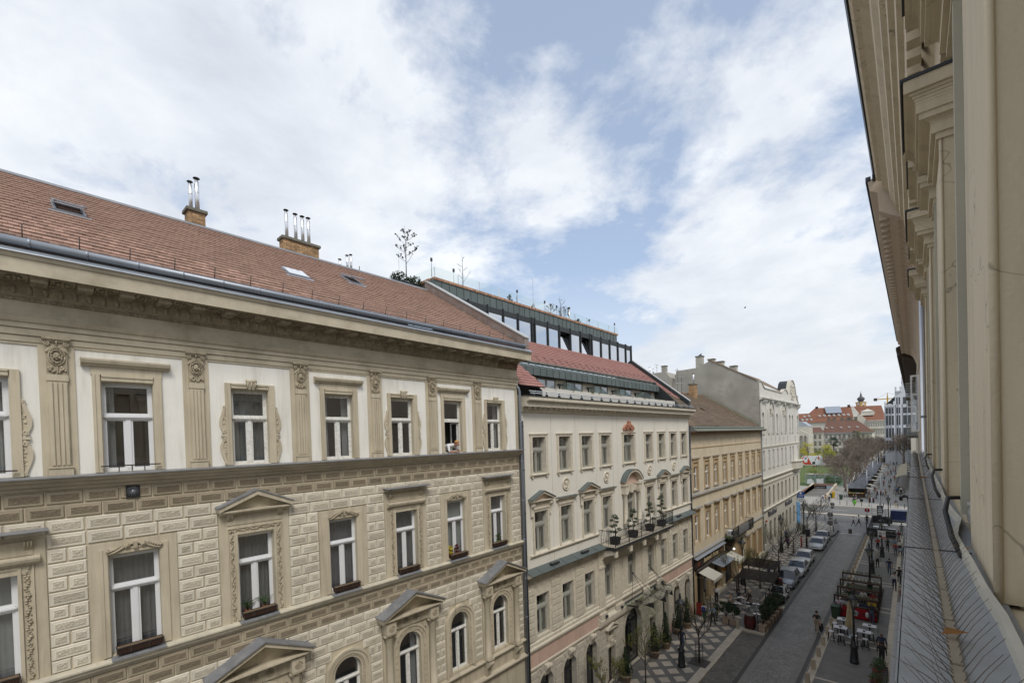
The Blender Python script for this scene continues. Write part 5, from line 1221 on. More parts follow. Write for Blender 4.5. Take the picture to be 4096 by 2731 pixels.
b3=put('balcony',MB().box(X3,-13.9,49.4,57.15,5.05,5.17),M_dwood,H3);put('balcony_floor',MB().box(X3,-13.95,49.45,57.1,5.172,5.19),M_conc,b3)
for y in(49.9,52.3,54.6,56.8):put('balcony_bracket',MB().profy(p3([(0,-.6+5.05),(.1,4.5),(.8,4.85),(.85,5.05),(0,5.05)]),y-.06,y+.06),M_dwood,b3)
for y in(49.45,51.3,55.3,57.1):put('rail_post',MB().box(-13.98,-13.9,y-.06,y+.06,5.19,6.16),M_dwood,b3)
bar3=cached(('bar3',),lambda:MB().box(-.01,.01,-.01,.01,0,.9),M_black)
for i in range(15):put('baluster',bar3,None,b3,(-13.94,49.5+.13*i,5.19));put('baluster',bar3,None,b3,(-13.94,55.35+.12*i,5.19))
for i in range(6):put('baluster',bar3,None,b3,(-14.0-.14*i,49.45,5.19));put('baluster',bar3,None,b3,(-14.0-.14*i,57.1,5.19))
put('hand_rail',MB().box(-13.97,-13.91,49.4,57.15,6.1,6.14).box(X3,-13.97,49.42,49.48,6.1,6.14).box(X3,-13.97,57.07,57.13,6.1,6.14),M_black,b3)
put('mesh_panel',MB().box(-13.95,-13.94,51.4,55.25,5.25,6.05),glass('wire_mesh',(.62,.62,.62),.02,.5),b3)
t=thing('air_conditioner','white air conditioner standing on the ochre house balcony','air conditioner',(-14.45,50.1,5.192));part('case',MB().bbox(-.18,.18,-.42,.42,0,.62,.02),M_white,t);part('fan_grille',MB().lathe((.18,.08,.31),[(.24,0),(.24,.015),(.2,.02),(.2,.005),(.02,.005)],14,axis='x'),M_dwood,t)
t=thing('balcony_weed','green grass tuft growing at the near end of the ochre balcony','plant',(-14.4,49.3,5.15));f=MB();leaf_cloud(f,(0,0,.05),.35,120,.09,random.Random(3),.5);part('leaves',f,M_leaf,t)
sg=put('shop_sign',MB().box(X3,X3+.35,40.5,48.7,4.62,4.78).box(X3,X3+.2,40.55,48.65,3.9,4.62),M_signw,H3)
put('sign_roof',MB().profy(p3([(0,4.9),(.42,4.76),(.42,4.785),(0,4.93)]),40.45,48.75),M_zinc,sg)
put('sign_lettering',text_mesh("Bortoni's Mozza",.62,mat('cream_sign_paint',(.62,.50,.30),.7,.1,3),.012,shear=.25),None,sg,(X3+.215,44.7,4.26),rot=FACE_L)
for y in(41.35,47.9):
 b=MB();
 for i in range(5):b.ball((X3+.21,y+.1*(i-2),4.15+.09*(i%3)),.13,7,5,0,(.25,.7,1.6))
 put('sign_emblem',b,mat('faded_pepper_red',(.16,.055,.035),.8,.3,5),sg)
put('awning_roller',MB().lathe((X3+.3,40.6,3.78),[(.1,0),(.1,8.0)],10,axis='y'),M_iron,H3)
M_awn=mat('cream_awning_cloth',(.56,.53,.44),.9,.05,3)
for(ya,yb)in((41.0,43.4),(48.4,50.6)):
 a=put('awning',MB().prism([(X3+.1,ya,3.62),(X3+.1,yb,3.62),(X3+.1,yb,3.64),(X3+.1,ya,3.64)],(1.5,0,-.55)).prism([(X3+1.6,ya,3.09),(X3+1.6,yb,3.09),(X3+1.6,yb,2.82),(X3+1.6,ya,2.82)],(.015,0,0)),M_awn,H3,fixn=True);put('awning_case',MB().box(X3,X3+.34,ya-.1,yb+.1,3.6,3.75),M_signw,a)
 for y in(ya+.1,yb-.1):put('awning_arm',MB().tube([(X3+.05,y,3.1),(X3+1.55,y,3.08)],.02,5),M_steel,a)
for i in range(5):put('canopy_sheet',MB().prism([(X3+.15,44.2+.72*i,3.78),(X3+.15,44.9+.72*i,3.78),(X3+.15,44.9+.72*i,3.81),(X3+.15,44.2+.72*i,3.81)],(1.3,0,-.3)).prism([(X3+.15,44.9+.72*i,3.8),(X3+.15,44.93+.72*i,3.8),(X3+.15,44.93+.72*i,3.86),(X3+.15,44.9+.72*i,3.86)],(1.3,0,-.3)),M_zinc,H3)
for(ya,yb,za,zb)in gd3:
 yc_=(ya+yb)/2;big=yb-ya>2
 dm_=M_ochd if ya>53 else M_dwood
 d=put('shop_door' if ya<50 else('carriage_gate' if big else 'orange_door'),MB().box(X3-.36,X3-.3,ya,yb,za,zb),dm_,H3)
 for s_ in(-1,1):put('door_panel',MB().box(X3-.3,X3-.27,yc_+s_*.06,yc_+s_*(yb-ya)*.44,za+.2,zb-.3),dm_,d)
 if ya>53:put('door_surround',MB().box(X3,X3+.08,ya-.2,ya,0.3,zb+.2).box(X3,X3+.08,yb,yb+.2,0.3,zb+.2).box(X3,X3+.12,ya-.25,yb+.25,zb+.2,zb+.35),M_ocht,H3);put('surround_sheet',MB().box(X3,X3+.16,ya-.28,yb+.28,zb+.352,zb+.37),M_zinc,H3)
for y in(43.2,45.2):put('menu_case',MB().box(X3,X3+.06,y-.12,y+.3,1.2,2.5),M_dwood,H3);put('menu_sheet',MB().box(X3+.06,X3+.066,y-.06,y+.24,1.4,2.35),M_curt,H3)
put('shop_pilasters',MB().box(X3,X3+.12,40.4,41.1,0,3.6).box(X3,X3+.12,44.7,45.9,0,3.5).box(X3,X3+.12,48.0,48.6,0,3.9).box(X3,X3+.1,52.7,53.6,0,4.6),M_ocht,H3)
put('plinth',MB().box(X3,X3+.18,44.7,49.3,0,.35).box(X3,X3+.18,52.7,B3,0,.45),M_lime,H3)
put('gate_beam',MB().box(X3,X3+1.0,49.5,49.65,3.95,4.2).box(X3-.1,X3+.2,49.6,52.6,4.2,4.9),M_signw,H3)
t=thing('wall_lantern','lit round white lamp on the beam beside the restaurant gate','lamp',(X3+.95,49.4,4.1));part('globe',MB().ball((0,0,0),.09,10,6),mat('lit_globe',(1,.96,.85),.5,.0,1,emit=3.0),t);part('holder',MB().box(-.03,.03,0,.12,.05,.1),M_black,t)
t=thing('hanging_shield','orange shield shaped sign hanging beside the restaurant door','sign',(X3+.8,46.4,2.7));part('shield',MB().prism([(-.2,0,.25),(.2,0,.25),(.2,0,0),(0,0,-.25),(-.2,0,0)],(0,.04,0)),mat('orange_enamel',(.55,.24,.03),.5,.1,3),t,fixn=True);part('bar',MB().tube([(-.75,.02,.28),(.2,.02,.28)],.014,5),M_black,t)
# white bank house with the wavy gable
M_wh4=mat('pale_grey_white_render',(.63,.615,.565),.85,.05,1,.2,50,dirt=(.46,.44,.38),dscale=.8,damt=.4)
M_wh4b=mat('pale_stone_base',(.54,.51,.43),.85,.06,2,.2,40,dirt=(.40,.37,.30),dscale=1.2,damt=.4)
M_fire=mat('grey_firewall_render',(.36,.34,.295),.95,.2,1.4,.7,9,dirt=(.20,.188,.16),dscale=.35,damt=.8,bdist=.05,detail=9)
M_g4=mat('brown_grey_window',(.20,.17,.12),.5,.1,3)
X4=-14.9;A4,B4=65.5,91.9
H4=thing('bank_house','tall off-white house with wavy gable and grey firewall','building',(X4,78,0))
r1c=[67.25,69.8,72.35,75.2,77.75,80.55,83.3,86.5,89.75];r2c=[67.2,70.15,72.65,75.4,78.3,80.9,84.5,86.7,91.0]
o4=[(c-.55,c+.55,5.95,8.45,1)for c in r1c]+[(c-.55,c+.55,11.0,13.42)for c in r2c]+[(c-(.55 if i not in(1,2,4,5)else.45),c+(.55 if i not in(1,2,4,5)else.45),15.7,18.55,1)for i,c in enumerate(r2c)]+[(c-.62,c+.62,.9,3.78,1)for c in(67.15,70.0,72.6,75.2,77.9,80.6,83.3,86.3,89.5)]
mb=MB();wall_open(mb,X4,A4,B4,9.7,20.4,[o for o in o4 if o[2]>9.7],.4,0,0);wall_open(mb,X4,A4,B4,0,9.7,[o for o in o4 if o[2]<9.7],.4,1,1)
mb.quad((X4,B4,0),(X4-12,B4,0),(X4-12,B4,22),(X4,B4,22),0);w4=put('wall',mb,[M_wh4,M_wh4b],H4)
for o in o4:
 yc=(o[0]+o[1])/2;r=(o[1]-o[0])/2;h=o[3]-o[2]
 d=put('window',frame_mesh(2*r,h,h*.62,arch=len(o)>4,fr=.07),M_g4 if o[2]<9 else M_oldw,H4,(X4-.2,yc,o[2]));g=MB()
 g.poly([(0,*p)for p in(arch_pts(0,h-r,r-.03,10)if len(o)>4 else[(r-.03,h-.03),(-r+.03,h-.03)])]+[(0,-r+.03,.03),(0,r-.03,.03)]);put('pane',g,G_dark,d,(X4-.21,yc,o[2]))
 if o[2]>5:put('window_sill',MB().box(X4-.3,X4+.1,yc-r-.1,yc+r+.1,o[2]-.12,o[2]),M_wh4b,H4)
put('room_back',MB().box(-.62,-.6,A4+.3,B4-.3,.3,19.5),M_room,H4,(X4,0,0))
for y in(66.2,68.6,71.4,74.0,76.8,79.6,82.4,88.6):put('pilaster_strip',MB().box(X4,X4+.08,y-.14,y+.14,13.9,20.0).box(X4,X4+.12,y-.2,y+.2,14.9,15.2),M_wh4,H4)
for yc in(71.4,79.6):
 a=put('double_arch',archtrim_mb(1.75,2.05,0,2.6,.16),M_wh4,H4,(X4,yc,15.9));put('arch_keystone',MB().box(X4,X4+.35,yc-.3,yc+.3,20.0,20.7),M_wh4,a);b=MB();rg=random.Random(2)
 for i in range(26):b.ball((X4+.06,yc+rg.uniform(-.35,.35),18.7+rg.uniform(-.7,.6)),rg.uniform(.08,.18),5,4)
 put('cartouche',b,M_wh4b,a)
for(z,d)in((9.7,.3),(9.0,.12),(5.55,.28),(20.35,.45),(13.9,.1)):put('ledge',MB().profy([(X4,z-.25),(X4+d*.5,z-.2),(X4+d,z),(X4+d,z+.08),(X4,z+.14)],A4,B4),M_wh4b if z<15 else M_wh4,H4)
for y in(67.4,75.4,84.2,91.0):
 for i in range(5):put('cornice_bracket',cached(('b4',),lambda:MB().profy([(0,-.5),(.1,-.4),(.38,-.1),(.38,0),(0,0)],-.1,.1),M_wh4),None,H4,(X4,y-.8+.4*i,20.1))
P=[(65.5,20.4),(65.5,22.5),(66.3,22.55),(66.8,22.4),(67.3,21.95),(68.2,21.75),(78.5,21.7),(79.5,21.9),(80.2,22.25),(81.5,22.4),(82.3,22.2),(83.0,21.8),(83.6,22.0)]
G=[(84.0,22.5),(84.4,23.1),(85.0,23.75),(86.0,24.15),(87.2,24.2),(88.2,23.8),(89.0,23.1),(89.4,22.4),(90.0,21.6),(91.0,21.0),(91.9,20.6),(91.9,20.4)]
pa=put('parapet',MB().prism([(X4-.3,*p)for p in P+G],(.32,0,0)),M_wh4,H4,fixn=True)
cp=MB();Q=P[1:]+G[:-1]
for i in range(len(Q)-1):cp.prism([(X4-.36,Q[i][0],Q[i][1]),(X4-.36,Q[i+1][0],Q[i+1][1]),(X4-.36,Q[i+1][0],Q[i+1][1]+.12),(X4-.36,Q[i][0],Q[i][1]+.12)],(.5,0,0))
put('parapet_coping',cp,M_wh4b,pa,fixn=True)
put('gable_back',MB().prism([(X4-1.6,*p)for p in[(84.0,20.4)]+G[:8]+[(89.4,20.4)]],(1.3,0,0)),M_slated,pa,fixn=True);b=MB();rg=random.Random(6)
for i in range(70):
 a=rg.uniform(0,2*pi);r=1.0*rg.random()**.6;b.ball((X4+.05,86.7+1.6*r*cos(a),22.3+1.35*r*sin(a)),rg.uniform(.1,.22),5,4)
put('gable_relief',b,M_wh4b,pa)
FW=[(X4,0),(X4,22.46),(-18.0,24.3),(-20.98,26.0),(-22.62,25.25),(-25.75,25.14),(-25.8,0)]
fw=put('firewall',MB().prism([(x,A4-.02,z)for x,z in FW],(0,.3,0)),M_fire,H4,fixn=True)
put('roof_slope',MB().quad((X4-.3,A4+.3,22.4),(X4-.3,B4,21.6),(-21,B4,25.6),(-21,A4+.3,25.9)),M_tile3,H4);b=MB()
for i in range(30):t_=i/29;b.box(-20.9+5.8*t_-.16,-20.9+5.8*t_+.05,A4-.08,A4+.4,26.0-3.4*t_,26.12-3.4*t_)
put('verge_tiles',b,M_tile3,fw)
for(xa,xb,za,zb,y)in((-23.3,-22.4,25,26.95,66.6),(-21.8,-21.0,25.3,26.4,67.2),(-20.8,-19.8,24.8,25.9,67.2),(-18.9,-18.1,23.7,25.05,67.2)):chimney(H4,xa,xb,y,y+.8,za,zb,'chimney',False,mat('pale_chimney_render',(.42,.40,.34),.9,.15,3,dirt=(.24,.22,.19),dscale=2,damt=.5))
t=thing('pigeon','dark pigeon perched on the tallest chimney beside the firewall','bird',(-22.7,66.9,27.09));part('body',MB().ball((0,0,.16),.11,8,6,0,(1.5,.8,.9)).ball((.14,0,.28),.06,7,5).tube([(.18,0,.28),(.24,0,.27)],[.02,.004],5).tube([(-.1,0,.14),(-.3,0,.06)],[.06,.03],5).tube([(.0,.03,.1),(0,.03,0)],.012,4).tube([(0,-.03,.1),(0,-.03,0)],.012,4),M_black,t)
t=thing('flying_bird','tiny bird flying in the pale sky right of the grey firewall','bird',(-30,120,45.9),R(30));part('body',MB().ball((0,0,0),.12,7,5,0,(2.2,.8,.8)).add([(.12,0,.03),(-.12,0,.03),(-.1,.55,.2),(.02,.6,.2)],[(0,1,2,3)]).add([(.12,0,.03),(.02,-.6,.2),(-.1,-.55,.2),(-.12,0,.03)],[(0,1,2,3)]),M_black,t)
M_let=mat('dark_grey_letters',(.11,.11,.12),.6,.1,3)
for y in(70.4,81.2):put('wall_lettering',text_mesh('Takarékbank',.95,M_let,.05,shear=.2),None,H4,(X4+.1,y+.4,4.75),rot=FACE_L)
put('corner_balcony',MB().profz([(X4,85.2),(X4+.55,85.5),(X4+.85,87.0),(X4+.85,89.6),(X4+.5,91.2),(X4,91.6)],9.75,10.9).profz([(X4,85.0),(X4+.65,85.4),(X4+1.0,87.0),(X4+1.0,89.7),(X4+.6,91.4),(X4,91.8)],10.9,11.02).profz([(X4,85.6),(X4+.3,86),(X4+.5,87.2),(X4+.5,89.4),(X4+.3,90.6),(X4,91)],9.3,9.75),M_wh4b,H4,fixn=True)
t=thing('bank_sign','blue and white projecting bank sign on the corner of the white house','sign',(X4+.5,89.0,4.2));part('blue_board',MB().box(-.42,.55,-.06,.06,.45,1.45),mat('bank_blue',(.02,.075,.30),.4,.05,3),t);part('white_board',MB().box(-.42,.55,-.055,.055,-.35,.445),M_white,t);part('bracket',MB().box(-.55,-.42,-.03,.03,.2,.9),M_iron,t)
part('logo',MB().lathe((.06,-.062,1.22),[(.16,0),(.16,-.01)],12,axis='y'),M_white,t);M_bl2=mat('dark_blue_letters',(.03,.05,.14),.5,0,3)
part('lettering',text_mesh('TAKARÉK',.2,M_white,.004),None,t,(.06,-.066,.92),FACE_S);part('lettering',text_mesh('BANK',.26,M_white,.004),None,t,(.06,-.066,.68),FACE_S);part('lettering',text_mesh('ATM',.26,M_bl2,.004),None,t,(.06,-.062,.22),FACE_S);part('lettering',text_mesh('0-24',.26,M_bl2,.004),None,t,(.06,-.062,-.08),FACE_S)
put('entrance_panel',MB().box(X4,X4+.15,88.4,90.9,.2,4.0),mat('light_blue_panel',(.16,.38,.65),.5,.05,2),H4)
t=thing('wall_camera','small red and white alarm box on the white house wall','alarm box',(X4+.05,67.2,3.95));part('case',MB().bbox(0,.15,-.15,.15,0,.25,.03),mat('alarm_red',(.4,.04,.03),.5,.05,3),t)
RB=thing('courtyard_building','grey rendered courtyard building rising behind the hotel verge','building',(-36,84,0));put('wall',MB().prism([(-60,80,0),(-60,80,27.3),(-33.4,80,27.3),(-32.6,80,26.2),(-32.6,80,0)],(0,14,0)),M_fire,RB,fixn=True);chimney(RB,-34.2,-33.4,80.2,81,26,28.35,'chimney',False,M_fire);put('lower_wall',MB().box(-32.6,-26,81,92,0,25.6),M_fire,RB);chimney(RB,-32.1,-31.6,81.2,82,25.4,26.5,'chimney',False,M_fire)
aerial(-35.2,80.5,27.3,1.6,'aerial beside the chimney of the grey courtyard building');
for q,x in((.5,-35.9),(.9,-36.6)):flue(RB,x,80.5,27.2,q+.3,.12)
# the house on the right, seen along its front
M_rw=mat('warm_beige_paint',(.64,.555,.41),.8,.05,1.5,.35,45,dirt=(.40,.345,.255),dscale=1.6,damt=.5,streak=True)
M_rwg=mat('grey_beige_reveal',(.46,.435,.35),.8,.04,1.5,.2,35,dirt=(.31,.29,.23),dscale=1,damt=.3)
_t=M_rw.node_tree;_b=_t.nodes['Principled BSDF'];_o=_b.inputs['Base Color'].links[0].from_socket;_g=_t.nodes.new('ShaderNodeNewGeometry');_z=_t.nodes.new('ShaderNodeTexNoise');_z.inputs['Scale'].default_value=3;_a=_t.nodes.new('ShaderNodeVectorMath');_t.links.new(_g.outputs['Position'],_z.inputs['Vector']);_t.links.new(_g.outputs['Position'],_a.inputs[0]);_t.links.new(_z.outputs['Color'],_a.inputs[1]);_v=_t.nodes.new('ShaderNodeTexVoronoi');_v.feature='DISTANCE_TO_EDGE';_v.inputs['Scale'].default_value=.8;_t.links.new(_a.outputs[0],_v.inputs['Vector'])
_r=_t.nodes.new('ShaderNodeMapRange');_r.inputs['From Max'].default_value=.006;_r.inputs['To Min'].default_value=.55;_t.links.new(_v.outputs['Distance'],_r.inputs['Value']);_m2=_t.nodes.new('ShaderNodeMixRGB');_m2.blend_type='MULTIPLY';_m2.inputs[0].default_value=1;_t.links.new(_o,_m2.inputs[1]);_t.links.new(_r.outputs[0],_m2.inputs[2]);_t.links.new(_m2.outputs[0],_b.inputs['Base Color'])
M_rdark=mat('dark_grey_flashing',(.055,.06,.07),.5,.1,3,metal=.3)
RH=thing('right_hand_house','beige house front on the right with pilasters, capitals and deep cornice','building',(.6,7,0))
yP=[-4.0,-.94,2.13,5.19,8.2,11.2];XR0=.20
mb=MB();ro=[(y+1.25,y+2.75,15.75,18.9)for y in yP if y<10]+[(y+1.1,y+2.6,z,z+2.4)for y in yP if y<10 for z in(2.2,6.6,11.2)]
wall_open(mb,.62,-5,14.2,0,22,ro,.25,0,0,sgn=-1);mb.v=[(x,y,z)for x,y,z in mb.v];mb.quad((.62,14.2,0),(9,14.2,0),(9,14.2,22),(.62,14.2,22));mb.box(.9,9,-5,14.1,0,21.9)
wr=put('wall',mb,M_rw,RH)
def lesene(L,XA,g=.0):
 b=MB();bd=.012
 b.box(XA,.62,0,L,15.42,18.4);b.box(XA+.05,.62,.03,L-.03,15.4,15.42)
 b.tube([(XA,0,15.42),(XA,0,18.4)],.012,8,0);return b
for y in yP:put('pilaster',cached(('rles',),lambda:lesene(.95,XR0),M_rw),None,RH,(0,y,0));put('pilaster_foot',cached(('rfoot',),lambda:MB().box(.225,.62,.02,.93,15.18,15.4).box(.26,.62,-.06,.99,15.1,15.18),M_rw),None,RH,(0,y,0))
for y in yP[:-1]:put('window_jamb',cached(('rjamb',),lambda:MB().box(.215,.62,1.44,1.74,15.5,18.4).box(.195,.23,1.43,1.50,15.5,18.4),M_rwg),None,RH,(0,y,0));put('window_blind',cached(('rbl',),lambda:MB().box(.3,.56,1.0,1.43,17.1,18.9),M_rwg),None,RH,(0,y,0))
def rcap(L,XA):
 """capital: mouldings that step out towards the street and to both sides"""
 b=MB()
 for(e,za,zb)in((.03,18.35,18.40),(.06,18.40,18.47),(.13,18.52,18.57),(.15,18.57,18.62),(.225,18.74,18.84)):b.box(XA-e,.62,-e*.7,L+e*.7,za,zb)
 for(e0,e1,za,zb)in((.06,.13,18.47,18.52),(.15,.22,18.62,18.74)):
  n=5
  for i in range(n):
   t=(i+.5)/n;e=e0+(e1-e0)*(1-math.sqrt(1-t*t))if True else 0;b.box(XA-e,.62,-e*.7,L+e*.7,za+(zb-za)*i/n,za+(zb-za)*(i+1)/n+.0005)
 return b
for y in yP:
 c=put('capital',cached(('rcap',),lambda:rcap(.95,XR0),M_rw),None,RH,(0,y,0));put('capital_flashing',cached(('rcapf',),lambda:MB().box(-.035,.62,-.17,1.12,18.84,18.865).box(-.045,-.035,-.17,1.12,18.82,18.865),M_rdark),None,c,(0,y,0))
for y in yP[:-1]:c=put('jamb_capital',cached(('rcap2',),lambda:rcap(.5,XR0+.02),M_rw),None,RH,(0,y+1.44,0));put('capital_flashing',cached(('rcapf2',),lambda:MB().box(-.02,.62,-.17,.67,18.84,18.865),M_rdark),None,c,(0,y+1.44,0))
cr=put('cornice',MB().profy([(.62,19.6),(.25,19.6),(.22,19.9),(.12,20.1),(.1,20.35),(.0,20.38),(-.02,20.6),(-.08,20.63),(-.1,20.85),(-.16,20.88),(-.18,21.08),(-.24,21.12),(-.26,21.3),(-.33,21.4),(-.36,21.62),(-.47,21.7),(-.48,21.9),(-.56,21.94),(-.6,22.0),(-.6,22.08),(.62,22.3)][::-1],-5,14.2),M_rw,RH,fixn=True)
put('gutter_edge',MB().profy([(-.56,22.06),(-.63,22.02),(-.66,22.12),(-.56,22.16)],-5,14.1),M_rdark,cr);y=-4.5
while y<14:put('dentil',cached(('rden',),lambda:MB().box(.0,.12,0,.16,19.95,20.1),M_rw),None,cr,(0,y,0));y+=.3
rd=downpipe(RH,.185,14.38,0,19.4,.05,M_steel,3)
LZ=15.42;lg=put('ledge',MB().profy([(.62,15.1),(.05,15.1),(-.01,15.2),(-.03,15.38),(-.03,15.4),(.62,15.41)][::-1],-2,13.3),M_rw,RH,fixn=True)
M_rsheet=mat('light_grey_painted_sheet',(.33,.34,.345),.55,.06,3,.1,20,dirt=(.20,.20,.195),dscale=6,damt=.5)
put('ledge_sheet',MB().box(-.036,.22,-2,13.35,15.412,LZ).box(-.04,-.034,-2,13.35,15.34,LZ),M_rsheet,lg)
for y in(.9,2.88,4.86,6.93,8.9):put('sheet_seam',MB().box(-.043,.19,y,y+.006,LZ,LZ+.005).box(-.045,-.04,y,y+.006,15.33,LZ),M_rdark,lg)
W=[(1.0,.176),(1.5,.175),(1.9,.175),(2.18,.161),(2.58,.155),(2.9,.145),(3.17,.14),(3.45,.16),(3.72,.186),(3.95,.176),(4.11,.168),(4.6,.16),(5.03,.158),(5.6,.162),(6.15,.159),(7,.156),(8.22,.151),(10,.15),(13.3,.15)];b=MB()
for i in range(len(W)-1):(ya,xa),(yb,xb)=W[i],W[i+1];b.add([(xa,ya,LZ),(xb,yb,LZ),(xb,yb,LZ+.035),(xa,ya,LZ+.035),(xa+.02,ya,LZ),(xb+.02,yb,LZ),(xb+.02,yb,LZ+.035),(xa+.02,ya,LZ+.035)],[(0,3,2,1),(3,7,6,2),(4,5,6,7)])
put('wavy_upstand',b,mat('cream_sealed_edge',(.56,.53,.45),.8,.08,5),lg)
sp=thing('bird_spike_strip','long strip of thin wire bird spikes along the grey window ledge','bird spikes',(.07,5,LZ));rg=random.Random(12);M_spb=mat('clear_aged_plastic_base',(.30,.255,.19),.6,.15,8);M_wire=mat('dull_spike_wire',(.17,.145,.125),.5,.2,5,metal=.4)
y=-.5
while y<12.8:put('base_strip',cached(('spb',),lambda:MB().box(-.012,.012,0,.32,0,.008),M_spb),None,sp,(.07,y,LZ));y+=.335
k=0;y=1.0;far=MB();spm=[cached(('spike',j),lambda j=j:MB().tube([(0,0,.008),tuple(Vector((cos(a_)*q,s_*.25*q,sin(a_)*q))*.55+Vector((0,0,.008))),tuple(Vector((cos(a_)*q+.01*s_,s_*.3*q,sin(a_)*q*.97))+Vector((0,0,.008)))],[.001,.0009,.0006],4),M_wire)for j,(a_,s_,q)in enumerate([(R(a0),s0,q0)for a0 in(38,62,118,142)for s0,q0 in((-1,.115),(1,.12),(.3,.11))])]
while y<12.8:
 for side in(0,1):
  k2=(k//2)%3;j=(4,0,5)[k2]if side else(9,10,7)[k2];p=(.07+(.008 if side else-.008),y+rg.uniform(-.006,.006),LZ);rz=rg.uniform(-.12,.12)
  if k<300:put('spike',spm[j],None,sp,p,rot=(0,0,rz))
  else:
   a_=R(rg.uniform(36,66));dx=cos(a_)*.115*(1 if side else-1);far.tube([(p[0],p[1],LZ),(p[0]+dx,p[1]+rg.uniform(-.03,.03),LZ+sin(a_)*.115)],[.0013,.0009],3)
  k+=1
  if k%3==0:break
 y+=.026 if y<5 else.035
put('far_spikes',far,M_wire,sp,kind='stuff')
t=thing('dry_leaf','brown dry leaf caught among the spikes near the picture bottom','leaf',(.075,1.68,LZ+.02),.5);part('blade',MB().add([(-.03,0,0),(-.005,.022,.012),(.035,.004,.006),(-.002,-.022,.01)],[(0,1,2,3)]),mat('dry_leaf',(.26,.13,.045),.8,.2,30),t)
t=thing('dry_leaf','second dry leaf resting by the black cable','leaf',(.155,2.85,LZ+.02),1.5);part('blade',MB().add([(-.05,0,0),(-.005,.03,.02),(.05,.004,.006),(-.002,-.03,.015)],[(0,1,2,3)]),MATS['dry_leaf'],t)
t=thing('dry_leaf','farthest orange dry leaf on the spike strip','leaf',(.07,6.6,LZ+.02),.2);part('blade',MB().add([(-.05,0,0),(-.005,.03,.02),(.05,.004,.006),(-.002,-.03,.015)],[(0,1,2,3)]),MATS['dry_leaf'],t)
for i,(ya,yb,lab)in enumerate(((2.2,3.62,'long grey facade floodlight on the ledge beside the nearest pilaster'),(5.3,6.5,'second grey facade floodlight on the ledge beyond the black cable loop'),(8.4,9.4,'third facade floodlight far along the ledge'))):
 t=thing('facade_floodlight',lab,'floodlight',(.25,ya,LZ),0,'floodlights along the right hand ledge');L=yb-ya
 part('housing',MB().prism([(-.03,0,.05),(.09,0,.05),(.1,0,.12),(-.005,0,.16),(-.035,0,.11)],(0,L,0)),mat('aluminium_housing',(.42,.43,.43),.35,.05,3,metal=.7),t,fixn=True)
 part('lens',MB().prism([(.0,.03,.158),(.095,.03,.122),(.095,.03,.128),(.0,.03,.164)],(0,L-.06,0)),mat('dusty_lens',(.16,.165,.16),.2,.1,6,spec=.6),t,fixn=True)
 for q in(.15,.5,.85):part('clip',MB().box(-.04,.1,L*q,L*q+.02,.155,.168),M_steel,t)
 part('foot',MB().box(-.01,.04,.1,.2,0,.05).box(-.01,.04,L-.2,L-.1,0,.05),M_rdark,t)
for(y,lab)in((3.2,'thick black cable looping over the ledge edge beside the floodlight'),(5.45,'black cable loop farther along the ledge'),(8.6,'distant black cable loop at the end of the ledge')):
 tag(put('cable',MB().tube([(.15,y-.45,LZ+.012),(.13,y-.2,LZ+.05),(.12,y+.1,LZ+.13),(.14,y+.35,LZ+.17),(.2,y+.45,LZ+.165),(.3,y+.5,LZ+.15)],.011,7),mat('black_rubber',(.015,.015,.016),.6,.1,5)),lab,'cable')
put('lower_ledge',MB().profy([(.62,11.6),(-.1,11.65),(-.34,11.9),(-.34,12.0),(.62,12.1)][::-1],2,13.5),M_rsheet,RH,fixn=True);far=MB();y=5
while y<13.4:
 far.tube([(-.25,y,12.0),(-.33,y+.02,12.1)],.002,3);far.tube([(-.25,y,12.0),(-.15,y-.02,12.1)],.002,3);y+=.04
put('lower_spikes',far,M_wire,RH,kind='stuff')
put('ground_floor_band',MB().profy([(.62,4.4),(-.1,4.5),(-.25,4.8),(-.25,4.95),(.62,5.1)][::-1],-5,14.2),M_rw,RH,fixn=True)
M_pinkw=mat('pinkish_cream_render',(.56,.47,.37),.85,.06,2,.2,40,dirt=(.43,.35,.27),dscale=1,damt=.4)
R2=thing('pink_cream_house','pinkish cream house with patterned soffit on the right','building',(.6,28,0));mb=MB();wall_open(mb,.3,14.45,42,0,19.4,[(16.5+3*i,17.8+3*i,z,z+2.4)for i in range(8)for z in(1.5,6,10.6,15.2)],.3,0,0,sgn=-1);mb.box(.7,9,14.45,42,0,21.9);put('wall',mb,M_pinkw,R2)
c2=put('cornice',MB().profy([(.3,19.3)]+[(.3-.5*(1-cos(a*pi/16)),19.4+1.6*sin(a*pi/16))for a in range(9)]+[(-.35,21.1),(-.55,21.25),(-.58,21.7),(-.72,21.8),(-.76,22.05),(.4,22.4)],14.3,42),M_pinkw,R2,fixn=True)
y=14.6
while y<41.8:
 put('soffit_block',cached(('sb',),lambda:MB().box(-.56,-.4,0,.22,21.12,21.27),M_pinkw),None,c2,(0,y,0))
 if y<38:put('soffit_rib',cached(('srib',),lambda:MB().prism([(.3-.5*(1-cos(a*pi/16))-.025,0,19.4+1.6*sin(a*pi/16))for a in range(9)]+[(.3-.5*(1-cos(a*pi/16)),0,19.4+1.6*sin(a*pi/16))for a in range(8,-1,-1)],(0,.2,0)),M_pinkw),None,c2,(0,y,0))
 y+=.46
put('gutter_edge',MB().box(-.80,-.70,14.3,42,22.03,22.15),M_rdark,c2);put('roof_edge',MB().box(-.66,-.6,14.1,14.3,22.0,22.25),M_rdark,c2)
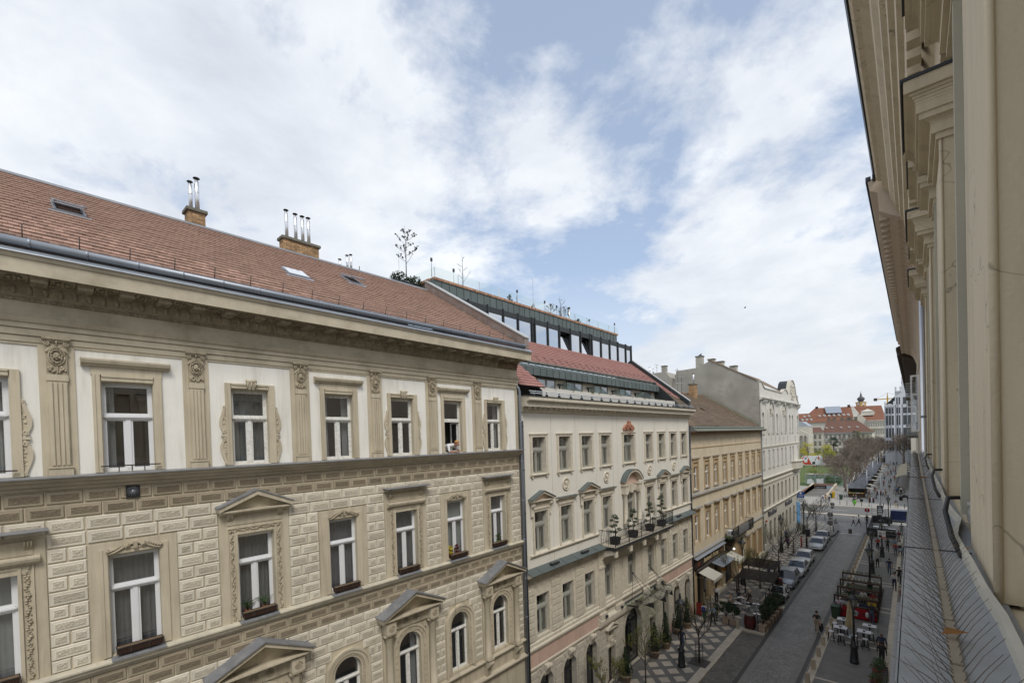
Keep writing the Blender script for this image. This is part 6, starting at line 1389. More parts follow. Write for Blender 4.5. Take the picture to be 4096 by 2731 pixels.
t=put('open_casement',MB().box(-.07,.2,24.97,25.03,15.8,15.88).box(-.07,.2,24.97,25.03,18.05,18.12).box(-.07,-.02,24.97,25.03,15.88,18.05).box(.14,.2,24.97,25.03,15.88,18.05).box(-.02,.14,24.97,25.03,16.6,16.66).box(-.02,.14,24.97,25.03,17.3,17.36),M_white,R2);put('pane',MB().quad((-.02,25,15.88),(.14,25,15.88),(.14,25,18.05),(-.02,25,18.05)),G_win,t)
R3=thing('balcony_house','grey house with stacked iron balconies farther along the right','building',(.6,65,0));put('wall',MB().box(.25,9,42.05,91,0,21.5),M_wh4b,R3)
put('eave',MB().profy([(.3,20.6),(-.5,20.9),(-.85,21.4),(-.85,21.6),(.3,22.2)][::-1],42.05,91),mat('dark_brown_soffit',(.05,.035,.025),.9,.2,3),R3,fixn=True)
for i in range(46):put('rafter_end',cached(('raf',),lambda:MB().box(-.8,.25,0,.12,20.95,21.1),MATS['dark_brown_soffit']),None,R3,(0,42.3+1.0*i,0))
for j,(z,ya)in enumerate(((18.2,44),(15.3,44),(12.4,44),(8.5,44),(18.2,58),(15.3,58),(12.4,58))):
 b_=put('balcony',MB().box(-.38,.25,ya,ya+3.5,z-.12,z),M_conc,R3)
 for q in range(6):put('balcony_slat',cached(('bslat',),lambda:MB().box(-.40,-.37,0,3.5,0,.1).box(-.37,.25,0,.03,0,.1),mat('grey_balcony_slat',(.25,.27,.27),.6,.1,3)),None,b_,(0,ya,z+.05+.17*q))
R4=thing('corner_awning_house','plain pale house at the corner beyond the cross street, right side','building',(.5,180,0));put('wall',MB().box(-.4,9,119,258,0,15.2),M_wh4b,R4)
for(ya,yb)in((150,200),):
 t=thing('cafe_awning','long beige awning over the terraces on the right of the plaza','awning',(-.4,ya,0));part('cloth',MB().prism([(0,0,4.6),(0,yb-ya,4.6),(0,yb-ya,4.64),(0,0,4.64)],(-3.2,0,-1.3)).prism([(-3.2,0,3.3),(-3.2,yb-ya,3.3),(-3.2,yb-ya,2.95),(-3.2,0,2.95)],(-.03,0,0)),mat('beige_awning',(.36,.31,.22),.9,.1,2),t,fixn=True)
 for q in range(7):part('awning_pole',MB().cyl((-3.1,1+q*8,0),.04,3.25,6),M_iron,t)
# ground
def struct(name,mb,m,**k):return put(name,mb,m,kind='structure',**k)
def sett_mat(name,col,scale,bump,row=None):
 m=mat(name,col,.62,.14,.7,dirt=tuple(c*.55 for c in col),dscale=.9,damt=.55,spec=.35);t=m.node_tree;n=t.nodes;b=n['Principled BSDF'];g=n.new('ShaderNodeNewGeometry')
 if row:
  br=n.new('ShaderNodeTexBrick');br.inputs['Scale'].default_value=1;br.inputs['Brick Width'].default_value=row[0];br.inputs['Row Height'].default_value=row[1];br.inputs['Mortar Size'].default_value=.014;br.inputs['Mortar Smooth'].default_value=.3
  br.inputs['Color1'].default_value=(.72,.72,.72,1);br.inputs['Color2'].default_value=(1.15,1.15,1.15,1);br.inputs['Mortar'].default_value=(.4,.38,.34,1);t.links.new(g.outputs['Position'],br.inputs['Vector']);cs,hs,inv=br.outputs['Color'],br.outputs['Fac'],-1
 else:
  v=n.new('ShaderNodeTexVoronoi');v.inputs['Scale'].default_value=scale;v.inputs['Randomness'].default_value=.55;t.links.new(g.outputs['Position'],v.inputs['Vector']);r=n.new('ShaderNodeMapRange');r.inputs['To Min'].default_value=.7;r.inputs['To Max'].default_value=1.25;t.links.new(v.outputs['Color'],r.inputs['Value'])
  v2=n.new('ShaderNodeTexVoronoi');v2.feature='DISTANCE_TO_EDGE';v2.inputs['Scale'].default_value=scale;v2.inputs['Randomness'].default_value=.55;t.links.new(g.outputs['Position'],v2.inputs['Vector']);r2_=n.new('ShaderNodeMapRange');r2_.inputs['From Max'].default_value=.12;r2_.inputs['To Min'].default_value=.45;t.links.new(v2.outputs['Distance'],r2_.inputs['Value'])
  mu0=n.new('ShaderNodeMath');mu0.operation='MULTIPLY';t.links.new(r.outputs[0],mu0.inputs[0]);t.links.new(r2_.outputs[0],mu0.inputs[1]);cs,hs,inv=mu0.outputs[0],r2_.outputs[0],1
 old=b.inputs['Base Color'].links[0].from_socket;mx=n.new('ShaderNodeMixRGB');mx.blend_type='MULTIPLY';mx.inputs[0].default_value=1;t.links.new(old,mx.inputs[1]);t.links.new(cs,mx.inputs[2]);t.links.new(mx.outputs[0],b.inputs['Base Color'])
 bp=n.new('ShaderNodeBump');bp.inputs['Strength'].default_value=bump;bp.inputs['Distance'].default_value=.02;bp.invert=inv<0;t.links.new(hs,bp.inputs['Height']);t.links.new(bp.outputs[0],b.inputs['Normal']);return m
M_gr=mat('city_ground',(.20,.19,.17),.9,.1,.2)
M_sett=sett_mat('grey_granite_setts',(.265,.252,.23),8.0,.9)
M_park=sett_mat('parking_setts',(.19,.178,.155),6,.9,(.26,.145))
M_slab=mat('dark_pavement_slab',(.19,.18,.165),.75,.12,1.5,.2,30,rnd=.05,dirt=(.105,.10,.09),dscale=1.2,damt=.5)
M_pale=mat('pale_limestone_paving',(.54,.475,.375),.8,.10,3,.2,30,rnd=.10,dirt=(.30,.25,.185),dscale=2,damt=.5)
M_drain=mat('dark_basalt_gutter',(.075,.07,.065),.6,.15,4,.3,25)
M_edge=mat('granite_edge_slab',(.225,.212,.19),.75,.12,3,.2,30,rnd=.08)
M_plaza=mat('plaza_paving',(.33,.315,.285),.8,.06,.6,dirt=(.22,.21,.19),dscale=.5,damt=.4)
M_asph=mat('asphalt',(.15,.147,.14),.85,.08,2,.2,60,dirt=(.11,.107,.10),dscale=.4,damt=.5)
M_wline=mat('worn_white_paint',(.55,.54,.50),.8,.1,5,dirt=(.2,.19,.18),dscale=6,damt=.6)
M_yline=mat('worn_yellow_paint',(.52,.40,.05),.8,.12,6,dirt=(.2,.17,.08),dscale=8,damt=.7)
M_grass=mat('lawn_grass',(.095,.125,.04),.95,.25,.8,.5,30,detail=8)
struct('ground',MB().box(-900,900,-100,1500,-6,-.34).box(-.2,40,-40,95,-.3,-.03).box(-60,-14.7,-40,95,-.3,-.03),M_gr)
struct('road',MB().box(-8.9,-5.6,-20,87.6,-.30,-.10),M_sett)
struct('parking_lane',MB().box(-10.72,-8.95,-20,81.5,-.3,-.096),M_park)
pl=struct('left_pavement',MB().box(-14.9,-11.12,-20,95.2,-.3,0).box(-11.12,-9.0,39.55,46.9,-.3,0).profz([(-11.12,81.5),(-9.6,81.5),(-9.2,84.5),(-9.15,88.5),(-9.5,92.5),(-10.4,95.2),(-11.12,95.2)],-.3,0),M_slab)
pr=struct('right_pavement',MB().box(-5.02,.62,-20,97,-.3,0),M_slab)
dia=cached(('paving_diamond',),lambda:MB().profz([(-.44,0),(0,-.455),(.44,0),(0,.455)],0,.004),M_pale)
k=0;j=0
for ci in range(-2,7):
 x=-13.095+ci*.7145
 y=36.11+(0 if ci%2==0 else.715)-1.43*9
 while y<94.6:
  inn=-14.35<x<-11.6 or(x>=-11.6 and x<-9.9 and 82.2<y<92.5)
  if inn and not(x>-11.3 and y<82):put('paving_diamond',dia,None,pl,(x,y,.001))
  y+=1.43
y=22
while y<81.0:
 if not 39.2<y<46.6:put('border_slab',cached(('bslab',),lambda:MB().box(0,.42,.006,.894,-.2,.006),M_pale),None,pl,(-11.13,y,0));put('kerb_stone',cached(('kst',),lambda:MB().box(0,.14,.004,.896,-.25,-.0),M_pale),None,pl,(-10.86+.15,y,.002))
 y+=.9
for i in range(9):put('border_slab',cached(('bslab3',),lambda:MB().box(0,.36,.005,.6,-.2,.006),M_pale),None,pl,(-14.83,30+i*7.0,0));
put('terrace_edge',MB().box(-10.9,-9.0,39.3,39.75,-.25,.008),M_pale,pl);put('terrace_edge',MB().box(-9.2,-8.97,39.75,46.9,-.25,.008),M_pale,pl)
for xs,nm in((-8.95,'gutter_strip'),(-5.86,'gutter_strip')):struct(nm,MB().box(xs,xs+.24,-20,87.6,-.3,-.088),M_drain)
y=24
while y<87:
 for xa,xb in((-8.70,-8.28),(-6.30,-5.87),(-5.615,-5.47)):put('edge_slab',cached(('eslab',xa),lambda:MB().box(0,xb-xa,.006,1.19,-.2,-.084),M_edge),None,sc.objects['road'],(xa,y,0))
 put('bollard_strip_slab',cached(('bss',),lambda:MB().box(0,.44,.006,1.19,-.25,.006),M_pale),None,pr,(-5.462,y,0));put('strip_slab',cached(('bss2',),lambda:MB().box(0,.36,.006,1.19,-.05,.005),M_pale),None,pr,(-1.7,y,0));y+=1.2
for yc in(33.9,42.15,50.85,59.35,67.9,75.9):
 for q in(-.62,.5):put('stripe_slab',cached(('ssl',),lambda:MB().box(-5.0,-1.72,0,.2,-.05,.0045),M_pale),None,pr,(0,yc+q,0));put('stripe_slab',cached(('ssl2',),lambda:MB().box(-1.32,.1,0,.2,-.05,.0045),M_pale),None,pr,(0,yc+q,0))
for i in range(4):put('parking_mark',MB().box(-10.70,-10.56,29.35+2.97*i,30.8+2.9*i,-.09,-.088),M_yline,sc.objects['parking_lane'])
for(xa,xb,ya,yb)in((-8.75,-6.1,85.55,86.0),(-8.8,-6.0,87.2,87.55)):put('stop_line',MB().box(xa,xb,ya,yb,-.09,-.083),M_wline,sc.objects['road'])
struct('crossing_plateau',MB().box(-9.9,-4.9,87.6,95.5,-.3,-.05),M_sett)
struct('cross_street',MB().box(-120,60,95.2,115.6,-.3,-.06),M_asph)
cs_=sc.objects['cross_street'];put('median_strip',MB().box(-120,60,103.9,104.9,-.1,-.05),M_pale,cs_)
for i in range(7):put('lane_dash',MB().box(-60+9*i,-55+9*i,109.6,109.75,-.06,-.055),M_wline,cs_)
for i in range(6):put('zebra_bar',MB().box(-4.4,-.4,95.6+.9*i,96.05+.9*i,-.06,-.054),M_wline,cs_)
struct('plaza',MB().box(-16.0,40,115.6,420,-.3,.04).box(-200,-20.9,115.6,420,-.3,.04).box(-20.9,-16.0,115.6,128.4,-.3,.04).box(-20.9,-16.0,151,420,-.3,.04),M_plaza)
struct('lawn',MB().box(-160,-16.5,152,243,-.2,.07),M_grass)
put('kerb',MB().box(-120,60,115.35,115.62,-.2,.045),M_pale,sc.objects['plaza'])
# street lamps
M_lamp=mat('black_lamp_paint',(.020,.022,.025),.42,.15,4,spec=.5)
G_lamp=glass('milky_lamp_glass',(.62,.62,.56),.12,.3)
def lamp0():
 t=thing('street_lamp','x','street lamp',(0,0,0),0,'cast iron street lamps')
 part('base',MB().lathe((0,0,0),[(.27,0),(.27,.12),(.24,.16),(.23,.55),(.19,.95),(.20,1.0),(.25,1.08),(.23,1.2),(.12,1.3),(.13,1.42),(.09,1.5)],10),M_lamp,t)
 part('post',MB().lathe((0,0,1.5),[(.075,0),(.07,1.0),(.085,1.05),(.065,1.12),(.055,1.9),(.09,1.95),(.06,2.02),(.12,2.3),(.05,2.36)],10).tube([(-.28,0,3.3),(.28,0,3.3)],.014,6),M_lamp,t)
 fr=MB();zb,zt,rb,rt=3.86,4.42,.13,.30;fr.lathe((0,0,zb-.06),[(.06,0),(.15,.03),(.14,.06)],6)
 for i in range(6):a=pi*i/3;fr.tube([(rb*cos(a),rb*sin(a),zb),(rt*cos(a),rt*sin(a),zt)],.014,4)
 fr.lathe((0,0,zt),[(rt+.0,0),(rt+.06,.01),(rt+.05,.05),(.22,.14),(.12,.24),(.07,.28),(.08,.34),(.085,.5),(.05,.54),(.06,.6),(.015,.68)],12)
 for i in range(12):a=pi*i/6;fr.ball(((rt+.05)*cos(a),(rt+.05)*sin(a),zt-.005),.035,5,4)
 part('lantern',fr,M_lamp,t)
 for i in range(6):
  a,b_=pi*i/3,pi*(i+1)/3;part('lantern_pane',MB().quad((rb*cos(a),rb*sin(a),zb),(rb*cos(b_),rb*sin(b_),zb),(rt*.98*cos(b_),rt*.98*sin(b_),zt),(rt*.98*cos(a),rt*.98*sin(a),zt)),G_lamp,t)
 return freeze(t)
L0=lamp0();first=True
for(x,y,lab)in((-12.16,30.6,'black street lamp in front of the hotel, beside the caged tree'),(-13.6,51.2,'street lamp next to the restaurant gate and wooden pergola'),(-13.2,67.7,'street lamp in front of the orange doors and white house corner'),(-12.86,81.8,'street lamp by the bare tree near the left corner of the cross street'),(-3.24,38.25,'nearest black street lamp, beside the folded cream parasol'),(-3.3,54.4,'street lamp rising from the planted wooden terrace'),(-3.61,63.2,'street lamp behind the planted terrace, on the open right pavement'),(-3.11,72.0,'street lamp that carries the portrait posters'),(-3.24,95.6,'farthest street lamp, before the dark blue van')):
 if first:o=L0;o.location=(x,y,0);o['label']=lab;WL[o.name]=Vector((x,y,0));first=False
 else:dup(L0,(x,y,0),.3*y,lab)
t=thing('election_poster','pair of portrait posters tied to a street lamp post','poster',(-3.11,71.78,0));part('board',MB().box(-.38,.38,-.02,.02,2.35,3.3),M_white,t);part('portrait',MB().lathe((-.14,-.03,2.95),[(.13,0),(.13,-.004)],10,axis='y').box(-.3,.02,-.03,-.024,2.45,2.75),mat('dark_suit_print',(.05,.045,.05),.7,.2,5),t);part('face_print',MB().lathe((-.14,-.036,2.93),[(.09,0),(.09,-.004)],10,axis='y').lathe((.2,-.03,2.98),[(.09,0),(.09,-.004)],10,axis='y'),mat('face_print',(.45,.27,.18),.7,.1,5),t);part('red_band',MB().box(-.1,.38,-.03,-.022,2.38,2.56),mat('poster_red',(.5,.09,.06),.7,.05,5),t)
bo=cached(('bollard_shaft',),lambda:MB().bbox(-.12,.12,-.09,.09,-.02,.66,.012),mat('limestone_bollard',(.42,.35,.265),.85,.12,5,.3,40,rnd=.08))
ORD='first second third fourth fifth sixth seventh eighth ninth tenth eleventh twelfth thirteenth fourteenth fifteenth sixteenth seventeenth eighteenth nineteenth twentieth'.split()+['third last','second last','last'];ys_=[33.4+2.225*i for i in range(23)]
for i,y in enumerate(ys_):
 if 46.0<y<57.5:continue
 o=put('stone_bollard',bo,None,None,(-5.24-.03*(i>14),y,.004));tag(o,('nearest square stone bollard at the bottom picture edge' if i==0 else 'stone bollard with a small plant box behind it' if i==4 else '%s square limestone bollard along the right kerb, counted from the bottom'%ORD[i]),'bollard','stone bollards along the right kerb')
o=put('stone_bollard',bo,None,None,(-10.98,39.5,.008));tag(o,'stone bollard beside the barrel and planters at the terrace corner','bollard')
t=thing('drum_bollard','low round bollard in the middle of the road mouth','bollard',(-7.49,86.3,-.1));part('drum',MB().lathe((0,0,0),[(.22,0),(.22,.62),(.2,.66),(.19,.7)],12),mat('rusty_drum',(.10,.085,.07),.6,.2,5),t)
# cars
M_tyre=mat('tyre_rubber',(.02,.02,.02),.85,.1,5);M_rim=mat('alloy_rim',(.45,.46,.47),.35,.05,5,metal=.8);M_bump=mat('black_bumper',(.025,.025,.027),.6,.1,4);G_car=mat('car_window',(.012,.014,.016),.04,.05,2,spec=.9);M_hl=mat('headlight_lens',(.55,.57,.58),.12,.05,5,spec=.8);M_plate=mat('number_plate',(.7,.7,.68),.5,.02,5);M_tl=mat('tail_light',(.3,.015,.01),.3,.1,5)
def paint(n,c,metal=.35):return mat(n,c,.28,.02,2,metal=metal,spec=.6)
def car(label,x,y,L,W,H,belt,nose,col,cab,kind='saloon',rz=0.0):
 """front towards -Y. cab = (windscreen foot, roof front, roof back, rear foot) from the nose; nose = height of the bonnet tip"""
 t=thing('parked_car',label,'car',(x,y,-.096),rz,'cars parked along the left kerb');w=W/2;S=[]
 c0,c1_,c2_,c3_=cab;hh=belt-.05
 st=[(0,nose-.18,.70),(.08,nose-.03,.86),(.3,nose+.03,.95),(c0*.6,hh-.06,.99),(c0,hh,1.0),(L*.5,belt,1.0),(c3_,belt+.02,.99),(L-.25,belt-(.02 if kind=='saloon' else.0),.96),(L-.05,belt-.1,.9),(L,belt-.25,.78)]
 b=MB();vs=[]
 for(yy,zt,k)in st:
  e=.22 if.05<yy<L-.06 else.34;hw_=w*k
  ring=[(-hw_*.9,e),(-hw_*.99,e+.14),(-hw_,zt*.62),(-hw_*.97,zt-.1),(-hw_*.86,zt-.015),(0,zt+.025),(hw_*.86,zt-.015),(hw_*.97,zt-.1),(hw_,zt*.62),(hw_*.99,e+.14),(hw_*.9,e)]
  vs+=[(px,-L/2+yy,pz)for px,pz in ring]
 n=11;fs=[]
 for i in range(len(st)-1):
  for j in range(n-1):fs.append((i*n+j,i*n+j+1,(i+1)*n+j+1,(i+1)*n+j))
  fs.append((i*n+n-1,i*n,(i+1)*n,(i+1)*n+n-1))
 fs.append(tuple(range(n))[::-1]);fs.append(tuple((len(st)-1)*n+j for j in range(n)));b.add(vs,fs,0,True);body=part('body',b,col,t,fixn=True)
 def Y(q):return-L/2+q
 wb,wt=w*.93,w*.74;zb=belt-.04;zr=H
 A=[(-wb,Y(c0),zb-.03),(wb,Y(c0),zb-.03),(wt,Y(c1_),zr-.03),(-wt,Y(c1_),zr-.03)];Bk=[(-wb,Y(c3_),zb),(wb,Y(c3_),zb),(wt,Y(c2_),zr-.04),(-wt,Y(c2_),zr-.04)]
 part('windscreen',MB().add(A,[(0,1,2,3)]),G_car,t);part('rear_window',MB().add(Bk,[(1,0,3,2)]),G_car,t)
 for s_ in(-1,1):part('side_window',MB().add([(s_*wb,Y(c0),zb-.03),(s_*wb,Y(c3_),zb),(s_*wt,Y(c2_),zr-.04),(s_*wt,Y(c1_),zr-.03)],[(0,1,2,3)if s_>0 else(3,2,1,0)]),G_car,t)
 r=MB();ym=(c1_+c2_)/2;r.add([(-wt,Y(c1_),zr-.03),(0,Y(c1_)-.03,zr),(wt,Y(c1_),zr-.03),(-wt,Y(ym),zr),(0,Y(ym),zr+.04),(wt,Y(ym),zr),(-wt,Y(c2_),zr-.04),(0,Y(c2_),zr),(wt,Y(c2_),zr-.04)],[(0,1,4,3),(1,2,5,4),(3,4,7,6),(4,5,8,7)],0,True)
 for s_ in(-1,1):
  for(p,q)in(((s_*wb,Y(c0),zb-.03),(s_*wt,Y(c1_),zr-.03)),((s_*wb,Y(c3_),zb),(s_*wt,Y(c2_),zr-.04)),((s_*(wb+.01),Y(ym+.1),zb),(s_*(wt+.01),Y(ym),zr-.03)),((s_*wt,Y(c1_),zr-.02),(s_*wt,Y(c2_),zr-.03))):r.tube([p,q],.035,5)
 part('roof',r,col,t)
 for(yy,s_)in((.19*L,-1),(.19*L,1),(.80*L,-1),(.80*L,1)):
  wh=part('wheel',cached(('tyre',round(H,2)),lambda:MB().lathe((-.09,0,0),[(.2,0),(.29,.01),(.305,.05),(.305,.13),(.29,.17),(.2,.18)],16,axis='x'),M_tyre),None,t,(s_*(w-.09),Y(yy),.305));part('rim',cached(('rim',),lambda:MB().lathe((-.095,0,0),[(.2,0),(.17,.005),(.05,.02),(.05,.17),(.17,.185),(.2,.19)],10,axis='x'),M_rim),None,wh)
  part('wheel_arch',cached(('warch',),lambda:MB().tube([(0,.34*cos(a*pi/8),.0+.34*sin(a*pi/8))for a in range(9)],.03,5),M_bump),None,t,(s_*(w-.02),Y(yy),.305))
 part('bumper',MB().bbox(-w*.86,w*.86,Y(-.04),Y(.22),.24,.45,.04),M_bump if kind=='old' else col,t);part('rear_bumper',MB().bbox(-w*.86,w*.86,Y(L-.2),Y(L+.04),.3,.5,.04),M_bump if kind=='old' else col,t)
 part('grille',MB().box(-w*.4,w*.4,Y(.0),Y(.06),nose-.26,nose-.14),M_bump,t);part('number_plate',MB().box(-.26,.26,Y(-.055),Y(-.04),.30,.41),M_plate,t)
 for s_ in(-1,1):
  part('headlight',MB().ball((s_*w*.66,Y(.14),nose-.11),.12,8,5,0,(1.35,.9,.75)),M_hl,t);part('tail_light',MB().box(s_*w*.62,s_*w*.88,Y(L-.06),Y(L-.01),belt-.35,belt-.15),M_tl,t)
  part('mirror',MB().bbox(s_*(w+.02),s_*(w+.2),Y(c0+.25),Y(c0+.36),belt-.0,belt+.14,.03),col if kind!='old' else M_bump,t);part('door_line',MB().box(s_*(w+.001),s_*(w-.02),Y(ym+.08),Y(ym+.095),.35,belt-.1),M_bump,t)
 return t
P_sil=paint('silver_paint',(.55,.56,.57),.15);P_wht=paint('white_paint',(.70,.69,.66),0);P_gry=paint('blue_grey_paint',(.30,.32,.35),.2);P_cha=paint('champagne_paint',(.60,.585,.54),.1);P_brn=paint('maroon_grey_paint',(.38,.35,.33),.1)
car('tiny white vintage car with luggage on its roof, behind the planters',-9.85,49.0,2.97,1.34,1.34,.85,.62,P_wht,(.75,1.15,2.3,2.8),'old')
car('blue grey compact people carrier parked behind the tiny vintage car',-10.05,54.25,4.04,1.68,1.62,.98,.78,P_gry,(.85,1.55,3.2,3.9),'mpv')
car('silver saloon with clear headlights, third car from the planters',-10.02,59.4,4.45,1.76,1.42,.92,.68,P_sil,(1.2,1.95,3.2,3.85))
car('silver estate car, fourth from the planters',-10.15,64.4,4.4,1.72,1.42,.92,.68,P_cha,(1.2,1.9,3.5,4.1))
car('pale silver hatchback with black grille beside the two pedestrians',-10.0,73.4,4.3,1.72,1.4,.9,.68,P_sil,(1.15,1.85,3.2,3.95))
car('maroon and silver older car farthest along the kerb',-10.1,78.6,4.2,1.68,1.38,.9,.7,P_brn,(1.2,1.8,3.0,3.7),'old')
def suitcase(x,y,z,a,b_,h,c,lab):t=thing('suitcase',lab,'suitcase',(x,y,z));part('case',MB().bbox(-a,a,-b_,b_,0,h,.03),c,t);part('strap',MB().box(-a*.5,-a*.4,-b_-.005,b_+.005,-.001,h+.005).box(a*.4,a*.5,-b_-.005,b_+.005,-.001,h+.005),M_box,t);part('handle',MB().tube([(-.08,-b_,h*.6),(-.08,-b_-.04,h*.6),(.08,-b_-.04,h*.6),(.08,-b_,h*.6)],.01,5),M_box,t)
z_=1.30;tag(put('roof_rack',MB().box(-.42,.42,-.5,-.46,0,.03).box(-.42,.42,.46,.5,0,.03).box(-.44,-.4,-.5,.5,0,.03).box(.4,.44,-.5,.5,0,.03),M_bump,None,(-9.85,49.35,z_-.03)),'black roof rack on the tiny vintage car','roof rack')
suitcase(-9.85,49.2,z_,.34,.26,.22,mat('brown_leather',(.14,.06,.03),.6,.15,8),'brown leather suitcase, lowest of the three on the tiny car');suitcase(-9.87,49.22,z_+.23,.3,.22,.16,mat('slate_blue_case',(.06,.07,.085),.6,.1,8),'dark grey suitcase between the red and the brown one');suitcase(-9.85,49.24,z_+.4,.25,.18,.14,mat('dark_red_case',(.22,.03,.025),.6,.1,8),'small dark red suitcase on top of the pile')
t=thing('delivery_van','dark blue panel van waiting on the cross street','van',(-2.0,100.7,-.06));P_nav=paint('navy_paint',(.012,.02,.075),.2)
part('body',MB().prism([(-2.55,-.9,.35),(-2.55,-.9,1.75),(-2.3,-.9,1.98),(1.3,-.9,1.98),(1.75,-.9,1.85),(2.25,-.9,1.2),(2.6,-.9,1.05),(2.65,-.9,.4)],(0,1.85,0)),P_nav,t,fixn=True)
part('side_window',MB().prism([(.75,-.905,1.15),(.75,-.905,1.7),(1.55,-.905,1.7),(1.95,-.905,1.15)],(0,.01,0)),G_car,t,fixn=True);part('windscreen',MB().add([(1.77,-.85,1.83),(2.27,-.85,1.22),(2.27,.9,1.22),(1.77,.9,1.83)],[(0,1,2,3)]),G_car,t);part('roof_edge',MB().box(-2.4,1.3,-.91,-.9,1.75,1.8).box(-2.5,2.2,-.91,-.9,.95,1.0),M_bump,t);part('headlight',MB().ball((2.6,-.7,.85),.14,7,5),M_hl,t)
for xx in(-1.7,1.65):
 wh=part('wheel',MB().lathe((0,-.12,0),[(.22,0),(.33,.01),(.34,.1),(.33,.22),(.2,.23)],16,axis='y'),M_tyre,t,(xx,-.82,.34));part('rim',MB().lathe((0,-.13,0),[(.2,0),(.1,.03)],10,axis='y'),M_rim,wh)
# trees
def branchy(b,f,p,d,l,r,depth,rg,leaf=0,ls=.06,kids_=(2,4),upb=.25,spread=.75,minr=.004):
 p=Vector(p);d=Vector(d).normalized();bend=Vector((rg.uniform(-.2,.2),rg.uniform(-.2,.2),upb*.4));m_=p+d*l*.5;e=p+(d+bend*.6).normalized()*l
 b.tube([tuple(p),tuple(m_),tuple(e)],[r,r*.8,max(minr,r*.6)],6 if depth>2 else(4 if depth>1 else 3),caps=False)
 if depth==0:
  for _ in range(leaf):leaf_cloud(f,m_.lerp(e,rg.random()),.05,1,ls,rg)
  return
 n=rg.randint(*kids_)
 for i in range(n):
  t=rg.uniform(.45,1.0)if i else 1.0;q=p.lerp(m_,t*2)if t<.5 else m_.lerp(e,t*2-1)
  o=d.orthogonal().normalized();o.rotate(Matrix.Rotation(rg.uniform(0,2*pi),3,d));nd=(d+o*rg.uniform(.35,1)*spread+Vector((0,0,upb))).normalized()
  branchy(b,f,q,nd,l*rg.uniform(.6,.85),max(minr,r*rg.uniform(.5,.68)),depth-1,rg,leaf,ls,kids_,upb,spread,minr)
def tree_parts(t,h,clear,r,depth,seed,leaf,ls,bark,leafm,kids_=(3,4),spread=.75,upb=.25,limbs=5,minr=.005,l0=.30):
 rg=random.Random(seed);tr=MB();tr.tube([(0,0,-.02),(.01,0,clear*.5),(0,.01,clear),(.02,0,clear+(h-clear)*.3)],[r*1.15,r*.9,r*.8,r*.45],8);b,f=MB(),MB()
 for i in range(limbs):
  a=i*2.4+rg.random();k=clear+(h-clear)*.3*(i/limbs);branchy(b,f,(0,0,k),(cos(a)*spread,sin(a)*spread,.9),(h-clear)*l0*rg.uniform(.85,1.15),r*.5,depth,rg,leaf,ls,kids_,upb,spread,minr)
 part('trunk',tr,bark,t);part('crown',b,bark,t)
 if leaf:part('leaves',f,leafm,t)
def street_tree(x,y,h,label,seed,leaf=2,cage=True,clear=1.6,r=.07):
 t=thing('street_tree',label,'tree',(x,y,0),0,'young trees along the left pavement');tree_parts(t,h,clear,r,3,seed,leaf,.045,M_bark,M_bud,(3,4),.7,.35,6,.0055,.36)
 if cage:
  g=thing('tree_guard','black iron guard round '+label.split(',')[0],'tree guard',(x,y,0),0,'iron guards round the street trees')
  for i in range(6):a=i*pi/3;part('guard_rod',MB().tube([(.26*cos(a),.26*sin(a),0),(.26*cos(a),.26*sin(a),1.5)],.012,5),M_black,g)
  for z in(.45,1.15):part('guard_ring',MB().tube([(.26*cos(a*pi/8),.26*sin(a*pi/8),z)for a in range(17)],.014,5),M_black,g)
  part('ground_grate',MB().box(-.6,.6,-.6,.6,.006,.016),M_drain,g)
street_tree(-11.42,31.9,4.5,'bare young tree beside the hotel lamp, nearest with an iron guard',11);street_tree(-13.1,27.0,3.7,'small budding tree at the bottom picture edge by the hotel door',12,5,False,1.2,.05);street_tree(-13.4,22.6,3.4,'budding treetop cut by the bottom picture edge',17,6,False,1.2,.05)
street_tree(-12.72,45.8,4.8,'spreading tree over the restaurant tables',13,4);street_tree(-11.9,50.8,4.0,'thin tree rising between the two pergola roofs',14,3,False);street_tree(-11.62,57.9,5.2,'tree beside the blue grey people carrier, in a tall guard',15,2);street_tree(-11.74,67.0,4.6,'bare tree in a guard by the two talking pedestrians',16,2);street_tree(-12.6,82.9,4.6,'budding tree close to the corner lamp',18,3);street_tree(-11.7,84.8,5.6,'round crowned bare tree at the street corner',19,2,True,1.8,.08)
def big_tree0(seed,h=9,leaf=0,lm=None,bark=None,depth=5,ls=.16,r=.26,clear=2.2,upb=.2,minr=.016,kd=(2,4),l0=.30):
 t=thing('plaza_tree','x','tree',(0,0,0),0,'leafless trees on the plaza');tree_parts(t,h,clear,r,depth,seed,leaf,ls,bark or M_barkl,lm or M_bud,kd,.8,upb,5,minr,l0);return freeze(t)
TA,TB=big_tree0(3),big_tree0(8)
def place(proto,used,x,y,rz,lab,s=1.0):
 if proto.name not in used:used.add(proto.name);proto.location=(x,y,0);proto.rotation_euler=(0,0,rz);proto.scale=(s,)*3;proto['label']=lab;WL[proto.name]=Vector((x,y,0));return proto
 return dup(proto,(x,y,0),rz,lab,s)
US=set()
for i,(x,y,s_)in enumerate(((-11.7,134.4,1.05),(-13.6,163.8,1.15),(-13.5,176,1.1),(-14.5,205,1.2),(-14,222,1.15),(-15.6,250,1.25),(-11.5,262,1.2),(-8.5,285,1.2),(-5.5,292,1.25),(-18,272,1.2),(-13,290,1.3))):
 place((TA,TB)[i%2],US,x,y,i*1.3,['big leafless tree in front of the nearest market hut','leafless tree behind the first row of huts','leafless tree over the third market hut'][i]if i<3 else 'leafless plaza tree merging into the grey thicket of twigs behind the huts',s_)
M_yel=mat('forsythia_yellow_leaf',(.36,.33,.03),.8,.25,2);M_ygr=mat('willow_green_leaf',(.15,.18,.04),.8,.25,3)
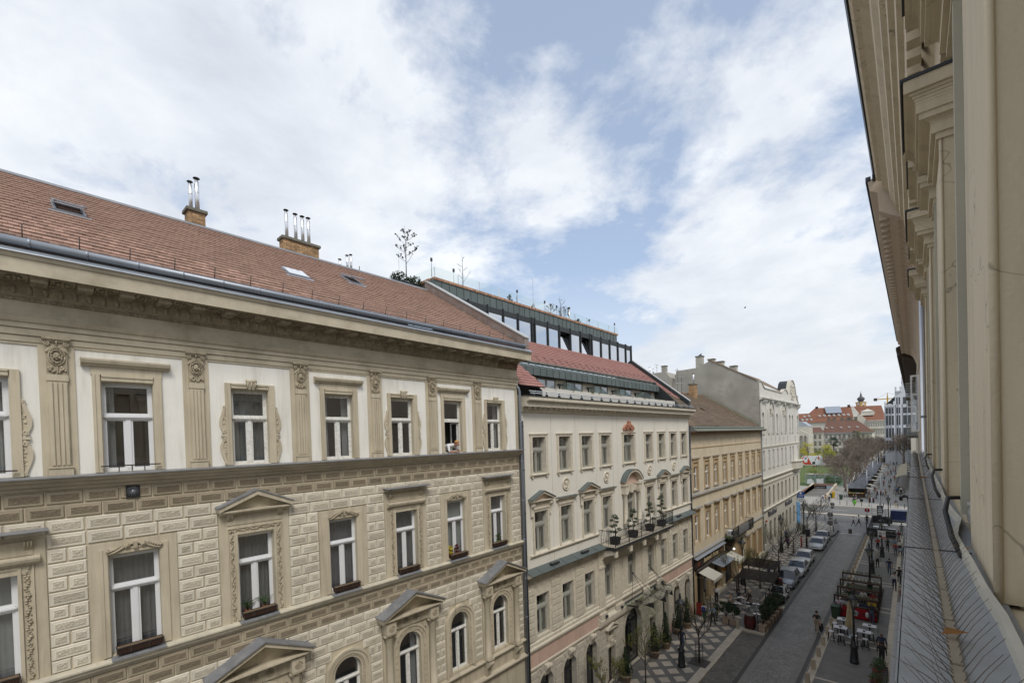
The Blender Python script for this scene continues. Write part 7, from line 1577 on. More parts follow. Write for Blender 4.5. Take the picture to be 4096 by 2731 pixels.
def leafy(x,y,h,lm,lab,seed,n=1500,rad=None,name='park_tree',ls=.28,lo=.25):
 t=thing(name,lab,'tree',(x,y,0),0,None);rg=random.Random(seed);b,f=MB(),MB();b.tube([(0,0,0),(.1,0,h*.5),(0,0,h*.8)],[h*.03,h*.02,.03],6);rad=rad or h*.42
 for i in range(22):
  a,k=rg.uniform(0,2*pi),rg.uniform(lo,.9);q=rad*math.sqrt(max(.05,1-((k-.55)/.5)**2))*rg.uniform(.4,.85);c=Vector((q*cos(a),q*sin(a),h*k));b.tube([(0,0,h*min(k,.5)),tuple(c)],[.06,.02],3);leaf_cloud(f,c,rad*.33,n//22,ls,rg,.8,0,.1)
 part('trunk',b,M_bark,t);part('crown',f,lm,t)
leafy(-45.6,262,9.5,M_yel,'yellow flowering tree at the edge of the white house',1);leafy(-37.8,255,10.5,M_yel,'largest yellow flowering tree behind the round advertising wall',2,2200);leafy(-30.5,262,9.5,M_yel,'yellow flowering tree right of the largest one',3);leafy(-33.5,268,9,M_ygr,'yellow green tree between the two yellow ones',4)
leafy(-31,285,13,M_ever,'dark conifer behind the yellow trees',5,1300,3,ls=.3);leafy(-27,240,7,M_ygr,'pale green loose shrub tree over the glass shelter',6,900,4);leafy(-17.5,290,17,M_ygr,'tall green willow in front of the pale corner building',7,1500,5.5);leafy(-22.5,292,16,M_ever,'dark evergreen left of the tall willow',8,900,3)
o=place(TB,US,-41.5,262,.4,'leafless tree between the first two yellow trees',1.0);place(TA,US,-3.2,250,2.2,'tall pale leafless plane tree before the white department store',1.7);leafy(-24,176,4,M_ygr,'low green bush beside the glass shelter',9,600,3)
# left terrace: planters, barrel, pergola, furniture
def shrub_planter(x,y,lab,seed,h=1.1,w_=.27):
 t=thing('shrub_planter',lab,'planter',(x,y,.006),0,'shrub planters round the restaurant terrace');rg=random.Random(seed)
 part('box',MB().box(-w_,w_,-w_,w_,.04,.5).box(-w_-.02,w_+.02,-w_-.02,w_+.02,.5,.54),M_stonepot,t)
 for sx in(-1,1):
  for sy in(-1,1):part('corner_leg',MB().box(sx*(w_-.03),sx*(w_+.015),sy*(w_-.03),sy*(w_+.015),0,.5),M_iron,t)
 b,f=MB(),MB()
 for i in range(9):a=rg.uniform(0,6.3);q=Vector((.3*cos(a),.3*sin(a),.6+h*rg.uniform(.3,1)));b.tube([(0,0,.5),tuple(q)],[.015,.006],4);leaf_cloud(f,q,.24,85,.10,rg,.9,0,.1)
 part('stems',b,M_bark,t);part('leaves',f,M_ever,t)
for i,(x,y)in enumerate(((-11.99,39.95),(-11.42,39.95),(-9.27,40.05),(-9.2,40.95),(-9.17,41.85),(-9.14,42.75),(-9.12,43.7),(-9.1,44.8))):shrub_planter(x,y,['evergreen planter left of its twin at the terrace entrance','evergreen planter next to the stone bollard','first evergreen planter of the kerb row, beside the round sign','second evergreen planter of the row along the kerb','third evergreen planter of the row along the kerb','fourth evergreen planter of the row along the kerb','fifth evergreen planter of the row along the kerb','last evergreen planter of the row, in front of the tiny white car'][i],30+i,1.1+.1*(i%3))
t=thing('wine_barrel','dark red wooden barrel with black hoops at the terrace corner','barrel',(-10.2,40.1,.006));part('head',MB().cyl((0,0,1.08),.34,.02,16),M_conc,t);M_stave=mat('dark_red_stave',(.10,.022,.018),.6,.25,6,rnd=.2)
for i in range(16):
 a0,a1_=2*pi*i/16+.012,2*pi*(i+1)/16-.012;vs=[]
 for(r,z)in((.36,0),(.43,.28),(.46,.55),(.43,.82),(.36,1.1)):vs+=[(r*cos(a0),r*sin(a0),z),(r*cos(a1_),r*sin(a1_),z)]
 part('stave',MB().add(vs,[(2*k,2*k+1,2*k+3,2*k+2)for k in range(4)]),M_stave,t)
for z,r in((.08,.385),(.3,.437),(.8,.437),(1.02,.385)):part('hoop',MB().lathe((0,0,z),[(r,0),(r+.008,.01),(r+.008,.05),(r,.06)],16,caps=False),M_black,t)
def round_sign(x,y,h,lab,face=-1,r=.4,m=None,plate=True,h2=None):
 t=thing('traffic_sign',lab,'sign',(x,y,0),0,None);part('pole',MB().cyl((0,0,0),.035,h,8),M_zinc,t);part('disc',MB().lathe((0,-.05 if face<0 else.05,h-r),[(r,0),(r,.02)],18,axis='y'),m or M_edge,t)
 if plate:part('plate',MB().box(-.22,.22,-.05,-.03,h-2*r-.35,h-2*r-.05),M_edge,t)
 if h2:part('lower_disc',MB().lathe((0,-.05,h2),[(r,0),(r,.02)],18,axis='y'),M_edge,t)
round_sign(-9.62,39.78,3.45,'grey back of a round road sign on a pole beside the barrel')
def chair0():
 t=thing('cafe_chair','x','chair',(0,0,0),0,'pale chairs at the restaurant tables');m=mat('weathered_white_chair',(.45,.44,.40),.6,.1,5)
 part('seat',MB().bbox(-.2,.2,-.2,.2,.43,.47,.01),m,t);part('backrest',MB().tube([(-.19,.2,.45),(-.2,.27,.86),(.2,.27,.86),(.19,.2,.45)],.014,5).box(-.15,.15,.235,.25,.55,.8),m,t)
 for sx in(-1,1):
  for sy in(-1,1):part('leg',MB().tube([(sx*.17,sy*.17,.44),(sx*.2,sy*.22,0)],.014,5),m,t)
 return freeze(t)
CHR=chair0();UC=set()
def table(x,y,lab,r=.42):
 t=thing('cafe_table',lab,'table',(x,y,.006),0,'restaurant terrace tables');part('top',MB().cyl((0,0,.72),r,.03,14),mat('brown_table_top',(.12,.085,.06),.6,.15,6),t);part('stem',MB().lathe((0,0,0),[(.22,0),(.2,.02),(.03,.05),(.03,.72)],8),M_black,t)
 for i in range(3):s_=put('menu_sheet',cached(('msh',),lambda:MB().box(-.11,.11,-.15,.15,0,.004),M_white),None,None,(x-.2+.2*i,y+.18*(i%2)-.1,.757),rot=(0,0,.5*i));tag(s_,'white menu sheet on the '+lab,'menu','menus on the terrace tables')
for i,(x,y,lab)in enumerate(((-10.0,41.6,'terrace table just behind the barrel'),(-11.9,43.2,'terrace table in front of the seated woman'),(-12.1,44.9,'rear terrace table under the spreading tree'),(-10.6,44.0,'terrace table beside the seated man with backpack'))):
 table(x,y,lab)
 for k,a in enumerate(sorted((.4,2.2,4.0),key=lambda q:sin(q+i))):place(CHR,UC,x+.68*cos(a+i),y+.68*sin(a+i),a+i-pi/2,'%s of the three pale chairs round the %s'%(('nearest','middle','farthest')[k],lab)).location.z=.006
M_perg=mat('dark_pergola_wood',(.04,.032,.026),.8,.25,5,rnd=.2)
for(x,y,L,lab)in((-11.3,47.6,2.9,'dark slatted pergola roof over the red cushioned benches'),(-12.1,52.2,2.9,'second dark slatted pergola roof, behind the first')):
 t=thing('pergola',lab,'pergola',(x,y,.006),0,'restaurant pergolas')
 for sx in(-1,1):
  for sy in(-1,1):part('post',MB().box(sx*L/2-.05,sx*L/2+.05,sy*1.1-.05,sy*1.1+.05,0,2.2+.1*sy),M_perg,t)
 for i in range(17):part('roof_slat',MB().box(-L/2-.15,L/2+.15,-1.25+.15*i,-1.13+.15*i,2.2+.0185*i-.1,2.225+.0185*i-.1),M_perg,t)
 for sx in(-1,1):part('beam',MB().prism([(sx*L/2-.04,-1.25,1.98),(sx*L/2+.04,-1.25,1.98),(sx*L/2+.04,-1.25,2.08),(sx*L/2-.04,-1.25,2.08)],(0,2.5,.28)),M_perg,t)
for(x,y,lab)in((-9.9,46.2,'black slatted bench with red cushion at the kerb, nearer one'),(-9.85,47.4,'black slatted bench with red cushion behind the nearer one')):
 t=thing('terrace_bench',lab,'bench',(x,y,.006),0,'black terrace benches');part('seat',MB().box(-.6,.6,-.25,.25,.42,.47),M_perg,t);part('cushion',MB().bbox(-.55,.55,-.22,.22,.47,.53,.02),mat('red_cushion',(.28,.015,.02),.8,.1,6),t)
 for i in range(9):part('back_slat',MB().box(-.58+.14*i,-.51+.14*i,.24,.27,.47,1.0),M_perg,t)
 part('back_rail',MB().box(-.6,.62,.23,.28,1.0,1.06),M_perg,t)
 for sx in(-.5,.5):part('leg',MB().box(sx-.04,sx+.04,-.22,.22,0,.42),M_perg,t)
for i,(x,y,lab)in enumerate(((-14.2,26.5,'cone topiary at the bottom edge beside the narrow hotel door'),(-14.15,30.75,'cone topiary right of the main hotel entrance'),(-14.1,32.6,'largest cone topiary in front of the dark arched window'),(-14.3,35.5,'cone topiary behind the nearest street lamp on the left'),(-14.2,37.1,'farthest cone topiary, at the hotel corner'))):
 t=thing('cone_topiary',lab,'topiary',(x,y,.006),0,'cone topiaries in front of the hotel');rg=random.Random(50+i);part('pot',MB().lathe((0,0,0),[(.26,0),(.36,.42),(.4,.42),(.4,.5),(.34,.5)],8),M_stonepot,t);f,g_=MB(),MB();H_=1.6+.2*(i%3)
 for k in range(900):z=rg.random()**1.3;a=rg.uniform(0,6.3);r=.4*(1-z)+.04;leaf_cloud(f,(r*cos(a),r*sin(a),.7+z*H_),.03,1,.06,rg)
 f.lathe((0,0,.6),[(.3,0),(.02,H_)],8);leaf_cloud(g_,(0,0,.62),.48,300,.06,rg,.45,0,.3);part('cone',f,M_ever,t);part('base_ivy',g_,mat('ivy_leaf',(.05,.07,.03),.6,.3,9),t)
t=thing('chalk_board','red framed menu board at the restaurant corner','board',(-14.3,40.2,.006));part('board',MB().box(-.22,.22,-.03,.03,.1,1.15),mat('dull_red_board',(.22,.03,.025),.7,.15,4),t);part('leg',MB().box(-.3,.3,.03,.3,0,.1),M_iron,t)
# right pavement: burger stall, bar tables, parasol, bin
ST=thing('burger_stall','dark wooden street food terrace with herb boxes and red banner','food stall',(-3.9,51,.005));M_stw=mat('dark_stall_wood',(.045,.033,.025),.8,.25,5,rnd=.15)
def S(n,m_,*a,**k):return put(n,MB().box(*a),m_,ST,**k)
S('floor',M_stw,-5.35,-2.4,47.2,57.4,.005,.1);bn=S('red_banner',mat('banner_red',(.30,.012,.018),.7,.1,3),-5.0,-2.45,47.15,47.2,.1,.95);S('banner_back',M_stw,-5.05,-2.4,47.2,47.3,.05,1.0)
put('banner_lettering',text_mesh('BURGER',.42,M_black,.004),None,bn,(-3.1,47.14,.5),rot=FACE_S);put('banner_lettering',text_mesh('BURGER',.42,M_black,.004),None,bn,(-4.9+.3,47.14,.5),rot=FACE_S);put('banner_logo',MB().lathe((-3.85,47.14,.55),[(.2,0),(.2,-.004)],12,axis='y').box(-4.0,-3.7,47.13,47.14,.3,.36),M_curt,bn)
for i,(y,zt)in enumerate(((48.2,1.5),(50.6,1.62),(52.6,1.75),(54.6,1.9))):
 hb_=S('herb_box',mat('brown_beam',(.085,.055,.04),.8,.2,5),-5.45,-2.42,y-.1,y+.1,zt-.1,zt+.04);rg=random.Random(i)
 for sx in(-5.4,-2.47):S('post',M_stw,sx-.05,sx+.05,y-.05,y+.05,.1,zt-.1)
 for k in range(12):
  x=-5.3+.24*k+rg.uniform(-.05,.05);t=thing('herb_plant','small green herb in the %s herb box of the stall'%('lowest nearest','second','third','highest farthest')[i],'plant',(x,y,zt+.04),0,'herbs in the stall boxes');f=MB();leaf_cloud(f,(0,0,.13),.12,26,.06,rg,1.4,0,.0);part('leaves',f,M_leaf,t)
 S('bench_plank',mat('grey_bench_plank',(.19,.165,.14),.75,.15,5),-5.2,-2.6,y+.5,y+.95,.72,.78);S('low_bench',MATS['grey_bench_plank'],-5.2,-2.6,y-.7,y-.4,.42,.47)
S('counter',mat('counter_wood',(.17,.13,.10),.6,.2,5),-5.3,-2.45,47.35,47.8,1.0,1.06);S('counter_front',M_stw,-5.3,-2.45,47.4,47.7,.1,1.0)
for(x,c,lab)in((-4.95,M_steel,'steel tray on the stall counter'),(-3.35,mat('blue_crate',(.03,.04,.08),.6,.1,5),'dark blue crate on the stall counter'),(-2.85,mat('yellow_crate',(.5,.36,.03),.6,.1,5),'yellow crate on the stall bench')):
 t=thing('food_crate',lab,'crate',(x,47.57 if c is not MATS['yellow_crate']else 49.2,1.063 if c is not MATS['yellow_crate']else.785));part('tray',MB().box(-.3,.3,-.18,.18,0,.03).box(-.3,-.28,-.18,.18,.03,.15).box(.28,.3,-.18,.18,.03,.15).box(-.28,.28,-.18,-.16,.03,.15).box(-.28,.28,.16,.18,.03,.15),c,t)
def stool0():
 t=thing('bar_stool','x','stool',(0,0,0),0,'black bar stools');part('seat',MB().bbox(-.16,.16,-.16,.16,.72,.76,.012),mat('pale_stool_seat',(.5,.5,.5),.4,.1,5),t)
 for sx in(-1,1):
  for sy in(-1,1):part('leg',MB().tube([(sx*.13,sy*.13,.72),(sx*.2,sy*.2,0)],.02,5),M_black,t)
 part('foot_ring',MB().box(-.18,.18,-.19,-.17,.25,.27).box(-.18,.18,.17,.19,.25,.27),M_black,t);return freeze(t)
STL=stool0();UST=set()
for i,(x,y)in enumerate(((-4.33,41.6),(-4.3,43.5),(-2.92,41.7),(-2.69,43.2))):
 lab=['left front','left rear','right front','right rear'][i];t=thing('bar_table','pale topped high table, %s of the four by the parasol'%lab,'table',(x,y,.005),0,'high tables by the burger stall');part('top',MB().bbox(-.42,.42,-.3,.3,1.03,1.07,.012),mat('pale_table_top',(.52,.52,.53),.5,.06,5),t);part('column',MB().box(-.04,.04,-.04,.04,.02,1.03).box(-.25,.25,-.25,.25,0,.02),M_black,t)
 for k,(dx,dy)in enumerate(((-.55,-.35),(.1,-.62))):place(STL,UST,x+dx,y+dy,.2*k,'%s bar stool at the %s high table'%(('left hand','front')[k],lab)).location.z=.005
 h_=thing('napkin_holder','small napkin holder on the %s high table'%lab,'napkin holder',(x,y,1.076),0,'napkin holders');part('holder',MB().box(-.08,.08,-.05,.05,0,.09),M_black,h_);part('napkins',MB().box(-.07,.07,-.04,.04,.09,.11),M_white,h_)
t=thing('folded_parasol','folded cream parasol standing between the high tables','parasol',(-3.85,42.8,.005));part('base',MB().lathe((0,0,0),[(.3,0),(.3,.05),(.1,.09),(.04,.3)],14),M_zinc,t);part('pole',MB().cyl((0,0,.1),.025,2.75,8),M_white,t);b=MB();vs=[]
for(z,r)in((.75,.24),(.95,.26),(1.5,.2),(2.3,.13),(2.45,.15),(2.8,.03)):
 for i in range(20):a=2*pi*i/20;q=r*(1.25 if i%2 else.72);vs.append((q*cos(a),q*sin(a),z+(.08 if i%4==1 and z<1 else 0)))
b.add(vs,[(k*20+i,k*20+(i+1)%20,(k+1)*20+(i+1)%20,(k+1)*20+i)for k in range(5)for i in range(20)]);part('cloth',b,mat('cream_parasol_cloth',(.47,.39,.25),.9,.08,4),t)
def bin_(x,y,c,lab,rz=0):
 t=thing('wheelie_bin',lab,'bin',(x,y,.005),rz,None);part('body',MB().add([(-.24,-.28,.06),(.24,-.28,.06),(.24,.22,.06),(-.24,.22,.06),(-.3,-.36,1.0),(.3,-.36,1.0),(.3,.34,1.0),(-.3,.34,1.0)],[(0,3,2,1),(0,1,5,4),(1,2,6,5),(2,3,7,6),(3,0,4,7),(4,5,6,7)]),c,t);part('lid',MB().bbox(-.33,.33,-.4,.38,1.0,1.1,.03),c,t)
 for sx in(-.22,.22):part('wheel',MB().lathe((sx-.03,.28,.1),[(.1,0),(.1,.06)],10,axis='x'),M_tyre,t)
M_bing=mat('green_bin_plastic',(.035,.065,.04),.6,.1,5);bin_(-5.15,46.5,M_bing,'green wheelie bin left of the red banner');bin_(-12.5,125.8,M_bing,'green bin by the bicycle rack on the plaza');bin_(-14.6,127.6,M_bing,'dark green bin behind the yellow hydrant column');bin_(-12.1,80.2,M_dwood,'black bin at the foot of the corner lamp')
t=thing('sign_stand','white sheet on a black stand beside the high tables','sign stand',(-2.2,43.3,.005));part('post',MB().tube([(0,0,0),(0,0,1.2)],.015,5).tube([(-.3,-.2,.0),(0,0,.08),(.3,-.2,0)],.012,5),M_black,t);part('sheet',MB().add([(-.02,.02,1.15),(-.5,.15,.95),(-.45,.1,.4),(-.02,.02,.45)],[(0,1,2,3)]),M_curt,t)
t=thing('flower_stand','bed of green plants and red flowers under the ledge, bottom right','flower bed',(-1.85,36.3,.005));rg=random.Random(4);part('trough',MB().box(-.35,.4,-1.6,1.6,0,.4),M_iron,t);f,g_=MB(),MB()
for i in range(10):leaf_cloud(f,(rg.uniform(-.25,.35),rg.uniform(-1.4,1.6),.65),.32,70,.08,rg);leaf_cloud(g_,(rg.uniform(-.35,.1),rg.uniform(-1.5,.6),.6),.18,22,.05,rg)
part('leaves',f,M_leaf,t);part('flowers',g_,mat('red_flower',(.30,.04,.04),.7,.3,8),t)
# far terrace and street corner
BT=thing('corner_terrace','black fenced cafe terrace with chalk boards at the end of the street','cafe terrace',(-3.8,90,.005))
def T_(n,m_,*a):return put(n,MB().box(*a),m_,BT)
for(xa,xb,ya,yb)in((-5.45,-2.1,85.0,85.12),(-5.45,-5.33,85.12,97.5),(-5.33,-2.8,97.4,97.5)):T_('fence_panel',M_dwood,xa,xb,ya,yb,.02,1.25)
for i,x in enumerate((-5.4,-4.7,-3.95)):T_('post',M_dwood,x-.05,x+.05,85.1,85.2,1.25,1.8)
for i,(x,s)in enumerate(((-3.3,'GRILL & BORZO'),(-2.45,'BURGER'),(-4.0,'MENU'))):put('chalk_lettering',text_mesh(s,.24 if i==0 else.16,mat('chalk',(.5,.5,.48),.9,.1,5),.003),None,BT,(x,84.99,.95),rot=FACE_S)
for j in range(5):put('chalk_line',MB().box(-3.8+.35*j,-3.55+.35*j,84.985,84.99,.45+.05*(j%2),.49+.05*(j%2)),MATS['chalk'],BT)
for k,(x,y)in enumerate(((-4.6,86.8),(-3.2,86.6),(-2.6,88.0),(-4.6,89.5),(-3.6,91.5))):
 t=thing('terrace_table','table with white cloth inside the black fenced terrace, %s'%('front left','front middle','front right','middle left','rear')[k],'table',(x,y,.005),0,'corner terrace tables');part('top',MB().box(-.4,.4,-.35,.35,.73,.76),M_white,t);part('leg',MB().cyl((0,0,0),.04,.73,6),M_black,t)
t=thing('menu_tower','tall black board with white letters above the terrace','sign',(-4.4,97.8,.005));part('board',MB().box(-.4,.4,-.06,.06,.2,2.9),M_dwood,t);[part('line',MB().box(-.3,.3,-.068,-.062,2.2-.28*i,2.32-.28*i),M_white,t)for i in range(6)];part('lettering',text_mesh('K',.5,M_white,.003),None,t,(0,-.066,2.6),FACE_S)
t=thing('white_parasol','white half closed parasol in front of the blue van','parasol',(-3.6,96.8,.005));part('pole',MB().cyl((0,0,0),.03,2.6,6),M_black,t);part('cloth',MB().add([(-.5,0,1.25),(.5,.1,1.2),(.62,.2,2.5),(-.2,.1,2.6)],[(0,1,2,3)]).add([(-.5,.1,1.25),(-.2,.2,2.6),(.62,.3,2.5),(.5,.2,1.2)],[(0,1,2,3)]),M_white,t)
def traffic_light(x,y,lab,arm=False):
 t=thing('traffic_light',lab,'traffic light',(x,y,0),0,'traffic lights at the crossing');part('pole',MB().cyl((0,0,0),.05,3.4,8),M_zinc,t)
 for sx in(-.28,.25):h_=part('signal_head',MB().bbox(sx-.14,sx+.14,-.12,.12,2.5,3.35,.03),M_bump,t);[part('lens',MB().lathe((sx,-.13,2.65+.27*k),[(.1,0),(.1,.01)],10,axis='y'),M_tl if k==2 else M_bump,h_,)for k in range(3)]
traffic_light(-5.82,104.1,'traffic light on the near side of the cross street');traffic_light(-5.3,116.2,'traffic light by the tall pole on the far side')
tag(put('tram_pole',MB().lathe((-5.1,116.4,0),[(.13,0),(.1,6.5),(.09,6.55)],10),M_zinc),'tall grey pole behind the far traffic light','pole')
round_sign(-6.0,96.0,2.6,'red backed round sign beside the corner terrace',1,.36,MATS['banner_red'],False);round_sign(-9.97,86.0,3.0,'grey back of two round signs on one pole at the left corner',1,.4,None,True,1.3);round_sign(-9.95,88.6,4.2,'grey square sign plates on the left corner pole',1,.3)
for i,(x,y)in enumerate(((-11.93,96.3),(-13.66,96.2),(-10.01,93.3),(-10.0,91.6),(-9.57,86.1),(-11.83,117.1),(-10.6,116.8),(-9.37,116.7),(-8.15,116.6),(-6.95,116.5),(-4.69,116.8),(-3.62,116.9),(-2.5,116.8),(-1.51,116.6))):
 o=put('steel_post',cached(('spost',),lambda:MB().lathe((0,0,0),[(.05,0),(.045,.9),(.05,.92),(.03,1.0)],8),M_black),None,None,(x,y,0));tag(o,'thin black post on the left corner pavement' if i<5 else 'thin black post in the row along the far kerb','post','posts on the corner' if i<5 else 'posts along the far kerb')
# people
def body_mesh(J,B,key):
 """J: joint -> (x,y,z,r), B: (joint, joint, slot). One continuous skin over the bones; slots 0 skin 1 top 2 trousers 3 shoes"""
 nm=list(J);me=bpy.data.meshes.new('body');me.from_pydata([J[n][:3]for n in nm],[(nm.index(a),nm.index(b))for a,b,_ in B],[])
 o=bpy.data.objects.new('body',me);COL.objects.link(o);o.modifiers.new('s','SKIN');sk=me.skin_vertices[0].data
 for i,n in enumerate(nm):sk[i].radius=(J[n][3],)*2;sk[i].use_root=n=='pelvis'
 sb=o.modifiers.new('d','SUBSURF');sb.levels=1;sb.render_levels=1
 m2=bpy.data.meshes.new_from_object(o.evaluated_get(bpy.context.evaluated_depsgraph_get()));bpy.data.objects.remove(o);m2.name='body'
 for k in range(4):m2.materials.append(M_white)
 seg=[(Vector(J[a][:3]),Vector(J[b][:3]),s)for a,b,s in B]
 for p in m2.polygons:
  c=p.center;best=None
  for a,b,s in seg:
   d=b-a;t=max(0,min(1,(c-a).dot(d)/max(1e-6,d.length_squared)));q=(a+d*t-c).length
   if best is None or q<best[0]:best=(q,s)
  p.material_index=best[1];p.use_smooth=True
 return m2
def fingers(J,B,hand,d,side):
 h=Vector(J[hand][:3]);d=Vector(d).normalized();s=Vector((side,0,0))if abs(d.x)<.7 else Vector((0,1,0))
 for i in range(5):
  off=s*(.022*(i-1.5))if i<4 else-s*.04;L=(.07,.085,.08,.06,.05)[i];a=h+off*.8+d*(.035 if i<4 else.0);e=a+(d+(off*4 if i==4 else Vector((0,-.25,0)))).normalized()*L
  n1,n2=hand+'f%d'%i,hand+'g%d'%i;J[n1]=(*a,.011);J[n2]=(*e,.008);B+=[(hand,n1,0),(n1,n2,0)]
POSES={}
def pose(kind,sleeves,shorts=False,slim=False):
 k=(kind,sleeves,shorts,slim)
 if k in POSES:return POSES[k]
 w=.88 if slim else 1.0;zp=.94;st=dict(walk=.26,walk2=-.26,stand=.04,sit=0,carry=.2,phone=.2).get(kind,.04);lean=0
 sit=kind=='sit';zp=.52 if sit else zp;J=dict(pelvis=(0,0,zp,.135*w),waist=(0,-.0,zp+.17,.122*w),chest=(0,0,zp+.36,.14*w),neck=(0,-.01,zp+.54,.055),head=(0,-.03,zp+.66,.088),crown=(0,-.02,zp+.76,.068),nose=(0,-.125,zp+.655,.014))
 B=[('pelvis','waist',2),('waist','chest',1),('chest','neck',1),('neck','head',0),('head','crown',0),('head','nose',0)]
 for s in(-1,1):
  q='LR'[s>0];f=st*s;J['sh'+q]=(s*.18*w,0,zp+.47,.062);J['hip'+q]=(s*.09,0,zp-.06,.10)
  if sit:el,wr,ha=(s*.26,-.08,zp+.24),(s*.16,-.3,zp+.22),(s*.12,-.4,zp+.23)
  elif kind=='phone' or(kind=='carry' and s<0):el,wr,ha=(s*.25,-.02,zp+.2),(s*.12,-.24,zp+.26),(s*.07,-.3,zp+.29)
  else:el,wr,ha=(s*.26,-f*.25,zp+.2),(s*.27,-f*.6-.06,zp-.04),(s*.265,-f*.7-.09,zp-.12)
  J['el'+q]=(*el,.046);J['wr'+q]=(*wr,.033);J['ha'+q]=(*ha,.034)
  if sit:kn,an,to=(s*.1,-.42,.5),(s*.11,-.4,.09),(s*.12,-.56,.04)
  else:kn,an,to=(s*.095,f*-.45-.03,.5),(s*.1,-f+(.08 if f<0 else 0),.09+(.07 if f<-.1 else 0)),(s*.11,-f-.13+(.08 if f<0 else 0),.04)
  J['kn'+q]=(*kn,.066 if not shorts else.062);J['an'+q]=(*an,.045);J['to'+q]=(*to,.038)
  B+=[('chest','sh'+q,1),('sh'+q,'el'+q,1),('el'+q,'wr'+q,1 if sleeves else 0),('wr'+q,'ha'+q,0),('pelvis','hip'+q,2),('hip'+q,'kn'+q,2),('kn'+q,'an'+q,0 if shorts else 2),('an'+q,'to'+q,3)]
  fingers(J,B,'ha'+q,(0,-1,0)if sit or(kind=='phone')else(0,-.15,-1),s)
 POSES[k]=(body_mesh(J,B,k),J['head']);return POSES[k]
def hair_mb(h,long=False,bald=False):
 b=MB();x,y,z,_=h
 if bald:b.ball((x,y+.055,z-.01),.075,8,6,0,(1.2,.75,.7));return b
 b.ball((x,y+.028,z+.055),.108,10,7,0,(.95,1.05,.92))
 if long:b.ball((x,y+.09,z-.08),.09,8,6,0,(1.1,.55,2.0))
 return b
COLS={}
def cloth(c):
 k=tuple(c)
 if k not in COLS:COLS[k]=mat('cloth_%d'%len(COLS),c,.85,.12,9)
 return COLS[k]
SK=mat('skin',(.42,.25,.17),.6,.06,8);SK2=mat('tanned_skin',(.30,.165,.105),.6,.06,8);SHO=mat('dark_shoe',(.03,.028,.028),.6,.1,6);WSH=mat('white_shoe',(.55,.54,.52),.6,.05,6)
HAIR=dict(d=mat('dark_hair',(.03,.022,.018),.6,.2,20),b=mat('blond_hair',(.42,.27,.12),.6,.2,20),g=mat('grey_hair',(.32,.30,.28),.6,.2,20),r=mat('brown_hair',(.12,.065,.035),.6,.2,20),k=mat('black_cap',(.012,.012,.014),.7,.1,9))
def person(x,y,z,rz,top,trous,lab,kind='walk',hair='d',sleeves=False,h=1.74,long=False,shoes=None,group=None,shorts=False,slim=False,bald=False,skin=None):
 me,hd=pose(kind,sleeves,shorts,slim);t=thing('person',lab,'person',(x,y,z),rz,group,h/1.74);o=part('body',me,None,t)
 for i,m_ in enumerate((skin or SK,cloth(top),skin if False else cloth(trous),shoes or SHO)):o.material_slots[i].link='OBJECT';o.material_slots[i].material=m_
 part('hair',cached(('hair',kind=='sit',long,bald,hair),lambda:hair_mb(hd,long,bald),HAIR[hair]),None,t);return t
W_,BK,NV,RD,GR,KH,BL,DN=(.66,.65,.64),(.034,.034,.036),(.035,.045,.075),(.30,.025,.03),(.22,.21,.2),(.34,.27,.18),(.30,.38,.52),(.07,.09,.14)
AW,TO=pi,0.0
person(-5.95,42.5,-.1,TO,(.035,.035,.03),KH,'man in dark t-shirt, khaki trousers and black cap walking on the road','carry','k');tag(put('jacket',MB().add([(-.12,0,.75),(.12,.03,.75),(.16,.08,.3),(.02,.1,0),(-.14,.05,.25)],[(0,1,2,3,4)]).add([(-.12,.06,.75),(-.14,.11,.25),(.02,.16,0),(.16,.14,.3),(.12,.09,.75)],[(0,1,2,3,4)]),cloth(BK),None,(-5.66,42.35,0)),'black jacket hanging from the road walker\'s hand','jacket')
person(-1.85,40.1,.005,AW,NV,(.16,.05,.04),'bald man in navy shirt walking away beside the ledge','walk','d',True,1.8,bald=True,skin=SK2);person(-1.8,38.9,.005,AW,(.03,.035,.03),(.04,.045,.04),'dark haired person with a backpack at the flower bed','stand','d',True,1.62);t=thing('backpack','black backpack worn by the person at the flower bed','backpack',(-1.8,38.72,1.2));part('bag',MB().bbox(-.16,.16,-.1,.1,-.2,.25,.05),cloth(BK),t)
person(-2.75,46.75,.005,AW,BK,DN,'bald man in black jacket ordering at the red banner','stand','d',True,1.78,bald=True,skin=SK2);t=thing('shopping_bag','pale plastic bag held by the man at the red banner','bag',(-3.05,46.75,.45));part('bag',MB().ball((0,0,.2),.16,8,6,0,(.8,.6,1.5)),M_curt,t)
person(-5.0,47.0,.005,AW,(.4,.3,.35),DN,'customer with a pale bag half hidden behind the folded parasol','stand','r',True,1.6);
for i,(x,y,c,hr)in enumerate(((-4.6,51.3,(.03,.05,.035),'d'),(-3.6,51.4,W_,'d'),(-2.9,51.2,RD,'d'),(-4.5,53.4,GR,'r'))):person(x,y,.1,TO,c,BK,'guest in %s top seated inside the wooden stall'%('dark green','white','red','grey')[i],'sit',hr,False,1.7,group='seated stall guests')
person(-2.17,63.7,.005,TO,NV,DN,'man in navy shirt and jeans walking towards the viewer','walk','d',False,1.78,skin=SK2);person(-1.6,57.7,.005,TO,(.5,.5,.5),NV,'man in open pale shirt over a printed tee, walking near','phone','d',True,1.8);person(-3.29,66.1,.005,AW,(.30,.29,.28),BK,'blond woman in grey jacket walking away with a handbag','walk2','b',True,1.64);t=thing('handbag','black handbag of the woman in the grey jacket','bag',(-3.62,66.1,.55));part('bag',MB().bbox(-.05,.05,-.14,.14,0,.22,.03),M_black,t)
person(-1.05,55.4,.005,TO,(.45,.36,.26),(.3,.05,.05),'small child in beige top beside the ledge','walk','r',False,1.15)
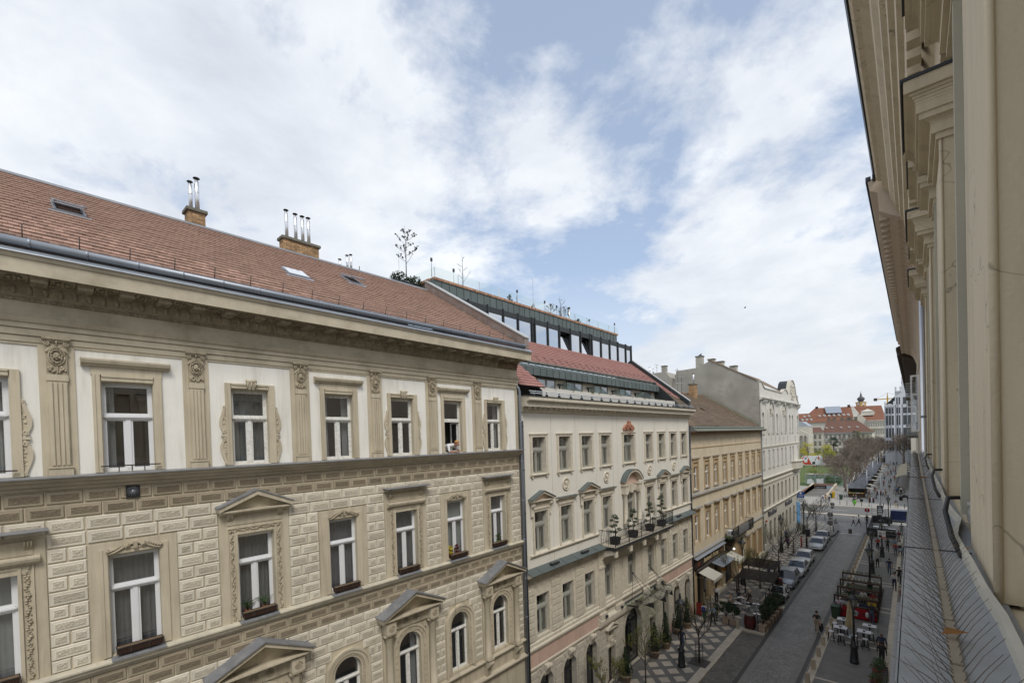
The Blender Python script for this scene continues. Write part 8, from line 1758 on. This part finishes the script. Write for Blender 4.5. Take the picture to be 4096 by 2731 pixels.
person(-3.66,75.0,.005,TO,RD,BK,'man in red t-shirt standing left of the poster lamp','phone','d',False,1.78,shoes=WSH);person(-2.69,75.5,.005,TO,BK,BK,'long haired woman in black with blue bag right of the poster lamp','walk','d',False,1.72,long=True,slim=True);person(-2.08,75.9,.005,AW,(.2,.27,.36),(.40,.27,.2),'person with sunglasses and light blue backpack near the pram','walk','r',False,1.7);person(-1.87,73.9,.005,TO,RD,DN,'child in red jumper beside the pram','walk2','d',True,1.5);person(-1.45,74.6,.005,TO,W_,BK,'man in white t-shirt pushing the grey pram','phone','d',False,1.78);person(-1.71,81.5,.005,TO,(.10,.015,.025),GR,'man in dark maroon hoodie behind the pram group','walk','d',True,1.8);person(-1.51,88.0,.005,TO,(.16,.16,.17),(.18,.18,.19),'man all in grey walking past the corner terrace','walk','d',False,1.8);person(-1.3,60.6,.005,AW,BK,BK,'dark dressed person hidden close to the ledge','walk','d',True,1.7)
t=thing('pram','grey and black pram pushed along the right pavement','pram',(-1.4,73.7,.005));part('basket',MB().ball((0,0,.75),.3,10,6,0,(.8,1.3,.7)),cloth((.25,.28,.33)),t);part('frame',MB().tube([(-.22,.5,1.05),(-.22,-.3,.25)],.018,5).tube([(.22,.5,1.05),(.22,-.3,.25)],.018,5).tube([(-.22,.3,.2),(-.22,-.1,.7)],.018,5).tube([(.22,.3,.2),(.22,-.1,.7)],.018,5),M_black,t);[part('wheel',MB().lathe((sx,sy,.15),[(.15,0),(.15,.04)],12,axis='x'),M_tyre,t)for sx in(-.26,.22)for sy in(-.35,.35)]
person(-7.6,92.5,-.05,R(90),W_,DN,'woman in white top and jeans crossing at the street end','walk','b',False,1.66);person(-6.95,93.3,-.05,R(90),W_,BK,'man in white sweater and black trousers crossing at the street end','walk','d',True,1.82);person(-5.95,94.5,0,TO,BK,BK,'person in black standing by the red sign','stand','d',True,1.8)
person(-12.97,32.8,.005,AW,NV,DN,'man in dark jacket with shoulder bag standing behind the hotel lamp','stand','k',True,1.76);person(-13.45,39.0,.005,AW,W_,(.03,.14,.10),'woman with blue backpack and green trousers walking away','walk','d',False,1.66);person(-12.67,38.7,.005,AW,BL,BK,'balding man in pale blue shirt with crossed straps walking away','walk2','g',True,1.78,bald=True);person(-12.8,40.1,.005,AW,(.05,.07,.05),BK,'person in dark green jacket in front of the blue shirted man','walk','d',True,1.74);t=thing('backpack','blue backpack of the woman in green trousers','backpack',(-13.45,38.82,1.15));part('bag',MB().bbox(-.15,.15,-.09,.09,-.18,.24,.05),cloth((.04,.05,.2)),t)
for i,(x,y,rz,c,hr,lab)in enumerate(((-12.6,43.3,R(90),(.36,.29,.22),'b','blond woman in beige top reading at the terrace table'),(-10.9,44.6,R(-90),(.28,.27,.24),'r','guest in grey shirt seated at the terrace with a bag on the chair'),(-12.5,45.5,R(90),BK,'d','guest in black at the rear terrace table'),(-11.6,45.6,TO,BK,'b','blond guest in black under the spreading tree'),(-9.75,42.5,R(180),BK,'d','guest in dark jacket beside the kerb planters'),(-9.6,43.6,R(180),RD,'r','guest in red top beside the kerb planters'))):person(x,y,.006,rz,c,BK,lab,'sit',hr,True,1.7,group='seated terrace guests',long=i==0)
person(-14.0,43.9,.006,TO,W_,BK,'waiter in white shirt at the restaurant door','stand','d',True,1.78);person(-11.9,54.6,.006,TO,BL,DN,'person in pale blue shirt behind the second pergola','stand','r',True,1.74);person(-11.6,71.7,.006,R(90),(.45,.06,.08),RD,'woman in red with a backpack talking by the parked cars','stand','r',False,1.66);person(-10.95,71.5,.006,R(-90),BK,BK,'man in black talking to the woman in red','stand','d',True,1.8);person(-12.9,70.2,.006,AW,(.1,.03,.1),NV,'dark dressed walker near the white house wall','walk','d',True,1.7);person(-13.9,74.4,.006,AW,(.03,.06,.22),BK,'walker in a blue jacket close to the white house','walk','d',True,1.72)
pc=[BK,W_,RD,NV,GR,DN,KH,(.12,.2,.3),(.4,.12,.1),(.15,.15,.16)];rg=random.Random(21);hs='ddrbg'
CN={c:n for c,n in zip(pc,'black white red navy grey denim khaki teal orange charcoal'.split())}
FP=[(-15.27,120.8),(-14.65,120),(-14.05,120.3),(-9.96,122.6),(-9.5,122.4),(-5.43,134.6),(-4.98,134.8),(-6.49,130.3),(-2.81,117.4),(-6.4,191),(-6,202),(-4.4,192),(-3.7,192.4),(-5,167.6),(-4.4,173.9),(-4.7,147.4),(-8.8,233.7),(-8,233.9),(-7.6,128.6),(-7.9,133.5),(-7.2,140),(-6.9,152),(-6.2,158),(-5.2,161),(-6.8,178),(-7.1,183),(-5.6,210),(-5.1,222),(-7.3,226),(-6.3,244),(-5.5,250),(-7.8,256),(-6.9,262),(-5.8,270),(-3.4,148.5),(-2.9,149.5),(-3.1,142),(-2.4,141),(-5.7,196),(-4.9,205),(-7.6,268),(-8.4,275)]
for i,(x,y)in enumerate(FP):
 c=W_ if i==0 else(.5,.3,.03)if i==1 else(.5,.5,.48)if i==2 else(NV if i==8 else rg.choice(pc));tr=rg.choice((BK,DN,NV,KH));person(x,y,.045,rg.uniform(0,6.3),c,tr,('passer-by in white on the far kerb by the underpass','passer-by in mustard top on the far kerb','passer-by in pale top following the mustard one','person in pale shirt beside the motorbikes','person in pink beside the motorbikes')[i]if i<5 else 'man in navy t-shirt and shorts on the far kerb' if i==8 else '%s walker on the plaza in %s top and %s trousers'%('near' if y<145 else 'distant' if y<190 else 'very distant',CN[c],CN[tr]),rg.choice(('walk','walk2','stand')),rg.choice(hs),rg.random()<.5,rg.uniform(1.6,1.84),group='walkers on the plaza' if i>4 and i!=8 else None)
for i,(x,y)in enumerate(((-36.5,226),(-36,226.5),(-35.2,227),(-32,229),(-31.5,228),(-31,229),(-30.5,230),(-36.5,206),(-35.9,205),(-38.2,215))):person(x,y,-.2,i*1.1,rg.choice(pc),BK,'person sitting on the lawn in a loose group','sit',rg.choice(hs),True,1.7,group='people resting on the lawn')
t=thing('person','blond man in white t-shirt leaning out of the open upper window','person',(-14.9,12.75,15.5));J=dict(pelvis=(-.42,-.12,.12,.15),waist=(-.22,-.06,.22,.14),chest=(.08,.02,.30,.155),neck=(.25,.07,.34,.06),head=(.37,.12,.37,.095),crown=(.42,.13,.45,.075),nose=(.475,.15,.34,.016),chin=(.42,.13,.29,.05));B=[('pelvis','waist',1),('waist','chest',1),('chest','neck',1),('neck','head',0),('head','crown',0),('head','nose',0),('head','chin',0)]
for s,q in((-1,'L'),(1,'R')):
 J.update({'sh'+q:(.14,.02+s*.19,.27,.07),'el'+q:(.22,.06+s*.26,.04,.05),'wr'+q:(.38,.12+s*.1,.045,.036),'ha'+q:(.4,.14-s*.0,.05+.08*(s>0),.036),'hip'+q:(-.5,-.12+s*.1,0,.11),'kn'+q:(-.52,-.12+s*.1,-.45,.08),'an'+q:(-.6,-.12+s*.1,-.9,.05)});B+=[('chest','sh'+q,1),('sh'+q,'el'+q,1),('el'+q,'wr'+q,0),('wr'+q,'ha'+q,0),('pelvis','hip'+q,2),('hip'+q,'kn'+q,2),('kn'+q,'an'+q,2)];fingers(J,B,'ha'+q,(.4,-s,.2),s)
o=part('body',body_mesh(J,B,0),None,t);[(setattr(o.material_slots[i],'link','OBJECT'),setattr(o.material_slots[i],'material',m_))for i,m_ in enumerate((mat('rosy_skin',(.45,.23,.16),.6,.06,8),cloth((.68,.68,.68)),cloth(NV),SHO))];part('hair',MB().ball((.36,.11,.45),.115,10,7,0,(1,1,.75)),mat('sandy_hair',(.45,.25,.10),.6,.2,20),t)
# plaza: underpass, glass shelter, huts, hoarding
UP=thing('underpass_entrance','sunken stone underpass entrance with dark sign band on the plaza','underpass',(-18.5,140,0));M_rst=mat('reddish_stone',(.30,.19,.145),.85,.2,1.5,.3,10,dirt=(.17,.10,.08),dscale=1,damt=.5)
def U(n,m_,*a):return put(n,MB().box(*a),m_,UP)
U('left_wall',M_rst,-21.2,-20.9,128.4,151,-5.5,.9);U('right_wall',M_rst,-16.0,-15.7,128.4,151,-5.5,.2);U('floor',M_gr,-20.9,-16,128.4,151,-5.6,-5.5);U('back',M_room,-20.9,-16,150.5,150.9,-5.5,-1.3)
lp=put('parapet',MB().prism([(-16.1,128.6,0),(-16.1,150,1.3),(-16.1,150,-.3),(-16.1,128.6,-.3)],(.45,0,0)).prism([(-21.3,128.6,0),(-21.3,150,1.3),(-21.3,150,-.3),(-21.3,128.6,-.3)],(.4,0,0)),M_pale,UP,fixn=True);rg=random.Random(3)
for i in range(6):put('lintel_stone',MB().box(-20.9+.82*i,-20.09+.82*i,149.9+.03*(i%2),150.5,-1.25,1.1),M_rst,UP)
sb_=U('sign_band',M_dwood,-20.6,-18.1,149.8,149.9,-.62,.55);U('sign_panel',mat('pale_blue_panel',(.36,.45,.52),.5,.05,2),-18.05,-16.4,149.8,149.9,-.62,.55)
put('lettering',text_mesh('Erzsébet Parkoló',.3,M_white,.004),None,sb_,(-19.5,149.79,.08),rot=FACE_S);put('lettering',text_mesh('Garage and Restaurant',.16,M_white,.004),None,sb_,(-19.6,149.79,-.25),rot=FACE_S)
SH=thing('glass_shelter','long green glass shelter with white prints above the underpass','glass shelter',(-20,158,.05));G_sh=glass('green_shelter_glass',(.70,.82,.76),.15,.05)
for i in range(5):
 x=-23.7+2.35*i;put('frame',MB().box(x-.06,x+.06,154.9,155.02,0,3.0).box(x-.06,x+.06,154.9,160,3.0,3.12).box(x-.06,x+.06,159.9,160.02,0,3.0),M_zinc,SH)
 if i<4:put('roof_pane',MB().box(x+.08,x+2.27,154.9,160,3.06,3.08),glass('roof_pane',(.35,.62,.52),.2,.1),SH);put('wall_pane',MB().box(x+.08,x+2.27,154.95,154.97,.1,2.9),G_sh,SH);put('rear_pane',MB().box(x+.08,x+2.27,159.95,159.97,.1,2.9),G_sh,SH)
 if i<2:put('window_print',MB().prism([(x+.3,154.93,.4),(x+2.0,154.93,.4),(x+2.0,154.93,1.2+i),(x+1.4,154.93,1.9),(x+.5-.2*i,154.93,1.7+.3*i)],(0,.005,0)),M_white,SH,fixn=True)
M_huttile=mat('dark_hut_tile',(.11,.115,.13),.6,.15,6,rnd=.15);M_hutw=mat('brown_hut_board',(.10,.065,.045),.8,.2,4)
def hut0():
 t=thing('market_hut','x','hut',(0,0,0),0,'market huts on the promenade')
 part('walls',MB().box(-1.5,1.5,.9,1.0,0,2.2).box(-1.5,-1.42,-1,.9,0,2.2).box(1.42,1.5,-1,.9,0,2.2).box(-1.42,1.42,-.9,-.8,0,.9),M_hutw,t);part('counter',MB().box(-1.6,1.6,-1.25,-.75,.9,.96),M_stw,t);part('inside',MB().box(-1.42,1.42,.6,.9,.0,2.1),M_room,t)
 for i in range(6):
  for j in range(5):part('roof_tile',cached(('htile',),lambda:MB().prism([(0,0,0),(.54,0,.0),(.54,0,.07),(.27,0,.1),(0,0,.07)],(0,.5,.2)),M_huttile),None,t,(-1.65+.55*i,-1.4+.52*j,2.15+.19*j))
 part('flap',MB().prism([(1.7,-1.3,2.3),(1.7,1.2,2.3),(1.7,1.2,2.34),(1.7,-1.3,2.34)],(1.3,0,-.25)),M_awn,t);return freeze(t)
HU=hut0();UH=set()
for i,(x,y)in enumerate(((-10,131.5),(-10.1,140),(-10.2,152.5),(-10.2,164),(-10,173.5),(-10.2,186),(-10.4,199),(-10.5,212),(-11.5,270))):place(HU,UH,x,y,0,('nearest tile roofed market hut with goods on its counter','second market hut in the row, with a cream side flap','third market hut in the row','fourth market hut in the row','fifth market hut in the row','sixth market hut in the row','seventh market hut in the row','eighth market hut in the row','lone market hut at the far end of the promenade')[i]).location.z=.045
rg=random.Random(9)
for i in range(16):t=tag(put('market_goods',MB().ball((0,0,.12),.16,7,5,0,(1.2,1,.8)),cloth(rg.choice(((.5,.45,.4),(.35,.2,.08),(.2,.25,.1),(.5,.35,.1)))),None,(-11.3+.17*i,130.35+.1*(i%2),1.0)),'heap of market goods on the nearest hut counter','market goods','goods on the hut counter')
HO=thing('advertising_wall','rounded red and white advertising wall behind the lawn','billboard',(-34.5,243.5,.07))
def rr(xa,xb,za,zb,r,n=6):return[(xb-r+r*cos(a),za+r+r*sin(a))for a in[-pi/2+pi/2*i/n for i in range(n+1)]]+[(xb-r+r*cos(a),zb-r+r*sin(a))for a in[pi/2*i/n for i in range(n+1)]]+[(xa+r+r*cos(a),zb-r+r*sin(a))for a in[pi/2+pi/2*i/n for i in range(n+1)]]+[(xa+r+r*cos(a),za+r+r*sin(a))for a in[pi+pi/2*i/n for i in range(n+1)]]
put('board',MB().prism([(x,243,z)for x,z in rr(-38.6,-30.4,.1,4.3,1.3)],(0,.8,0)),M_white,HO,fixn=True);rr_=mat('ad_red',(.48,.06,.03),.6,.03,2)
put('red_print',MB().prism([(-38.3,242.98,1.2),(-37.4,242.98,.3),(-34.6,242.98,.3),(-36.2,242.98,4.1),(-37.5,242.98,4.1),(-38.3,242.98,3.4)],(0,.01,0)).prism([(-32.4,242.98,2.8),(-31.6,242.98,2.6),(-31.9,242.98,4.0),(-32.3,242.98,4.0)],(0,.01,0)),rr_,HO,fixn=True);put('white_ring',MB().lathe((-36.9,242.97,3.0),[(.95,0),(.95,-.01)],20,axis='y').box(-37.5,-36.3,242.955,242.97,1.3,2.4),M_white,HO);put('blue_print',MB().prism([(-37.3,242.94,2.7),(-36.5,242.94,2.9),(-36.6,242.94,3.4),(-37.3,242.94,3.3)],(0,.01,0)),cloth((.03,.04,.15)),HO,fixn=True);put('dark_print',MB().prism([(-34.6,242.97,.4),(-33.4,242.97,.5),(-33.2,242.97,1.5),(-34.2,242.97,1.7)],(0,.01,0)).prism([(-33.6,242.97,1.7),(-33.4,242.97,1.7),(-32.6,242.97,3.8),(-32.8,242.97,3.8)],(0,.01,0)),M_dwood,HO,fixn=True)
for i,(x,y,h)in enumerate(((-8.1,130.6,6.5),(-8.9,165.9,6.5),(-9.1,192.8,6.5),(-9.4,214,7),(-9.2,232,7),(-9,252,7),(-5.7,273,7))):t=thing('plaza_mast','grey light mast %s along the huts'%('nearest','second','third','fourth','fifth','sixth','last')[i],'light mast',(x,y,.04),0,'light masts along the market huts');part('mast',MB().cyl((0,0,0),.07,h,8),M_zinc,t);part('arm',MB().box(0,.9,-.04,.04,h*.72,h*.74).box(-.6,0,-.04,.04,h*.9,h*.92),M_zinc,t)
t=thing('bicycle_rack','row of black hoop bicycle stands leading to the underpass wall','bicycle rack',(-13.2,127,.04));[part('hoop',MB().tube([(.0+.32*k,.9*k,0),(.0+.32*k,.9*k,.6),(.25+.32*k,.9*k,.8),(.5+.32*k,.9*k,.6),(.5+.32*k,.9*k,0)],.03,5),M_black,t)for k in range(10)]
t=thing('litter_bin','bright green litter bin on the far kerb','bin',(-9.33,116.7,.04));part('drum',MB().bbox(-.28,.28,-.25,.25,.35,1.1,.06),mat('bright_green',(.12,.35,.05),.5,.05,3),t);part('pole',MB().cyl((0,0,0),.05,.4,6),M_iron,t)
t=thing('post_box','yellow post box beside the underpass parapet','post box',(-14.1,127.9,.04));part('column',MB().bbox(-.25,.25,-.2,.2,.0,1.5,.05).box(-.3,.3,-.22,.22,.65,.75),mat('signal_yellow',(.55,.33,.02),.5,.05,3),t)
for i,(x,y,c,lab)in enumerate(((-9.3,123.4,NV,'blue motor scooter parked by the nearest market hut'),(-1.6,129.5,BK,'black motorbike at the right edge of the plaza'),(-1.7,132,BK,'second black motorbike behind the first'))):
 t=thing('motorbike',lab,'motorbike',(x,y,.04),.4);part('body',MB().tube([(-.6,0,.5),(-.2,0,.75),(.3,0,.8),(.6,0,.55)],[.1,.16,.14,.06],7).tube([(.45,-.3,1.05),(.5,0,1.0),(.45,.3,1.05)],.02,5).tube([(.5,0,1),(.72,0,.32)],.03,5),cloth(c),t);[part('wheel',MB().lathe((wx,-.05,.31),[(.2,0),(.31,.01),(.31,.09),(.2,.1)],14,axis='y'),M_tyre,t)for wx in(-.68,.72)]
for k,(x,y)in enumerate(((-3,150),(-2.6,146),(-3,142),(-2.5,138))):t=thing('terrace_set','dark cafe table set %s on the right of the plaza'%('farthest','third','second','nearest')[k],'table',(x,y,.04),0,'dark cafe tables on the plaza');part('table',MB().box(-.9,.9,-.5,.5,.7,.76).box(-.05,.05,-.05,.05,0,.7),M_stw,t);part('bench',MB().box(-.9,.9,-1.1,-.8,.4,.46).box(-.8,-.7,-1.1,-.8,0,.4).box(.7,.8,-1.1,-.8,0,.4),M_stw,t)
# far buildings
M_cr=mat('far_cream_render',(.56,.545,.47),.9,.05,.3);M_br=mat('far_brown_roof',(.15,.085,.065),.9,.12,.5,detail=8);M_rr=mat('far_red_roof',(.20,.095,.062),.9,.12,.4,detail=8);M_fw=mat('far_window',(.07,.075,.08),.4,.1,2)
def fwin(par,xs,z,w,h,y,hood=True):
 for x in xs:
  o=put('window',cached(('fw',w,h),lambda:MB().box(-w/2,w/2,-.02,.1,0,h),M_fw),None,par,(x,y,z));put('window_frame',cached(('fwf',w,h,hood),lambda:MB().box(-w/2-.2,-w/2,-.06,.0,-.1,h+.1).box(w/2,w/2+.2,-.06,.0,-.1,h+.1).box(-.06,.06,-.05,.0,0,h).box(-w/2,w/2,-.05,0,h*.6,h*.66).box(-w/2-.35,w/2+.35,-.2,0,h+.3,h+.45 if hood else h+.31),M_cr),None,o,(x,y,z))
def dorm(par,pts,y,w=.9,h=.9):[put('roof_window',cached(('dorm',w,h),lambda:MB().prism([(-w/2,0,0),(w/2,0,0),(w/2-.5,0,h),(-w/2-.5,0,h)],(0,.2,.1)),MATS['pale_zinc']),None,par,(x,y+.9*(z-zb),z))for x,z,zb in pts]
FB=thing('cream_palace','long cream building with dark brown hipped roof behind the park','building',(-32,300,0));put('wall',MB().box(-36.8,-16,300,318,0,13.8),M_cr,FB);put('roof',MB().add([(-37.4,299.4,13.9),(-15.5,299.4,13.9),(-15.5,318,13.9),(-37.4,318,13.9),(-38.0+1.8,307.5,21.2),(-23,307.5,20.8)],[(0,1,5,4),(1,2,5),(2,3,4,5),(3,0,4)]),M_br,FB);put('ledge',MB().box(-36.8,-16,299.7,300,10.4,10.6).box(-37.2,-15.6,299.3,300,13.7,14.0),M_zinc,FB)
xs=[-35.7+2.0*i for i in range(9)];[fwin(FB,xs,z,.9,1.9,299.95)for z in(11,7.3,3.5)];[chimney(FB,x,x+1.4,307,308,20.5,22.2,'chimney',False,M_conc)for x in(-36,-33.5,-30,-27.5,-26.3,-24)];dorm(FB,[(x,16.5,14)for x in(-37+1.5,-33,-29,-25.5,-22)],299.6,.8,.6)
FC=thing('cream_side_wing','lower cream wing left of the long palace, with small hipped roof','building',(-40.5,299,0));put('wall',MB().box(-46,-36.9,299,312,0,14.4),M_cr,FC);put('roof',MB().add([(-46,298.5,14.5),(-36.4,298.5,14.5),(-38.8,303,17.3),(-46,303,17.3)],[(0,1,2,3)]),M_br,FC);[fwin(FC,(-43,-40.7,-38.5),z,1.0,2.1,298.95)for z in(11,7.3,3.5)]
FD=thing('portico_building','classical grey building with pediment at the left of the park','building',(-46,281,0));put('wall',MB().box(-58,-41.3,281,297,0,14),M_cr,FD);put('pediment',MB().prism([(-48.5,280,14.1),(-41.1,280,14.1),(-44.9,280,16.2)],(0,3,0)),M_wh4b,FD,fixn=True);put('attic',MB().box(-58,-41.4,284,296,14,17.8),M_wh4b,FD);put('roof',MB().prism([(-58,284,17.8),(-41.2,284,17.8),(-44.4,284,20.6),(-58,284,20.6)],(0,12,0)),M_zinc,FD,fixn=True);[put('column',MB().lathe((x,280.4,0),[(.5,0),(.42,12.6),(.6,13)],12),M_wh4b,FD)for x in(-47.6,-45.4,-43.4,-41.8)];put('architrave',MB().box(-48.5,-41.1,280,281,13,14.1),M_wh4b,FD)
FE=thing('red_roof_block','big block with steep red roof and many roof windows','building',(-38,370,0));put('wall',MB().box(-58,-13,361,385,0,20.8),M_cr,FE);put('roof',MB().add([(-59,360,20.8),(-13,360,20.8),(-13,386,20.8),(-59,386,20.8),(-50.3,371,30.8),(-15,371,30.2)],[(0,1,5,4),(1,2,5),(2,3,4,5),(3,0,4)]),M_rr,FE);put('roof_glazing',MB().prism([(-43.2,365,28.2-1.8),(-34.6,365,28.0-1.8),(-36.2,370,30.7),(-44.8,370,30.9)],(0,-.3,.4)),M_zinc,FE,fixn=True)
dorm(FE,[(x,24.6,20.8)for x in(-46.5,-43.8,-41.2,-38.6,-36,-33.4,-31)]+[(x,22.4,20.8)for x in(-56,-53.5,-51)]+[(-52.5,24.8,20.8),(-55,24.6,20.8)],360.2,1.3,1.1);put('fire_wall',MB().prism([(-30.2,362,21),(-26.2,362,21),(-26.2,362,24.9),(-30.2,371,30.6)],(.6,0,.4)),M_cr,FE,fixn=True);[put('roof_fan',MB().cyl((x,371,30.4),.8,1.4,10),M_iron,FE)for x in(-49.3,-31.6)]
FG=thing('pale_corner_building','pale rendered building with red roof and roof cabin before the church','building',(-18,331,0));put('wall',MB().box(-19.6,-8,330,352,0,20.2),M_cr,FG);put('gable_wall',MB().prism([(-27.5,331,0),(-19.6,331,0),(-19.6,331,20.4),(-23.2,331,24.2),(-27.5,331,20.6)],(0,18,0)),M_wh4b,FG,fixn=True);put('roof',MB().prism([(-19.8,329.6,20.3),(-8,329.6,20.3),(-8,337,24),(-23.1,337,24.2)],(0,.3,.1)),M_rr,FG,fixn=True);put('roof_cabin',MB().box(-22.8,-17,334,340,23.4,25.8).prism([(-23,333.8,25.8),(-16.8,333.8,25.8),(-19.9,337,27.2)],(0,6,0)),M_cr,FG,fixn=True);[fwin(FG,[-18.9+1.05*i for i in range(8)],z,.5,1.8,329.95,False)for z in(17,12.6)];put('ledge',MB().box(-19.8,-8,329.5,330,15.6,16).box(-19.8,-8,329.5,330,20,20.4),M_wh4b,FG)
CT=thing('church_tower','yellow church tower with clocks and dark onion dome','church tower',(-30.6,450,0),R(45));M_ct=mat('church_yellow',(.48,.33,.15),.9,.08,.5);part('shaft',MB().box(-2.3,2.3,-2.3,2.3,0,36).box(-2.6,2.6,-2.6,2.6,36.0,36.7),M_ct,CT);part('dome',MB().lathe((0,0,36.7),[(2.4,0),(1.5,.6),(2.0,1.2),(2.55,2.2),(2.3,3.1),(1.4,3.9),(.7,4.6),(.5,5.3),(.8,5.7),(.35,6.4),(.15,7.2),(.2,7.5),(.05,8.6)],14),mat('slate_dome',(.085,.085,.09),.5,.1,1),CT)
for i in range(4):d_=Matrix.Rotation(i*pi/2,4,'Z');part('clock_face',MB().lathe((0,-2.32,35.2),[(.8,0),(.8,-.06)],14,axis='y').xf(d_),M_white,CT);part('clock_hand',MB().box(-.05,.05,-2.42,-2.4,35.2,35.8).box(0,.4,-2.42,-2.4,35.15,35.25).xf(d_),M_black,CT);part('belfry_opening',MB().prism([(x,-2.35,z)for x,z in[(-.65,31.6),(.65,31.6)]+arch_pts(0,33.4,.65,6)],(0,.1,0)).xf(d_),M_room,CT,fixn=True)
CN=thing('tower_crane','yellow tower crane beyond the white department store','crane',(-16.1,500,0));M_cn=mat('crane_yellow',(.45,.26,.03),.6,.1,1);part('mast',MB().box(-.5,.5,-.5,.5,0,40),M_cn,CN);part('jib',MB().box(-9.2,14,-.35,.35,40,40.7),M_cn,CN);part('cabin_top',MB().prism([(-.5,0,40.7),(.5,0,40.7),(.15,0,45.4),(-.15,0,45.4)],(0,.4,0)),M_cn,CN,fixn=True);part('counterweight',MB().box(-9.2,-6.8,-.6,.6,39,41.4),M_iron,CN);part('cable',MB().tube([(0,0,45.3),(12,0,40.8)],.06,4).tube([(0,0,45.3),(-8,0,40.8)],.06,4),M_iron,CN)
WD=thing('white_department_store','tall white art nouveau department store with stepped towers','building',(-4,262,0));M_wd=mat('cool_white_stone',(.56,.58,.62),.8,.05,.4)
for k,(xa,xb,zt,g)in enumerate(((-9.5,-5.9,25.2,1),(-5.9,-3.7,31.5,1),(-3.7,1.5,35.5,0))):
 put('tower_front',MB().box(xa,xb,260+k*.3,275,0,zt),M_wd,WD);n=3 if k!=1 else 2;st=(xb-xa-.6)/n
 for i in range(n):
  for(z,h)in((6,4.2),(11.5,4.2),(17,4.2),(22,2.6))+(((26,3),)if k else()):put('window',cached(('wdw',k,h),lambda:MB().box(.15,st-.15,-.04,.2,0,h),M_fw),None,WD,(xa+.3+st*i,260+k*.3,z));put('window_pier',cached(('wdp',),lambda:MB().box(-.12,.12,-.25,0,0,21),M_wd),None,WD,(xa+.3+st*i,260+k*.3,5))
 if g:c_=(xa+xb)/2;r_=(xb-xa)/2-.4;put('arched_gable',MB().prism([(x,259.8,z)for x,z in arch_pts(c_,zt-.2,r_,10)],(0,3,0)),M_wd,WD,fixn=True)
 for x in(xa+.3,xb-.3):put('pinnacle',MB().box(x-.3,x+.3,259.7,260.5,zt,zt+1.6).ball((x,260.1,zt+1.9),.38,7,5),M_wd,WD)
put('roof',MB().prism([(-9,264,26.5),(-3,264,33),(-3,264,24),(-9,264,24)],(0,8,0)),M_slated,WD,fixn=True)
FH=thing('far_red_house','sliver of a red roofed house behind the white gable house','building',(-66,385,0));put('wall',MB().box(-80,-56.5,385,395,0,24),M_cr,FH);put('roof',MB().prism([(-80,384,24),(-56,384,24),(-56,390,28),(-80,390,28)],(0,.5,0)),M_rr,FH,fixn=True)
struct('horizon_box',MB().box(-400,400,640,660,-1,14),M_gr)  # unseen box behind the far buildings, put there to hide the horizon
for i,(x,y,s_)in enumerate(((-13.2,143,1.0),(-14.2,152,1.1),(-15.2,186,1.2),(-12.5,196,1.15),(-17,212,1.3),(-12.8,236,1.3),(-10.5,246,1.35),(-8,262,1.4),(-6.8,274,1.3),(-15,278,1.5),(-10,282,1.5),(-19.5,245,1.3),(-20.5,262,1.4))):place((TA,TB)[i%2],US,x,y,i*2.1+.5,'leafless plaza tree merging into the grey thicket of twigs behind the huts',s_)
